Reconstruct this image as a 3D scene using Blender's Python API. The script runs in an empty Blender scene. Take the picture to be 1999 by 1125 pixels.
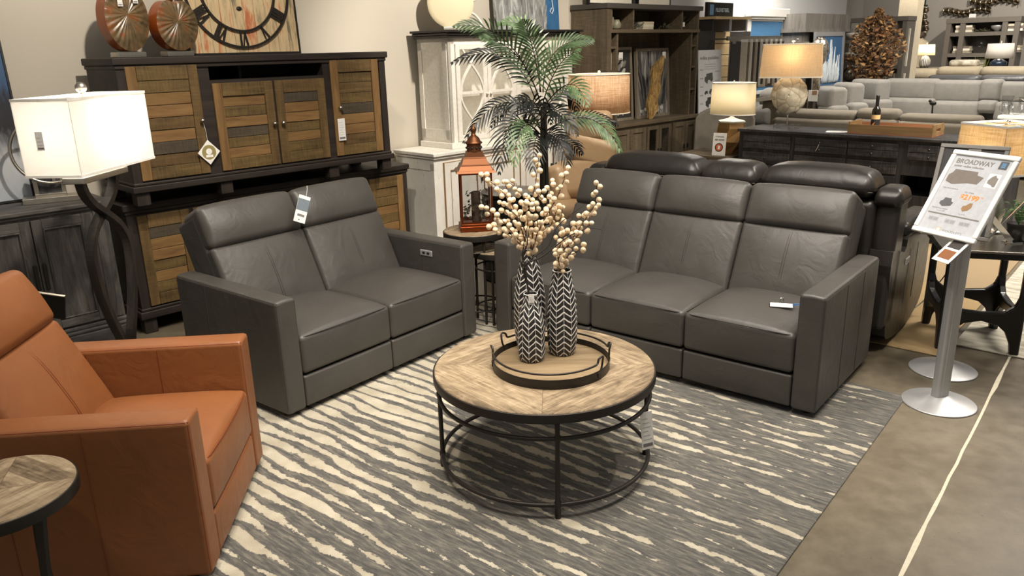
import bpy, bmesh, math, random
from math import pi, sin, cos, tan, atan2, sqrt, radians, exp
from mathutils import Vector, Matrix, noise
S = bpy.context.scene
COL = S.collection
random.seed(7)

# ---------------------------------------------------------------- camera
F_PX, PITCH, ROLL, CAMH = 1510.4, .2993, -.0245, 1.7607
cp, sp, cr, sr = cos(PITCH), sin(PITCH), cos(ROLL), sin(ROLL)
_F = Vector((0, cp, -sp)); _R0 = Vector((1, 0, 0)); _U0 = Vector((0, sp, cp))
_R = _R0*cr + _U0*sr; _U = _U0*cr - _R0*sr
cam = bpy.data.cameras.new('camera'); cam.sensor_width = 36; cam.lens = F_PX/1999*36
cam.clip_start = .05; cam.clip_end = 100
co = bpy.data.objects.new('camera', cam); COL.objects.link(co)
M = Matrix((_R, _U, -_F)).transposed().to_4x4(); M.translation = Vector((0, 0, CAMH))
co.matrix_world = M; S.camera = co

# ---------------------------------------------------------------- world, lights, exposure
w = bpy.data.worlds.new('world'); S.world = w; w.use_nodes = True
bg = w.node_tree.nodes['Background']; bg.inputs[0].default_value = (1, .95, .88, 1); bg.inputs[1].default_value = .21
S.view_settings.view_transform = 'Standard'; S.view_settings.look = 'None'
S.view_settings.gamma = 1; S.view_settings.use_curve_mapping = False
S.view_settings.exposure = 0.28

def area(name, loc, size, power, target=None, color=(1, .92, .82), spread=120):
    l = bpy.data.lights.new(name, 'AREA'); l.shape = 'DISK'; l.size = size; l.energy = power; l.color = color
    l.spread = radians(spread)
    o = bpy.data.objects.new(name, l); COL.objects.link(o); o.location = loc
    if target is not None:
        o.rotation_euler = (Vector(target)-Vector(loc)).to_track_quat('-Z', 'Y').to_euler()
    return o
def spot(name, loc, target, power, angle=50, blend=.6, size=.06, color=(1, .90, .78)):
    l = bpy.data.lights.new(name, 'SPOT'); l.energy = power; l.spot_size = radians(angle); l.spot_blend = blend
    l.shadow_soft_size = size; l.color = color
    o = bpy.data.objects.new(name, l); COL.objects.link(o); o.location = loc
    o.rotation_euler = (Vector(target)-Vector(loc)).to_track_quat('-Z', 'Y').to_euler()
    return o
ZC = 3.5
# track lights under the showroom ceiling
spot('track_light', (.3, 2.1, ZC), (.25, 3.2, .4), 140, 75)
spot('track_light', (1.9, 3.0, ZC), (.9, 4.3, .5), 150, 70)
spot('track_light', (-.6, 2.7, ZC), (-1.1, 4.0, .6), 150, 70)
spot('track_light', (-1.0, 2.5, ZC), (-1.35, 2.5, .6), 130, 75)
spot('track_light', (-.9, .9, ZC), (-1.4, 2.2, .6), 45, 75)
spot('track_light', (-.9, 3.4, ZC), (-2.3, 5.4, 1.6), 230, 70)
spot('track_light', (.9, 5.2, ZC), (-.2, 7.6, 1.4), 400, 75)
spot('track_light', (2.2, 7.0, ZC), (1.5, 9.2, 1.4), 90, 60)
spot('track_light', (3.0, 3.2, ZC), (2.6, 4.0, .4), 80, 75)
spot('track_light', (3.2, 6.2, ZC), (3.2, 7.4, .8), 160, 75)
area('soft_fill', (5.6, 10.0, ZC), 2.5, 85, (5.6, 11.0, 0))  # added unseen disc lamps, soft fill beside the track lights
area('soft_fill', (8.2, 12.0, ZC), 2.5, 70, (8.8, 13.0, 0))
spot('track_light', (8.6, 13.2, 3.9), (10.4, 17.0, 1.8), 420, 85)
spot('track_light', (6.5, 12.6, 3.9), (8.6, 17.4, 1.9), 300, 80)
area('soft_fill', (4.6, 5.5, ZC), 1.5, 120, (4.4, 5.8, 0))
area('soft_fill', (.6, 3.2, ZC), 2.2, 60, (.6, 3.4, 0))
area('soft_fill', (3.2, 11.0, ZC), 1.5, 110, (2.4, 13.2, 1.5))

# ---------------------------------------------------------------- frames
YA = .789                                   # the long left wall runs in this direction
P0 = Vector((-2.80, 5.21, 0)); EA = Vector((cos(YA), sin(YA), 0)); NA = Vector((sin(YA), -cos(YA), 0))
YB = YA - pi/2                              # furniture whose front looks down the wall
def A(s, t, z=0): return P0 + EA*s + NA*t + Vector((0, 0, z))
def lf(x, y, a, p): return Vector((x+p[0]*cos(a)-p[1]*sin(a), y+p[0]*sin(a)+p[1]*cos(a), p[2]))
def ray(u, v): return (_F + _R*((u-999.5)/F_PX) - _U*((v-562.5)/F_PX))
def onz(u, v, z):
    d = ray(u, v); return Vector((0, 0, CAMH)) + d*((z-CAMH)/d.z)
def ons(u, v, s):                           # point on the plane at s along the wall
    d = ray(u, v); o = Vector((0, 0, CAMH)); k = (P0+EA*s-o).dot(EA)/d.dot(EA); return o+d*k
def ont(u, v, t):
    d = ray(u, v); o = Vector((0, 0, CAMH)); k = (P0+NA*t-o).dot(NA)/d.dot(NA); return o+d*k
def ts(u, v, s): q = ons(u, v, s); return (q-P0).dot(NA), q.z
def st(u, v, t): q = ont(u, v, t); return (q-P0).dot(EA), q.z

# ---------------------------------------------------------------- node helper
class NT:
    def __init__(s, name):
        s.mat = bpy.data.materials.new(name); s.mat.use_nodes = True
        s.t = s.mat.node_tree; s.b = s.t.nodes['Principled BSDF']; s.out = s.t.nodes['Material Output']
    def n(s, typ, **kw):
        nd = s.t.nodes.new(typ)
        for k, v in kw.items(): setattr(nd, k, v)
        return nd
    def l(s, a, b): s.t.links.new(a, b)
    def m(s, op, a, b=None, c=None, clamp=False):
        nd = s.n('ShaderNodeMath', operation=op, use_clamp=clamp)
        for i, x in enumerate((a, b, c)):
            if x is None: continue
            if hasattr(x, 'is_output'): s.l(x, nd.inputs[i])
            else: nd.inputs[i].default_value = x
        return nd.outputs[0]
    def co(s, scale=(1, 1, 1), rot=(0, 0, 0), loc=(0, 0, 0)):
        tc = s.n('ShaderNodeTexCoord'); mp = s.n('ShaderNodeMapping')
        mp.inputs['Scale'].default_value = scale; mp.inputs['Rotation'].default_value = rot; mp.inputs['Location'].default_value = loc
        s.l(tc.outputs['Object'], mp.inputs[0]); return mp.outputs[0]
    def xyz(s, v):
        nd = s.n('ShaderNodeSeparateXYZ'); s.l(v, nd.inputs[0]); return nd.outputs
    def cxyz(s, x, y, z):
        nd = s.n('ShaderNodeCombineXYZ')
        for i, q in enumerate((x, y, z)):
            if hasattr(q, 'is_output'): s.l(q, nd.inputs[i])
            else: nd.inputs[i].default_value = q
        return nd.outputs[0]
    def noise(s, v, scale=5, detail=4, rough=.55, dist=0):
        nd = s.n('ShaderNodeTexNoise'); nd.inputs['Scale'].default_value = scale; nd.inputs['Detail'].default_value = detail
        nd.inputs['Roughness'].default_value = rough; nd.inputs['Distortion'].default_value = dist
        s.l(v, nd.inputs['Vector']); return nd.outputs['Fac']
    def ramp(s, f, stops, interp='LINEAR'):
        nd = s.n('ShaderNodeValToRGB'); cr_ = nd.color_ramp; cr_.interpolation = interp
        while len(cr_.elements) < len(stops): cr_.elements.new(.5)
        for e_, (p, c) in zip(cr_.elements, stops):
            e_.position = p; e_.color = (*c, 1) if len(c) == 3 else c
        s.l(f, nd.inputs[0]); return nd.outputs[0]
    def mix(s, f, a, b, bt='MIX'):
        nd = s.n('ShaderNodeMix', data_type='RGBA', blend_type=bt)
        for i, x in ((0, f), (6, a), (7, b)):
            if hasattr(x, 'is_output'): s.l(x, nd.inputs[i])
            else: nd.inputs[i].default_value = x if i == 0 else (*x, 1)
        return nd.outputs[2]
    def bump(s, h, strength=.3, dist=.01, prev=None):
        nd = s.n('ShaderNodeBump'); nd.inputs['Strength'].default_value = strength; nd.inputs['Distance'].default_value = dist
        s.l(h, nd.inputs['Height'])
        if prev: s.l(prev, nd.inputs['Normal'])
        return nd.outputs[0]
    def set(s, **kw):
        for k, v in kw.items():
            i = s.b.inputs[{'col': 'Base Color', 'rough': 'Roughness', 'metal': 'Metallic', 'nrm': 'Normal', 'spec': 'Specular IOR Level',
                            'trans': 'Transmission Weight', 'ior': 'IOR', 'alpha': 'Alpha', 'sheen': 'Sheen Weight', 'coat': 'Coat Weight',
                            'emc': 'Emission Color', 'ems': 'Emission Strength'}[k]]
            if hasattr(v, 'is_output'): s.l(v, i)
            else: i.default_value = (*v, 1) if isinstance(v, tuple) and len(v) == 3 else v
        return s.mat
def C(r, g, b):                              # 0-255 sRGB to linear
    f = lambda c: ((c/255+.055)/1.055)**2.4 if c > 10 else c/255/12.92
    return (f(r), f(g), f(b))
_mc = {}
def plain(name, col, rough=.5, metal=0., spec=.5, **kw):
    if name in _mc: return _mc[name]
    n = NT(name); v = n.noise(n.co(), 40, 3)
    c = n.ramp(v, [(.3, tuple(x*.92 for x in col)), (.7, tuple(min(1, x*1.06) for x in col))])
    _mc[name] = n.set(col=c, rough=rough, metal=metal, spec=spec, **kw); return _mc[name]
def leather(name, col, rough=.42, var=.12, wr=.35):
    n = NT(name); v = n.co()
    big = n.noise(v, 3.2, 3, .5, .4); c = n.ramp(big, [(.3, tuple(x*(1-var) for x in col)), (.7, tuple(x*(1+var) for x in col))])
    g = n.noise(v, 380, 2, .6)
    b1 = n.bump(g, .10, .0015); b2 = n.bump(n.noise(v, 9, 3, .5, 1.2), wr, .010, b1)
    r = n.m('MULTIPLY_ADD', n.noise(v, 14, 3), .14, rough-.07)
    return n.set(col=c, rough=r, nrm=b2, spec=.5)
def fabric(name, col, rough=.95, scale=500, var=.15, bs=.3):
    n = NT(name); v = n.co()
    a_ = n.noise(v, scale, 2, .6); b_ = n.noise(v, 12, 4, .6)
    f = n.m('ADD', n.m('MULTIPLY', a_, .6), n.m('MULTIPLY', b_, .4))
    c = n.ramp(f, [(.36, tuple(x*(1-var) for x in col)), (.64, tuple(min(1, x*(1+var)) for x in col))])
    return n.set(col=c, rough=rough, nrm=n.bump(a_, bs, .002, n.bump(b_, .3, .012)), spec=.2, sheen=.15)
def wood(name, stops, axis=0, grain=30, rough=.55, stretch=14, bumpy=.25, saw=False, spec=.35):
    n = NT(name); sc = [1, 1, 1]; sc[axis] = 1/stretch
    v = n.co(tuple(sc)); g = n.noise(v, grain, 6, .65, .6); b_ = n.noise(v, grain*.22, 3, .5)
    f = n.m('ADD', n.m('MULTIPLY', g, .6), n.m('MULTIPLY', b_, .4))
    if saw:
        sc2 = [1/stretch]*3; sc2[axis] = 1
        s_ = n.noise(n.co(tuple(sc2)), 95, 2, .5, .3); f = n.m('ADD', n.m('MULTIPLY', f, .75), n.m('MULTIPLY', s_, .25))
    k = len(stops); lo, hi = .34, .66
    c = n.ramp(f, [(lo+(hi-lo)*i/(k-1), q) for i, q in enumerate(stops)])
    return n.set(col=c, rough=rough, nrm=n.bump(f, bumpy, .004), spec=spec)
def metal(name, col, rough=.3, brushed=True):
    n = NT(name); v = n.co((1, 1, .05)) if brushed else n.co()
    g = n.noise(v, 160, 3); r = n.m('MULTIPLY_ADD', g, .15, rough-.07)
    return n.set(col=n.ramp(g, [(.3, tuple(x*.93 for x in col)), (.7, col)]), rough=r, metal=1.)
def shade_mat(name, col, weave=0., col2=None, trans=.5):
    n = NT(name)
    v = n.co()
    if weave:
        a_ = n.noise(n.co((1, 1, .06)), 130, 3, .7, .4); b_ = n.noise(n.co((.06, .06, 1)), 130, 3, .7, .4)
        f = n.m('ADD', n.m('MULTIPLY', a_, .5), n.m('MULTIPLY', b_, .5)); c = n.ramp(f, [(.40, col2 or tuple(x*.7 for x in col)), (.58, col)])
    else:
        c = n.ramp(n.noise(v, 300, 2), [(.3, tuple(x*.97 for x in col)), (.7, col)])
    d = n.n('ShaderNodeBsdfDiffuse'); t_ = n.n('ShaderNodeBsdfTranslucent'); mx = n.n('ShaderNodeMixShader'); mx.inputs[0].default_value = trans
    n.l(c, d.inputs[0]); n.l(c, t_.inputs[0]); n.l(d.outputs[0], mx.inputs[1]); n.l(t_.outputs[0], mx.inputs[2]); n.l(mx.outputs[0], n.out.inputs[0])
    return n.mat
def glass(name, col=(1, 1, 1), rough=.0):
    n = NT(name)                                # thin architectural glass: clear with a Fresnel reflection
    tr = n.n('ShaderNodeBsdfTransparent'); gl = n.n('ShaderNodeBsdfGlossy'); mx = n.n('ShaderNodeMixShader'); fr = n.n('ShaderNodeLayerWeight')
    tr.inputs[0].default_value = (*[.93*c for c in col], 1); gl.inputs['Roughness'].default_value = rough; fr.inputs[0].default_value = .5
    n.l(n.m('MULTIPLY_ADD', n.m('POWER', fr.outputs['Facing'], 4.), .6, .035), mx.inputs[0]); n.l(tr.outputs[0], mx.inputs[1]); n.l(gl.outputs[0], mx.inputs[2]); n.l(mx.outputs[0], n.out.inputs[0])
    return n.mat

# ---------------------------------------------------------------- mesh builder
def _T(n, m=3):                             # parameters of one axis of a rounded box: (inner, off)
    q = [(-1., -tan((1-i/m)*pi/4)) for i in range(m)]
    q += [(-1+2*i/n, 0.) for i in range(n+1)]
    q += [(1., tan((i+1)/m*pi/4)) for i in range(m)]
    return q
class MB:
    def __init__(s): s.v = []; s.f = []; s.mi = []; s.sm = []
    def add(s, vs, fs, mi=0, smooth=False, X=None):
        b = len(s.v)
        s.v += [tuple(X @ Vector(p)) for p in vs] if X is not None else [tuple(p) for p in vs]
        s.f += [tuple(b+i for i in f) for f in fs]; s.mi += [mi]*len(fs); s.sm += [smooth]*len(fs); return s
    def box(s, x0, y0, z0, x1, y1, z1, mi=0, X=None):
        v = [(x, y, z) for z in (z0, z1) for y in (y0, y1) for x in (x0, x1)]
        return s.add(v, [(0, 2, 3, 1), (4, 5, 7, 6), (0, 1, 5, 4), (2, 6, 7, 3), (0, 4, 6, 2), (1, 3, 7, 5)], mi, False, X)
    def rbox(s, x0, y0, z0, x1, y1, z1, r=.005, mi=0, n=1, m=2, X=None, fn=None):
        h = ((x1-x0)/2, (y1-y0)/2, (z1-z0)/2); c = ((x1+x0)/2, (y1+y0)/2, (z1+z0)/2); r = min(r, *[q*.98 for q in h])
        ns = n if isinstance(n, (tuple, list)) else (n, n, n)
        T = [_T(k, m) for k in ns]; idx = {}; vs = []; fs = []
        def vid(key, inner, off):
            k = tuple(round(q, 5) for q in key)
            if k not in idx:
                L_ = sqrt(sum(o*o for o in off)); p = [inner[i]*(h[i]-r)+r*off[i]/L_ for i in range(3)]
                u = (p[0]/h[0], p[1]/h[1], p[2]/h[2]); q = [c[i]+p[i] for i in range(3)]
                if fn: q = fn(q, u)
                idx[k] = len(vs); vs.append(tuple(q))
            return idx[k]
        for ax in range(3):
            a_, b_ = (ax+1) % 3, (ax+2) % 3
            for sg in (-1, 1):
                for i in range(len(T[a_])-1):
                    for j in range(len(T[b_])-1):
                        q = []
                        for (ii, jj) in ((i, j), (i+1, j), (i+1, j+1), (i, j+1)):
                            inner = [0]*3; off = [0]*3
                            inner[ax] = sg; off[ax] = sg
                            inner[a_], off[a_] = T[a_][ii]; inner[b_], off[b_] = T[b_][jj]
                            q.append(vid([inner[k]+off[k] for k in range(3)], inner, off))
                        if len(set(q)) > 2: fs.append(tuple(q) if sg > 0 else tuple(reversed(q)))
        return s.add(vs, fs, mi, True, X)
    def tube(s, pts, r=.005, n=6, mi=0, closed=False, X=None, smooth=True):
        pts = [Vector(p) for p in pts]; N = len(pts); vs = []; fs = []
        rs = r if isinstance(r, (list, tuple)) else [r]*N
        prev = None
        for i, p in enumerate(pts):
            if closed: d = pts[(i+1) % N]-pts[i-1]
            else: d = pts[min(i+1, N-1)]-pts[max(i-1, 0)]
            if d.length < 1e-9: d = Vector((0, 0, 1))
            d.normalize()
            if prev is None:
                a_ = Vector((0, 0, 1)) if abs(d.z) < .9 else Vector((1, 0, 0)); x = d.cross(a_).normalized()
            else: x = (prev-d*prev.dot(d)); x = x.normalized() if x.length > 1e-6 else d.orthogonal().normalized()
            prev = x; y = d.cross(x)
            for k in range(n):
                t = 2*pi*k/n; vs.append(p+(x*cos(t)+y*sin(t))*rs[i])
        for i in range(N if closed else N-1):
            for k in range(n):
                a_, b_ = i*n+k, i*n+(k+1) % n; j = ((i+1) % N)*n
                fs.append((a_, b_, j+(k+1) % n, j+k))
        if not closed:
            fs.append(tuple(reversed(range(n)))); fs.append(tuple((N-1)*n+k for k in range(n)))
        return s.add(vs, fs, mi, smooth, X)
    def bar(s, pts, w_, h_, mi=0, up=(0, 0, 1), X=None):     # rectangular section swept along pts
        pts = [Vector(p) for p in pts]; N = len(pts); vs = []; fs = []; up = Vector(up)
        for i, p in enumerate(pts):
            d = (pts[min(i+1, N-1)]-pts[max(i-1, 0)]).normalized(); x = d.cross(up)
            x = x.normalized() if x.length > 1e-5 else d.orthogonal().normalized(); y = x.cross(d)
            for (a_, b_) in ((-1, -1), (1, -1), (1, 1), (-1, 1)): vs.append(p+x*a_*w_/2+y*b_*h_/2)
        for i in range(N-1):
            for k in range(4): fs.append((i*4+k, i*4+(k+1) % 4, i*4+4+(k+1) % 4, i*4+4+k))
        fs += [(3, 2, 1, 0), tuple((N-1)*4+k for k in range(4))]
        return s.add(vs, fs, mi, False, X)
    def lathe(s, prof, n=32, mi=0, X=None, smooth=True, fn=None, cap=True):
        cap = cap and prof[0] != prof[-1]
        vs = []; fs = []
        for (r, z) in prof:
            for k in range(n):
                t = 2*pi*k/n; q = (r*cos(t), r*sin(t), z); vs.append(fn(q, t) if fn else q)
        for i in range(len(prof)-1):
            for k in range(n): fs.append((i*n+k, i*n+(k+1) % n, (i+1)*n+(k+1) % n, (i+1)*n+k))
        if cap and prof[0][0] > 1e-6: fs.append(tuple(reversed(range(n))))
        if cap and prof[-1][0] > 1e-6: fs.append(tuple((len(prof)-1)*n+k for k in range(n)))
        return s.add(vs, fs, mi, smooth, X)
    def cyl(s, x, y, z0, z1, r, n=24, mi=0, r2=None, X=None, smooth=True):
        T_ = Matrix.Translation((x, y, 0)); X = T_ if X is None else X @ T_
        return s.lathe([(r, z0), (r2 if r2 is not None else r, z1)], n, mi, X, smooth)
    def ball(s, c, r, mi=0, n=10, sc=(1, 1, 1), X=None):
        T_ = Matrix.Translation(c) @ Matrix.Diagonal((*sc, 1)); X = T_ if X is None else X @ T_
        return s.lathe([(max(r*sin(pi*i/n), 1e-4 if i in (0, n) else 0), -r*cos(pi*i/n)) for i in range(n+1)], n*2, mi, X)
    def prism(s, poly, z0, z1, mi=0, X=None, smooth=False):
        N = len(poly); vs = [(x, y, z0) for x, y in poly]+[(x, y, z1) for x, y in poly]
        ar = sum(poly[i][0]*poly[(i+1) % N][1]-poly[(i+1) % N][0]*poly[i][1] for i in range(N))
        fs = [tuple(reversed(range(N))), tuple(range(N, 2*N))]+[(i, (i+1) % N, N+(i+1) % N, N+i) for i in range(N)]
        if ar < 0: fs = [tuple(reversed(f)) for f in fs]
        return s.add(vs, fs, mi, smooth, X)
    def yz(s, poly, x0, x1, mi=0, X=None):   # prism of a (y,z) outline along x
        R_ = Matrix(((0, 0, 1, 0), (1, 0, 0, 0), (0, 1, 0, 0), (0, 0, 0, 1))); return s.prism(poly, x0, x1, mi, R_ if X is None else X @ R_)
    def quad(s, a, b, c, d, mi=0, X=None): return s.add([a, b, c, d], [(0, 1, 2, 3)], mi, False, X)
    def build(s, name, mats, parent=None, wn=True, loc=None, rot=None):
        me = bpy.data.meshes.new(name); me.from_pydata(s.v, [], s.f)
        mats = mats if isinstance(mats, (list, tuple)) else [mats]
        for m_ in mats: me.materials.append(m_)
        me.polygons.foreach_set('material_index', s.mi); me.polygons.foreach_set('use_smooth', s.sm)
        me.validate(); me.update()
        o = bpy.data.objects.new(name, me); COL.objects.link(o)
        if parent is not None: o.parent = parent
        if loc is not None: o.location = loc
        if rot is not None: o.rotation_euler = rot
        if wn and any(s.sm): o.modifiers.new('weighted', 'WEIGHTED_NORMAL').keep_sharp = True
        return o
def thing(name, label, cat, loc=(0, 0, 0), rz=0, group=None):
    o = bpy.data.objects.new(name, None); COL.objects.link(o); o.empty_display_size = .1
    o.location = loc; o.rotation_euler = (0, 0, rz); o['label'] = label; o['category'] = cat
    if group: o['group'] = group
    return o
def tag(o, label, cat, group=None):
    o['label'] = label; o['category'] = cat
    if group: o['group'] = group
    return o
def struct(o): o['kind'] = 'structure'; return o
def dup(o, parent=None, label=None, loc=None, rz=None, group=None):
    c = o.copy(); COL.objects.link(c); c.parent = parent
    for ch in [q for q in COL.objects if q.parent == o]: dup(ch, c)
    if label: c['label'] = label
    if group: c['group'] = group
    if loc is not None: c.location = loc
    if rz is not None: c.rotation_euler = (0, 0, rz)
    return c
def RX(a): return Matrix.Rotation(a, 4, 'X')
def RY(a): return Matrix.Rotation(a, 4, 'Y')
def RZ(a): return Matrix.Rotation(a, 4, 'Z')
def TR(x, y, z): return Matrix.Translation((x, y, z))
def text(name, s, size, mat, parent, X, bold=0., align='LEFT', depth=.0006, sx=1.):
    cu = bpy.data.curves.new(name, 'FONT'); cu.body = s; cu.size = size; cu.align_x = align; cu.extrude = depth; cu.offset = bold
    cu.resolution_u = 3
    o = bpy.data.objects.new(name, cu); COL.objects.link(o)
    me = bpy.data.meshes.new_from_object(o.evaluated_get(bpy.context.evaluated_depsgraph_get())) if False else None
    dg = bpy.context.evaluated_depsgraph_get(); me = bpy.data.meshes.new_from_object(o.evaluated_get(dg))
    bpy.data.objects.remove(o); me.materials.clear(); me.materials.append(mat)
    me.transform(X @ Matrix.Diagonal((sx, 1, 1, 1)))
    q = bpy.data.objects.new(name, me); COL.objects.link(q); q.parent = parent
    return q

# ================================================================ materials
GREY = leather('grey_leather', C(68, 65, 61), .46)
GREYS = leather('grey_leather_seam', C(52, 48, 45), .6)
ORNG = leather('cognac_leather', C(134, 82, 45), .46, .10)
ORNGS = leather('cognac_leather_seam', C(120, 58, 24), .6)
DARK = leather('dark_brown_leather', C(38, 34, 31), .36, .12, .3)
DARKS = leather('dark_leather_seam', C(110, 104, 96), .5)
BLK = plain('black_plastic', C(22, 21, 20), .5)
BMET = metal('black_iron', C(52, 48, 44), .42, False); BMET.node_tree.nodes['Principled BSDF'].inputs['Metallic'].default_value = .5
CHROME = metal('chrome', C(225, 222, 215), .16, False)
NICKEL = metal('brushed_nickel', C(196, 190, 178), .34)
SILV = metal('silver_paint', C(186, 186, 186), .42, False); SILV.node_tree.nodes['Principled BSDF'].inputs['Metallic'].default_value = .6
WHITE = plain('white_card', C(238, 236, 230), .6)
CREAM = plain('cream_paint', C(226, 218, 200), .6)
PRINT = plain('grey_print', C(120, 118, 114), .7)
BLACKP = plain('black_print', C(38, 37, 36), .7)
ORP = plain('orange_print', C(226, 138, 56), .7)
TAGM = plain('tag_card', C(236, 234, 228), .7)

# ================================================================ room
def concrete():
    n = NT('polished_concrete'); v = n.co()
    a_ = n.noise(v, .9, 5, .6, .5); b_ = n.noise(v, 9, 6, .7)
    f = n.m('ADD', n.m('MULTIPLY', a_, .65), n.m('MULTIPLY', b_, .35))
    c = n.ramp(f, [(.36, C(78, 70, 56)), (.5, C(102, 93, 77)), (.64, C(124, 115, 98))])
    sp_ = n.noise(v, 60, 3); c = n.mix(n.m('GREATER_THAN', sp_, .70), c, C(90, 80, 64))
    return n.set(col=c, rough=n.m('MULTIPLY_ADD', b_, .25, .24), nrm=n.bump(b_, .05, .003), spec=.5)
FLOOR = concrete()
mb = MB(); mb.box(-9, -3, -.1, 30, 32, 0); struct(mb.build('floor', FLOOR))
mb = MB(); j0 = Vector((1.31, 2.24, 0)); jd = (Vector((2.84, 4.10, 0))-j0).normalized(); jn = Vector((-jd.y, jd.x, 0))
pts = []
for i in range(60):
    q = j0+jd*(-2+i*.14)+jn*random.uniform(-.002, .002); pts.append(q)
L_, R_ = [], []
for q in pts:
    w_ = .006+random.random()*.005*(random.random() > .7); L_.append(q+jn*w_); R_.append(q-jn*w_)
vs = [(p.x, p.y, .0012) for p in L_]+[(p.x, p.y, .0012) for p in R_]; n_ = len(pts)
mb.add(vs, [(i, i+n_, i+n_+1, i+1) for i in range(n_-1)]); struct(mb.build('trim_1', plain('joint_filler', C(206, 198, 176), .8)))
def wallmat(name, c1):
    n = NT(name); v = n.co(); a_ = n.noise(v, 1.2, 3); b_ = n.noise(v, 220, 2)
    return n.set(col=n.ramp(a_, [(.3, tuple(x*.96 for x in c1)), (.7, c1)]), rough=.85, nrm=n.bump(b_, .12, .002), spec=.25)
WL = wallmat('wall_paint_cream', C(203, 195, 180)); WG = wallmat('wall_paint_grey', C(150, 146, 140)); WG2 = wallmat('wall_paint_blue_grey', C(190, 190, 190))
def slab(name, s0, t0, s1, t1, th, z1, mat, z0=0):
    """wall slab between two plan points, thickness to the left of the direction"""
    a_, b_ = A(s0, t0), A(s1, t1); d = (b_-a_); L_ = d.length; ang = atan2(d.y, d.x)
    m_ = MB(); m_.box(0, 0, z0, L_, th, z1); o = m_.build(name, mat, loc=a_, rot=(0, 0, ang)); return struct(o)
HW = 4.2
slab('wall_left', -6, 0, 5.6, 0, .15, HW, WL)
slab('wall_left', 5.6, 0, 12.0, 0, .15, HW, WG2)
slab('wall_left', 12.0, -1.6, 12.0, 0, .15, HW, WG2)
slab('wall_left', 12.0, -1.6, 17.0, -1.6, .15, HW, WG)
slab('wall_far', 17.0, -1.75, 17.0, 14, .15, HW, WG)
mb = MB(); mb.box(-8, -.012, 0, 12, 0, .10)

# ================================================================ rugs
def rugmat():
    n = NT('striped_rug'); v = n.co(); x, y, z = n.xyz(v)
    w1 = n.noise(n.cxyz(n.m('MULTIPLY', x, 1.1), n.m('MULTIPLY', y, 1.6), 0.), 2.0, 2)
    ph = n.m('ADD', n.m('DIVIDE', y, .074), n.m('MULTIPLY', w1, 1.3))
    sid = n.m('FLOOR', ph); tri = n.m('MULTIPLY', n.m('ABSOLUTE', n.m('SUBTRACT', n.m('FRACT', ph), .5)), 2.)
    rag = n.noise(n.cxyz(n.m('MULTIPLY', x, 20), n.m('MULTIPLY', y, 34.), 7.), 1.5, 4, .75)
    brk = n.noise(n.cxyz(n.m('MULTIPLY', x, 1.5), n.m('MULTIPLY', sid, 7.3), 11.), 1.6, 2, .6)
    brk2 = n.noise(n.cxyz(n.m('MULTIPLY', x, 5.), n.m('MULTIPLY', sid, 5.1), 3.), 1.6, 2, .6)
    wd = n.m('MULTIPLY_ADD', x, -.33, .68)          # stripe width falls from left to right
    wd = n.m('ADD', wd, n.m('MULTIPLY', n.m('MINIMUM', n.m('ADD', y, 1.0), 0.), .10))
    wd = n.m('ADD', wd, n.m('MULTIPLY', n.m('SUBTRACT', brk, .5), 2.3)); wd = n.m('ADD', wd, n.m('MULTIPLY', n.m('SUBTRACT', brk2, .5), n.m('MULTIPLY_ADD', x, .6, .5)))
    wd = n.m('ADD', wd, n.m('MULTIPLY', n.m('SUBTRACT', rag, .5), 1.2)); wd = n.m('MINIMUM', wd, n.m('MULTIPLY_ADD', x, -.16, .84))
    k = n.m('MULTIPLY_ADD', n.m('SUBTRACT', wd, tri), 14., .5, clamp=True)
    gn = n.noise(n.cxyz(n.m('MULTIPLY', x, 4), n.m('MULTIPLY', y, 30), 0.), 2.5, 6, .7)
    fine = n.noise(v, 240, 2, .6)
    g = n.ramp(gn, [(.30, C(62, 62, 62)), (.5, C(98, 96, 91)), (.68, C(140, 134, 122))])
    cr_ = n.ramp(n.noise(v, 7, 3), [(.35, C(178, 169, 148)), (.65, C(202, 194, 174))])
    c = n.mix(k, g, cr_); c = n.mix(n.m('MULTIPLY', fine, .35), c, C(70, 66, 60), 'MULTIPLY')
    return n.set(col=c, rough=.95, nrm=n.bump(fine, .5, .004, n.bump(k, .4, .005)), spec=.15, sheen=.2)
mb = MB(); mb.rbox(-.55, -3.1, 0.0005, 2.30, .555, .007, .003, n=(4, 4, 1))
SOFA = (-.111, 4.661, -.686)
o = mb.build('area_rug', rugmat(), loc=(SOFA[0], SOFA[1], 0), rot=(0, 0, SOFA[2]))
tag(o, 'grey and cream streaked wool area rug under the round coffee table', 'rug')
def rug2mat():
    n = NT('patchwork_rug'); v = n.co(); x, y, z = n.xyz(v)
    br = n.noise(n.cxyz(n.m('MULTIPLY', x, 3), n.m('MULTIPLY', y, 9), 0.), 2, 5, .7, .5)
    yc = n.m('FLOOR', n.m('DIVIDE', y, 1.5)); xc = n.m('FLOOR', n.m('DIVIDE', x, .62))
    wn = n.n('ShaderNodeTexWhiteNoise'); n.l(n.cxyz(xc, yc, 5.), wn.inputs['Vector'])
    base = n.ramp(wn.outputs['Value'], [(0, C(118, 104, 76)), (.25, C(150, 132, 98)), (.5, C(134, 122, 98)), (.75, C(172, 146, 110)), (.9, C(192, 178, 148))], 'CONSTANT')
    c = n.mix(n.m('MULTIPLY', br, .45), base, C(136, 100, 66))
    return n.set(col=c, rough=.9, nrm=n.bump(br, .3, .004), spec=.15)
mb = MB(); mb.rbox(-2.4, 0, .001, .0, 2.85, .010, .004)
o = mb.build('patchwork_rug', rug2mat(), loc=(2.45, 4.15, 0), rot=(0, 0, YB+.06)); tag(o, 'tan and orange patchwork rug on concrete behind the sign post', 'rug')
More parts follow.
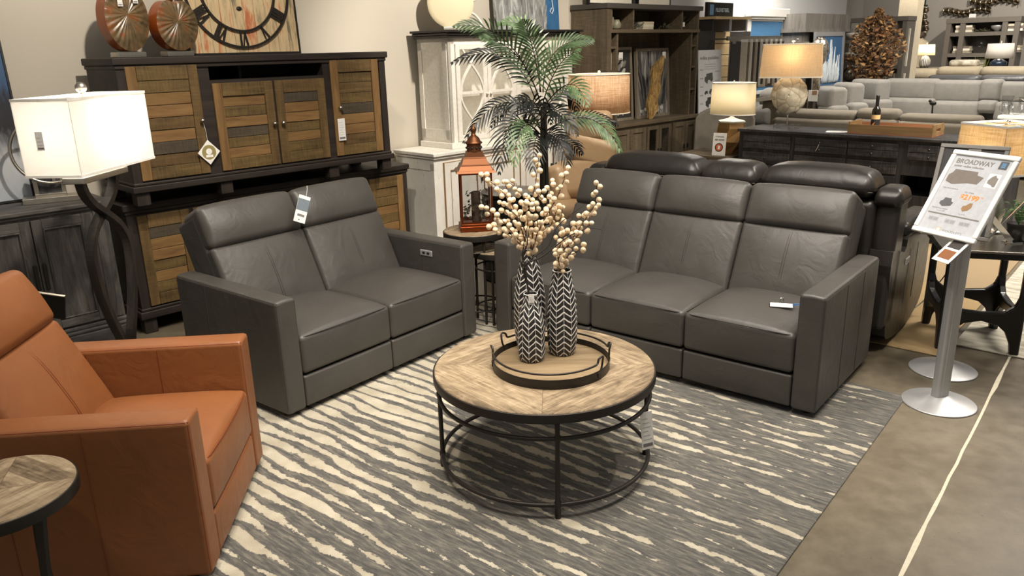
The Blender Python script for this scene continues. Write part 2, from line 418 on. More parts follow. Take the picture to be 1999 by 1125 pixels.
def rug3mat():
    n = NT('silver_rug'); v = n.co((1, 4, 1)); f = n.noise(v, 4, 5, .65, .6)
    return n.set(col=n.ramp(f, [(.35, C(128, 122, 108)), (.65, C(190, 184, 168))]), rough=.9, nrm=n.bump(f, .3, .003))
mb = MB(); mb.rbox(0.03, .25, .001, 2.6, 4.2, .010, .004)
o = mb.build('silver_rug', rug3mat(), loc=(2.45, 4.15, 0), rot=(0, 0, YB+.06)); tag(o, 'pale silver grey rug beside the orange patchwork one under the black table', 'rug')

# ================================================================ recliner sofas
def stitched(mb, path, mi=1, r=.0022): mb.tube(path, r, 5, mi)
def recliner(name, label, cat, pose, W, aw, n, mats, d_=.93, switch=None, group=None):
    T0 = thing(name, label, cat, (pose[0], pose[1], 0), pose[2], group)
    AH = .627; FZ = .035
    for k, sd in enumerate((0, 1)):
        x0, x1 = (0, aw) if sd == 0 else (W-aw, W)
        m_ = MB()
        def fa(q, u, x0=x0, x1=x1):        # slight crown on the top
            if q[2] > AH-.03: q[2] += .006*(1-u[0]**2)
            return q
        m_.rbox(x0, 0, FZ, x1, d_-.03, AH, .018, 0, (4, 14, 8), 3, fn=fa)
        xo = x0 if sd == 0 else x1; xi = x1 if sd == 0 else x0; o_ = -1 if sd == 0 else 1
        for yy in (.34, .62):              # vertical stitch lines on the outer and inner face
            stitched(m_, [(xo+o_*.0003, yy, FZ+.02), (xo+o_*.0003, yy, AH-.02)], r=.002)
            stitched(m_, [(xi-o_*.0003, yy, .40), (xi-o_*.0003, yy, AH-.02)], r=.002)
        for xx in (x0+.006, x1-.006):      # piping along the top edges
            stitched(m_, [(xx, .012, AH-.006), (xx, d_-.05, AH-.006)], r=.0028)
        for xx in (x0+.007, x1-.007): stitched(m_, [(xx, .006, FZ+.02), (xx, .006, AH-.015), (xx, .02, AH-.004)], r=.0028)
        stitched(m_, [(x0+.008, .006, AH-.006), (x1-.008, .006, AH-.006)], r=.0028)
        arm = m_.build('arm', mats, T0)
        if switch == sd:
            m_ = MB(); y0 = .30; xs = xi-o_*.0
            m_.rbox(xi-.006, y0-.052, .522, xi+.006, y0+.052, .562, .014, 0, 1, 4)
            for q in (-.02, .018): m_.rbox(xi-.0085, y0+q-.012, .534, xi+.0085, y0+q+.012, .551, .005, 1, 1, 2)
            m_.build('recline_switch', [SILV, BLK], arm)['label'] = 'chrome recline switch'
    sw = (W-2*aw)/n; g = .002
    m_ = MB(); m_.rbox(aw-.01, .10, .05, W-aw+.01, d_-.05, .30, .01); m_.build('base', [mats[1]], T0)
    m_ = MB(); pf = [(.80, FZ), (d_, FZ), (d_+.0, .55), (d_+.01, .88), (.95, .915), (.88, .90), (.80, .60), (.62, .40), (.62, .1)]
    m_.rbox(aw*.55, .80, FZ, W-aw*.55, .93, .60, .03, 0, (4, 1, 6), 3)
    bk0 = lambda q, u=None: (q[0], .505+q[1]*cos(radians(25))+q[2]*sin(radians(25)), .385-q[1]*sin(radians(25))+q[2]*cos(radians(25)))
    m_.rbox(aw+.001, .055, .05, W-aw-.001, .275, .655, .028, 0, (4, 1, 6), 3, fn=bk0)
    m_.build('back_shell', mats, T0)
    th = radians(25); OY, OZ = .505, .385
    def bk(q): # (x, depth away from the front, height along the back)
        return (q[0], OY+q[1]*cos(th)+q[2]*sin(th), OZ-q[1]*sin(th)+q[2]*cos(th))
    for i in range(n):
        x0, x1 = aw+sw*i+g, aw+sw*(i+1)-g; xc = (x0+x1)/2; hw = sw/2
        # seat cushion
        def fs(q, u):
            e_ = (1-min(1, abs(u[0]))**3)*(1-min(1, abs(u[1]))**4)
            if u[2] > 0: q[2] += .055*e_*u[2]
            if u[1] < -.5: q[1] -= .012*(1-u[0]**2)*(1-abs(u[2])**2)
            q[2] -= .012*max(0, q[1]-.3)
            return q
        m_ = MB(); m_.rbox(x0, 0.0, .215, x1, .60, .418, .024, 0, (12, 12, 6), 4, fn=fs)
        sx = x0+.012; pz = .414
        path = [(x0+.004, .50, pz-.006), (x0+.004, .06, pz-.004), (x0+.02, .012, pz-.002)]
        for k in range(9):
            u = -1+2*k/8*1.0; path.append((xc+u*(hw-.045), .004-.010*(1-u*u), pz+.003*(1-u*u)))
        path += [(x1-.02, .012, pz-.002), (x1-.004, .06, pz-.004), (x1-.004, .50, pz-.006)]
        stitched(m_, path, r=.0030); m_.build('seat_cushion', mats, T0)
        # foot panel
        def fp(q, u):
            if u[1] < 0: q[1] -= .010*(1-u[0]**2)*(1-u[2]**2)
            return q
        m_ = MB(); m_.rbox(x0+.001, .004, .040, x1-.001, .14, .206, .012, 0, (8, 1, 6), 3, fn=fp); m_.build('footrest_panel', mats, T0)
        # lower back cushion
        def fb(q, u):
            e_ = (1-abs(u[0])**3)*(1-abs(u[2])**3)
            if u[1] < 0: q[1] -= .030*e_ + .010*sin(u[0]*9+i)*e_*(u[2] < -.3)*.4
            return bk(q)
        m_ = MB(); m_.rbox(x0, .012, 0, x1, .19, .442, .024, 0, (12, 1, 12), 4, fn=fb)
        for off in (-.006, .006):
            pts = []
            for k in range(15):
                u = -.90+1.82*k/14; e_ = (1-abs(u)**3); pts.append(bk((xc+off+.05*0, .012-.030*e_-.0006, .2175+.2175*u)))
            stitched(m_, pts, r=.0016)
        m_.build('back_cushion', mats, T0)
        # headrest roll
        def fh(q, u):
            e_ = (1-abs(u[0])**4)
            if u[1] < 0: q[1] -= .040*e_*max(0, 1-((u[2]+.1)/1.1)**2)
            if u[2] > 0: q[2] += .012*e_*u[2]
            p_ = bk(q); 
            # round the top backwards
            return (p_[0], p_[1], p_[2])
        m_ = MB(); m_.rbox(x0, .004, .434, x1, .20, .676, .034, 0, (12, 2, 10), 5, fn=fh)
        # piping round the outline of the head roll
        pp = []
        for k in range(13):
            u = -1+2*k/12; pp.append(bk((xc+u*(hw-.03), .03, .672+.010*(1-u**4)-.012*0)))
        pp = [bk((x0+.004, .065, .45)), bk((x0+.004, .06, .60)), bk((x0+.012, .035, .650))]+pp+[bk((x1-.012, .035, .650)), bk((x1-.004, .06, .60)), bk((x1-.004, .065, .45))]
        stitched(m_, pp, r=.0026)
        m_.build('headrest', mats, T0)
    for (x, y) in ((aw*.5, .08), (W-aw*.5, .08), (aw*.5, d_-.12), (W-aw*.5, d_-.12)):
        m_ = MB(); m_.cyl(x, y, .0, FZ+.004, .024, 16); m_.build('foot', BLK, T0)
    return T0
GM = [GREY, GREYS]
recliner('reclining_sofa', 'grey leather three seat reclining sofa behind the round coffee table', 'sofa', (*SOFA,), 2.016, .125, 3, GM)
recliner('reclining_loveseat', 'grey leather two seat reclining loveseat with a folded hang tag', 'loveseat', (-1.13, 3.508, .903), 1.457, .118, 2, GM, switch=1)
recliner('leather_armchair', 'cognac orange leather recliner armchair at the left front', 'armchair', (-1.064, 2.282, 1.659), .846, .122, 1, [ORNG, ORNGS])

# ================================================================ coffee table
def parquet(name, k=.105, rot=.1, cols=None, ns=1.):
    n = NT(name); tc = n.n('ShaderNodeTexCoord'); mp = n.n('ShaderNodeMapping'); mp.inputs['Rotation'].default_value = (0, 0, rot); n.l(tc.outputs['Object'], mp.inputs[0])
    x, y, z = n.xyz(mp.outputs[0]); ax, ay = n.m('ABSOLUTE', x), n.m('ABSOLUTE', y)
    gt = n.m('GREATER_THAN', ax, ay); mxv = n.m('MAXIMUM', ax, ay)
    al = n.m('ADD', n.m('MULTIPLY', gt, y), n.m('MULTIPLY', n.m('SUBTRACT', 1., gt), x))
    bi = n.m('FLOOR', n.m('DIVIDE', mxv, k)); fr = n.m('FRACT', n.m('DIVIDE', mxv, k))
    sgn = n.m('ADD', n.m('MULTIPLY', gt, n.m('SIGN', x)), n.m('MULTIPLY', n.m('SUBTRACT', 1., gt), n.m('MULTIPLY', n.m('SIGN', y), 3.)))
    wn = n.n('ShaderNodeTexWhiteNoise'); n.l(n.cxyz(bi, sgn, 2.), wn.inputs['Vector'])
    gr = n.noise(n.cxyz(n.m('MULTIPLY', al, 4.*ns), n.m('MULTIPLY', mxv, 60.*ns), sgn), 1.6, 6, .68, .5)
    blot = n.noise(n.cxyz(n.m('MULTIPLY', al, 5.), n.m('MULTIPLY', mxv, 14.), sgn), 1.7, 4, .6, .8)
    saw = n.noise(n.cxyz(n.m('MULTIPLY', al, 120.), n.m('MULTIPLY', mxv, 5.), sgn), 1., 2, .5)
    f = n.m('ADD', n.m('ADD', n.m('MULTIPLY', gr, .42), n.m('MULTIPLY', blot, .40)), n.m('MULTIPLY', saw, .10))
    f = n.m('ADD', f, n.m('MULTIPLY', wn.outputs['Value'], .10))
    cols = cols or [C(78, 66, 50), C(114, 98, 77), C(148, 130, 104), C(174, 157, 130)]
    c = n.ramp(f, [(.36, cols[0]), (.46, cols[1]), (.56, cols[2]), (.66, cols[3])])
    edge = n.m('LESS_THAN', fr, .022/k*.105); dg = n.m('LESS_THAN', n.m('ABSOLUTE', n.m('SUBTRACT', ax, ay)), .0022)
    ln = n.m('MAXIMUM', edge, dg); c = n.mix(n.m('MULTIPLY', ln, .6), c, C(84, 66, 46))
    return n.set(col=c, rough=.62, nrm=n.bump(f, .25, .003), spec=.3)
def ring(mb, R, z, r, n=72, mi=0, cx=0, cy=0): mb.tube([(cx+R*cos(2*pi*k/n), cy+R*sin(2*pi*k/n), z) for k in range(n)], r, 8, mi, True)
CT = (.128, 3.072)
t = thing('round_coffee_table', 'large round parquet-topped coffee table with black iron ring base', 'table', (CT[0], CT[1], .007), 0)
R0 = .474
mb = MB(); mb.lathe([(R0-.006, .425), (R0-.006, .455), (R0-.010, .459), (0.0001, .459)], 96, smooth=False); mb.build('tabletop', parquet('mango_parquet', .105, pi/4+.06), t, wn=False)
mb = MB(); mb.lathe([(R0-.012, .422), (R0, .418), (R0+.001, .420), (R0+.001, .452), (R0-.002, .4545), (R0-.0065, .4545), (R0-.0065, .422), (R0-.012, .422)], 96); mb.build('rim', BMET, t)
RL = .452
mb = MB(); ring(mb, RL, .06, .0092, 96); mb.build('lower_ring', BMET, t)
mb = MB(); ring(mb, RL, .345, .0088, 96); mb.build('upper_ring', BMET, t)
for q in range(4):
    a0 = -pi/2+.065+q*pi/2; x, y = RL*cos(a0), RL*sin(a0)
    mb = MB(); mb.lathe([(.0115, 0), (.0125, .03), (.0105, .045), (.0135, .055), (.0135, .072), (.0098, .080), (.0098, .33), (.013, .336), (.013, .354), (.0098, .362), (.0098, .422)], 14, X=TR(x, y, 0)); mb.build('leg', BMET, t)
    
# price tag hanging from the upper ring
def rect(mb, x0, z0, x1, z1, y, mi, th=.0006):     # thin printed patch on a card in its xz plane, facing -y
    mb.box(x0, y-th, z0, x1, y, z1, mi)
def price_tag(loc, rz, label, w_=.05, h_=.17, tilt=0, name='price_tag', lay=0, group=None, rx=0):
    T0 = thing(name, label, 'tag', loc, rz, group); T0.rotation_euler = (rx, tilt, rz)
    m_ = MB(); m_.box(-w_/2, -.0007, -h_, w_/2, .0007, 0); m_.build('card', TAGM, T0)
    m_ = MB(); y = -.0007
    for i in range(7 if h_ > .1 else 3):
        k = (i+1.6)/(9 if h_ > .1 else 5); rect(m_, -w_*.36, -h_*k-h_*.008, w_*(.1+.25*((i*7) % 3)/2), -h_*k, y, 0)
    rect(m_, -w_*.40, -h_*.93, w_*.40, -h_*.84, y, 0)
    m_.build('printing', PRINT, T0); return T0
price_tag((CT[0]+.398, CT[1]-.245, .352), .25, 'white price tag hanging from the coffee table ring', .052, .17, tilt=-.10)
mb = MB()

# ================================================================ left wall furniture
ESP = wood('espresso_wood', [C(30, 25, 22), C(44, 37, 32), C(58, 50, 44)], 0, 26, .55)
ESPV = wood('espresso_wood_upright', [C(30, 25, 22), C(44, 37, 32), C(58, 50, 44)], 2, 26, .55)
def slw(nm, a_, b_, c_, saw=False): return [wood(nm+x, [C(*a_), C(*b_), C(*c_)], ax, 28, .6, 9, .35, saw) for x, ax in (('_flat', 0), ('_upright', 2))]
W1 = slw('honey_wood', (88, 64, 36), (116, 88, 52), (136, 106, 66)); W2 = slw('brown_wood', (62, 47, 28), (92, 72, 42), (116, 94, 58), True)
W3 = slw('grey_brown_wood', (48, 42, 34), (68, 60, 48), (88, 78, 62), True); W4 = slw('amber_wood', (90, 66, 38), (120, 90, 54), (138, 108, 68))
W5 = slw('sawn_wood', (46, 36, 22), (92, 74, 42), (120, 98, 60), True)
SL = [W1[0], W2[0], W3[0], W4[0], W5[0], W2[1], W1[1], ESP]
KNOB = metal('pewter_knob', C(190, 184, 170), .3, False)
def slat_door(parent, x0, z0, x1, z1, y, seed, knob=None, st_=.062):
    rnd = random.Random(seed); m_ = MB(); th = .016
    m_.box(x0+.005, y-.002, z0+.005, x1-.005, y+.004, z1-.005, 7)
    for (a_, b_) in ((x0, x0+st_), (x1-st_, x1)): m_.rbox(a_, y-th, z0, b_, y, z1, .003, rnd.choice((5, 6)), 1, 1)
    zt = z1-.085; m_.rbox(x0+st_+.001, y-th, zt, x1-st_-.001, y, z1, .003, rnd.choice((4, 1)), 1, 1)
    zb = z0+.075; m_.rbox(x0+st_+.001, y-th, z0, x1-st_-.001, y, zb, .003, 4, 1, 1)
    k = max(4, round((zt-zb)/.072)); h = (zt-zb)/k; last = -1
    for i in range(k):
        c = rnd.choice([q for q in (0, 1, 2, 3, 4, 0, 3) if q != last]); last = c; d = rnd.choice((.004, .007, .011))
        m_.rbox(x0+st_+.001, y-d, zb+i*h+.0015, x1-st_-.001, y, zb+(i+1)*h-.0015, .002, c, 1, 1)
    o = m_.build('door', SL, parent)
    if knob:
        k_ = MB(); X = TR(knob[0], y-th, knob[1]) @ RX(pi/2)
        k_.lathe([(.006, 0), (.005, .012), (.013, .018), (.015, .026), (.010, .033), (.0001, .035)], 16, X=X); k_.build('knob', KNOB, o)
    return o
def rustic(label, s, t_, W_, D_, H_, foot, base, doors, opening=None, top_over=.02, z=0., group=None):
    T0 = thing('media_console', label, 'console', A(s, t_, z), YA, group)
    m_ = MB(); m_.rbox(-top_over, -top_over, H_-.045, W_+top_over, D_, H_, .008, 0, 1, 2); m_.rbox(-.008, -.008, H_-.068, W_+.008, D_, H_-.045, .004, 0, 1, 1)
    m_.build('top', [ESP], T0)
    m_ = MB(); zb = foot+base
    m_.box(0, .006, zb, W_, D_-.01, H_-.068) if not opening else None
    if opening:
        x0, z0, x1, z1 = opening
        m_.box(0, .006, zb, x0, D_-.01, H_-.068); m_.box(x1, .006, zb, W_, D_-.01, H_-.068)
        m_.box(x0, .006, zb, x1, D_-.01, z0); m_.box(x0, .006, z1, x1, D_-.01, H_-.068); m_.box(x0, D_-.03, z0, x1, D_-.01, z1)
        m_.box((x0+x1)/2-.12, .20, z0, (x0+x1)/2-.10, D_-.03, z1)
    xs = sorted(set([0, W_]+[d[0]-.045 for d in doors if d[0] > .2]+[d[2]+.045 for d in doors if d[2] < W_-.2]))
    prev = 0
    for d in doors:
        pass
    m_.box(0, -.0, zb, .055, .006, H_-.068, 1); m_.box(W_-.055, 0, zb, W_, .006, H_-.068, 1)
    m_.build('body', [ESP, ESPV], T0)
    m_ = MB(); m_.rbox(-.02, -.022, foot, W_+.02, D_, foot+base-.02, .006, 0, 1, 1); m_.rbox(-.006, -.008, foot+base-.02, W_+.006, D_, foot+base, .006, 0, 1, 1)
    m_.build('plinth_rail', [ESP], T0)
    for fx in (0.0, W_*.28, W_*.71, W_-.085):
        for fy in (0, D_-.10):
            m_ = MB(); m_.rbox(fx, fy, 0, fx+.085, fy+.08, foot+.002, .006, 0, 1, 1); m_.build('foot', ESPV, T0)
    for i, d in enumerate(doors): slat_door(T0, *d[:4], .004, 11+i+int(W_*7), d[4] if len(d) > 4 else None)
    return T0
LOW = rustic('rustic brown slatted media console standing on the floor under its twin', 0, .5, 2.254, .46, .873, .105, .07,
       [(.06, .185, .40, .79), (.43, .185, 1.10, .79), (1.14, .185, 1.82, .79), (1.87, .185, 2.205, .79)])
UZ = .875
UP = rustic('rustic brown slatted media console stacked on top of the other', .03, .654, 1.963, .51, .893, .085, .06,
       [(.05, .155, .49, .84, (.47, .495)), (.575, .155, 1.0, .72, (.975, .435)), (1.015, .155, 1.41, .72, (1.04, .435)), (1.47, .155, 1.89, .84, (1.515, .505))], (.57, .74, 1.415, .855), z=UZ)
UT = UZ+.893
# hang tags on the console
T0 = thing('hang_tag', 'white diamond card tag with gold ring on the left console door', 'tag', A(.505, .654+.024, 1.365), YA)
m_ = MB(); m_.tube([(0, 0, 0), (.01, -.003, -.07), (.012, 0, -.125)], .0012, 4, 1); 
m_.add([(.012, 0, -.12), (.087, 0, -.20), (.012, 0, -.28), (-.063, 0, -.20), (.012, -.002, -.12), (.087, -.002, -.20), (.012, -.002, -.28), (-.063, -.002, -.20)],
       [(0, 1, 2, 3), (7, 6, 5, 4), (0, 4, 5, 1), (1, 5, 6, 2), (2, 6, 7, 3), (3, 7, 4, 0)]); m_.build('card', [TAGM, WHITE], T0)
OLIVE = plain('olive_print', C(150, 136, 84), .7)
m_ = MB(); m_.lathe([(.047, 0), (.047, .0006), (.0001, .0006)], 28, X=TR(.012, -.002, -.20) @ RX(pi/2), smooth=False); m_.lathe([(.020, 0.0006), (.020, .0012), (.0001, .0012)], 20, 1, X=TR(.012, -.002, -.195) @ RX(pi/2), smooth=False)
m_.box(-.012, -.0034, -.232, .036, -.0032, -.216, 1); m_.build('printing', [OLIVE, WHITE], T0)
price_tag(A(1.545, .654+.024, 1.302), YA, 'white price tag hanging on the right tall console door', .062, .16)

# clock panel -------------------------------------------------------------
def distress():
    n = NT('distressed_board'); v = n.co(); x, y, z = n.xyz(v)
    pl = n.m('FLOOR', n.m('DIVIDE', x, .085)); fr = n.m('FRACT', n.m('DIVIDE', x, .085))
    wn = n.n('ShaderNodeTexWhiteNoise'); n.l(n.cxyz(pl, 1., 2.), wn.inputs['Vector'])
    g = n.noise(n.co((1, 1, .12)), 26, 5, .7, .6); b_ = n.noise(n.co((1, 1, .35)), 7, 4, .65)
    f = n.m('ADD', n.m('MULTIPLY', g, .5), n.m('ADD', n.m('MULTIPLY', b_, .42), n.m('MULTIPLY', wn.outputs['Value'], .08)))
    c = n.ramp(f, [(.38, C(120, 112, 88)), (.45, C(196, 172, 132)), (.54, C(214, 190, 148)), (.61, C(200, 130, 88)), (.68, C(178, 92, 58))])
    c = n.mix(n.m('MULTIPLY', n.m('LESS_THAN', fr, .035), .7), c, C(70, 52, 36))
    return n.set(col=c, rough=.8, nrm=n.bump(f, .3, .003))
T0 = thing('wall_clock', 'square distressed wood panel clock with black roman numerals leaning above the console', 'clock', A(.70, .20, UT), YA); T0.rotation_euler = (-.05, 0, YA)
m_ = MB(); m_.box(0, 0, .015, .84, .03, .86); m_.build('panel', distress(), T0)
m_ = MB(); m_.box(-.012, -.008, 0, .852, .035, .016); m_.box(-.012, -.008, .86, .852, .035, .875); m_.box(-.012, -.008, .016, 0, .035, .86); m_.box(.84, -.008, .016, .852, .035, .86); m_.build('frame', BMET, T0)
cx, cz, Ro, Ri = .40, .44, .395, .285
for nm, R_ in (('outer_ring', Ro), ('inner_ring', Ri)):
    m_ = MB(); m_.lathe([(R_-.014, -.004), (R_, -.004), (R_, .012), (R_-.014, .012), (R_-.014, -.004)], 80, X=TR(cx, -.012, cz) @ RX(pi/2), smooth=False); m_.build(nm, BMET, T0)
ROM = ['XII', 'I', 'II', 'III', 'IIII', 'V', 'VI', 'VII', 'VIII', 'IX', 'X', 'XI']
for k, s_ in enumerate(ROM):
    m_ = MB(); an = pi/2-k*pi/6; x = 0; el = []
    for ch in s_:
        if ch == 'I': el.append(('I', x+.006)); x += .020
        elif ch == 'V': el.append(('V', x+.018)); x += .044
        else: el.append(('X', x+.018)); x += .044
    X = TR(cx, -.014, cz) @ RY(-(an-pi/2)) 
    for ch, px in el:
        q = px-(x-.008)/2; r0, r1 = Ri+.002, Ro-.016   # upright towards the rim
        if ch == 'I': m_.box(q-.0065, -.004, r0, q+.0065, .004, r1, X=X)
        elif ch == 'V':
            m_.bar([(q-.017, 0, r1), (q, 0, r0)], .008, .013, up=(1, 0, 0), X=X); m_.bar([(q+.017, 0, r1), (q, 0, r0)], .008, .007, up=(1, 0, 0), X=X)
        else:
            m_.bar([(q-.017, 0, r1), (q+.017, 0, r0)], .008, .013, up=(1, 0, 0), X=X); m_.bar([(q+.017, 0, r1), (q-.017, 0, r0)], .008, .007, up=(1, 0, 0), X=X)
    m_.build('numeral', BMET, T0, wn=False)
m_ = MB(); m_.lathe([(.020, 0), (.020, .006), (.014, .010), (.0001, .011)], 20, X=TR(cx, -.0, cz-.125) @ RX(pi/2) @ Matrix.Diagonal((1, .75, 1, 1))); m_.build('badge', BMET, T0)

# ribbed sunburst vases ----------------------------------------------------
def burst(nm):
    n = NT(nm); v = n.co(); x, y, z = n.xyz(v); f = n.noise(v, 14, 4, .6)
    c = n.ramp(f, [(.34, C(70, 56, 36)), (.52, C(112, 92, 62)), (.64, C(128, 74, 36)), (.76, C(150, 130, 98))]); return n.set(col=c, rough=.3, spec=.6)
BUR = burst('glazed_ribs'); GLZ = plain('orange_glaze', C(150, 72, 22), .22)
def sunvase(label, loc, rz, R, H, tagged):
    T0 = thing('sunburst_vase', label, 'vase', loc, rz, 'ribbed vases on the console'); th = .115
    m_ = MB(); m_.rbox(-.095, -.045, 0, .095, .045, .032, .003, 0, 1, 1); m_.build('base', NICKEL, T0)
    N = 96; zc = .034+H/2; vs = []; fs = []; rings = [(1., .0), (1., .5), (.985, .9)]
    def out(t):
        r = 1.0
        d = abs(((t-pi/2+pi) % (2*pi))-pi)
        k = 1-.20*exp(-(d/.26)**2)
        return R*cos(t)*k, zc+H/2*sin(t)*k*(1 if sin(t) > 0 else .985)
    m_ = MB(); oo = [out(2*pi*k/N) for k in range(N)]
    for y in (-th/2+.006, th/2-.006): vs += [(a_, y, b_) for a_, b_ in oo]
    fs = [(k, (k+1) % N, N+(k+1) % N, N+k) for k in range(N)]
    m_.add([(a_, b_, c_) for a_, b_, c_ in vs], fs, 0, True); m_.build('rim_band', GLZ, T0)
    for sg, nm in ((-1, 'ribbed_face'), (1, 'ribbed_face')):
        m_ = MB(); vs = []; fs = []; M_ = 10
        for i in range(M_+1):
            q = 1-i/M_*.97
            for k in range(N):
                a_, b_ = oo[k]; rib = .0055*(1 if k % 4 < 2 else -.3)*min(1, q*2.2)*(1 if i > 0 else 0)
                vs.append((a_*q, sg*(th/2-.006+.008*(1-q**3)+rib), zc+(b_-zc)*q+ (1-q)*(0.02)))
        for i in range(M_):
            for k in range(N):
                f = (i*N+k, i*N+(k+1) % N, (i+1)*N+(k+1) % N, (i+1)*N+k); fs.append(f if sg < 0 else tuple(reversed(f)))
        f = tuple(M_*N+k for k in range(N)); fs.append(f if sg < 0 else tuple(reversed(f)))
        m_.add(vs, fs, 0, True); m_.build(nm, BUR, T0, wn=False)
    m_ = MB(); m_.lathe([(.012, 0), (.024, .02), (.022, .02), (.010, .002)], 20, X=TR(0, 0, zc+H/2*.86)); m_.build('mouth', BUR, T0)
    return T0
sunvase('taller brown ribbed sunburst vase with two white tags, left on the console', A(.23, .36, UT), .95, .140, .40, 1)
sunvase('shorter brown ribbed sunburst vase between the taller vase and the clock', A(.54, .36, UT), .95, .145, .325, 0)
for dx, dz, nm in ((-.045, .375, 'white tag on the left of the taller ribbed vase'), (.055, .395, 'white tag on the right of the taller ribbed vase')):
    q = lf(0, 0, .95, (dx, -.075, 0)); price_tag(A(.23, .36, UT+dz)+q, .95, nm, .032, .075)

# grey distressed cabinet ---------------------------------------------------
def greywood(nm, ax):
    n = NT(nm); sc = [1, 1, 1]; sc[ax] = .12; g = n.noise(n.co(tuple(sc)), 36, 6, .7, .7); sc[ax] = .3; b_ = n.noise(n.co(tuple(sc)), 9, 3, .6)
    f = n.m('ADD', n.m('MULTIPLY', g, .6), n.m('MULTIPLY', b_, .4))
    c = n.ramp(f, [(.36, C(44, 42, 40)), (.46, C(70, 67, 64)), (.56, C(90, 86, 82)), (.66, C(116, 111, 106))])
    sc[ax] = .22; k = n.noise(n.co(tuple(sc)), 13, 2, .5); c = n.mix(n.m('GREATER_THAN', k, .735), c, C(16, 14, 13))
    return n.set(col=c, rough=.6, nrm=n.bump(f, .3, .004))
GW, GWV = greywood('weathered_grey_wood', 0), greywood('weathered_grey_wood_upright', 2)
T0 = thing('distressed_sideboard', 'weathered dark grey panelled sideboard beneath the blue abstract painting', 'sideboard', A(-1.98, .48, 0), YA)
Wc, Dc, Hc = 1.88, .46, .925
m_ = MB(); m_.rbox(-.03, -.035, Hc-.03, Wc+.03, Dc, Hc, .010, 0, 1, 3); m_.rbox(-.015, -.018, Hc-.05, Wc+.015, Dc, Hc-.03, .008, 0, 1, 2); m_.build('top', GW, T0)
m_ = MB(); m_.rbox(-.03, -.035, 0.02, Wc+.03, Dc, .11, .006, 0, 1, 1); m_.rbox(-.02, -.024, .11, Wc+.02, Dc, .135, .010, 0, 1, 2); m_.rbox(-.01, -.012, .135, Wc+.01, Dc, .16, .008, 0, 1, 2); m_.build('plinth', GW, T0)
m_ = MB(); m_.box(0, 0, .16, Wc, Dc, Hc-.05); m_.box(Wc-.085, -.008, .17, Wc-.01, 0, Hc-.06); m_.box(.01, -.008, .17, .085, 0, Hc-.06)
for yy in (.06,): m_.box(Wc, yy, .2, Wc+.008, Dc-.05, Hc-.1)
m_.build('body', GWV, T0)
dw = (Wc-.2)/5
for i in range(5):
    x0 = .10+i*dw+.003; x1 = x0+dw-.006; z0, z1 = .175, Hc-.065
    m_ = MB(); f_ = .055
    m_.rbox(x0, -.018, z0, x0+f_, 0, z1, .003, 0, 1, 1); m_.rbox(x1-f_, -.018, z0, x1, 0, z1, .003, 0, 1, 1)
    m_.rbox(x0+f_, -.018, z0, x1-f_, 0, z0+f_, .003, 1, 1, 1); m_.rbox(x0+f_, -.018, z1-f_, x1-f_, 0, z1, .003, 1, 1, 1)
    for (a_, b_, c_, d_) in ((x0+f_, z0+f_, x0+f_+.012, z1-f_), (x1-f_-.012, z0+f_, x1-f_, z1-f_), (x0+f_, z0+f_, x1-f_, z0+f_+.012), (x0+f_, z1-f_-.012, x1-f_, z1-f_)):
        m_.rbox(a_, -.023, b_, c_, -.002, d_, .005, 0, 1, 2)
    m_.box(x0+f_+.01, -.006, z0+f_+.01, x1-f_-.01, 0, z1-f_-.01)
    o = m_.build('door', [GWV, GW], T0)
    k_ = MB(); hx = (x0+.022) if i % 2 == 0 else (x1-.022)
    k_.rbox(hx-.010, -.040, .44, hx+.010, -.024, .60, .004); k_.box(hx-.005, -.03, .46, hx+.005, -.016, .475); k_.box(hx-.005, -.03, .565, hx+.005, -.016, .58); k_.build('pull', BMET, o)

# abstract painting
def abstract():
    n = NT('abstract_paint'); v = n.co(); x, y, z = n.xyz(v); w_ = n.noise(n.co((1.2, 1, .25)), 9, 5, .7, 1.)
    zz = n.m('ADD', z, n.m('MULTIPLY', n.m('SUBTRACT', w_, .5), .34))
    c = n.ramp(zz, [(.0, C(170, 178, 186)), (.24, C(196, 198, 200)), (.36, C(120, 122, 126)), (.44, C(30, 31, 36)), (.62, C(24, 28, 40)), (.70, C(46, 78, 116)), (.95, C(58, 92, 130))])
    return n.set(col=c, rough=.45, nrm=n.bump(w_, .2, .003))
T0 = thing('abstract_painting', 'blue black and white abstract painting in a thin black frame leaning on the wall', 'painting', A(-1.40, .14, .931), YA); T0.rotation_euler = (-.07, 0, YA)
m_ = MB(); m_.box(.012, 0, .012, .995, .02, 1.195); m_.build('canvas', abstract(), T0)
m_ = MB()
for q in ((0, 0, 1.007, .012), (0, 1.195, 1.007, 1.207), (0, .012, .012, 1.195), (.995, .012, 1.007, 1.195)): m_.box(q[0], -.008, q[1], q[2], .025, q[3])
m_.build('frame', BLK, T0)

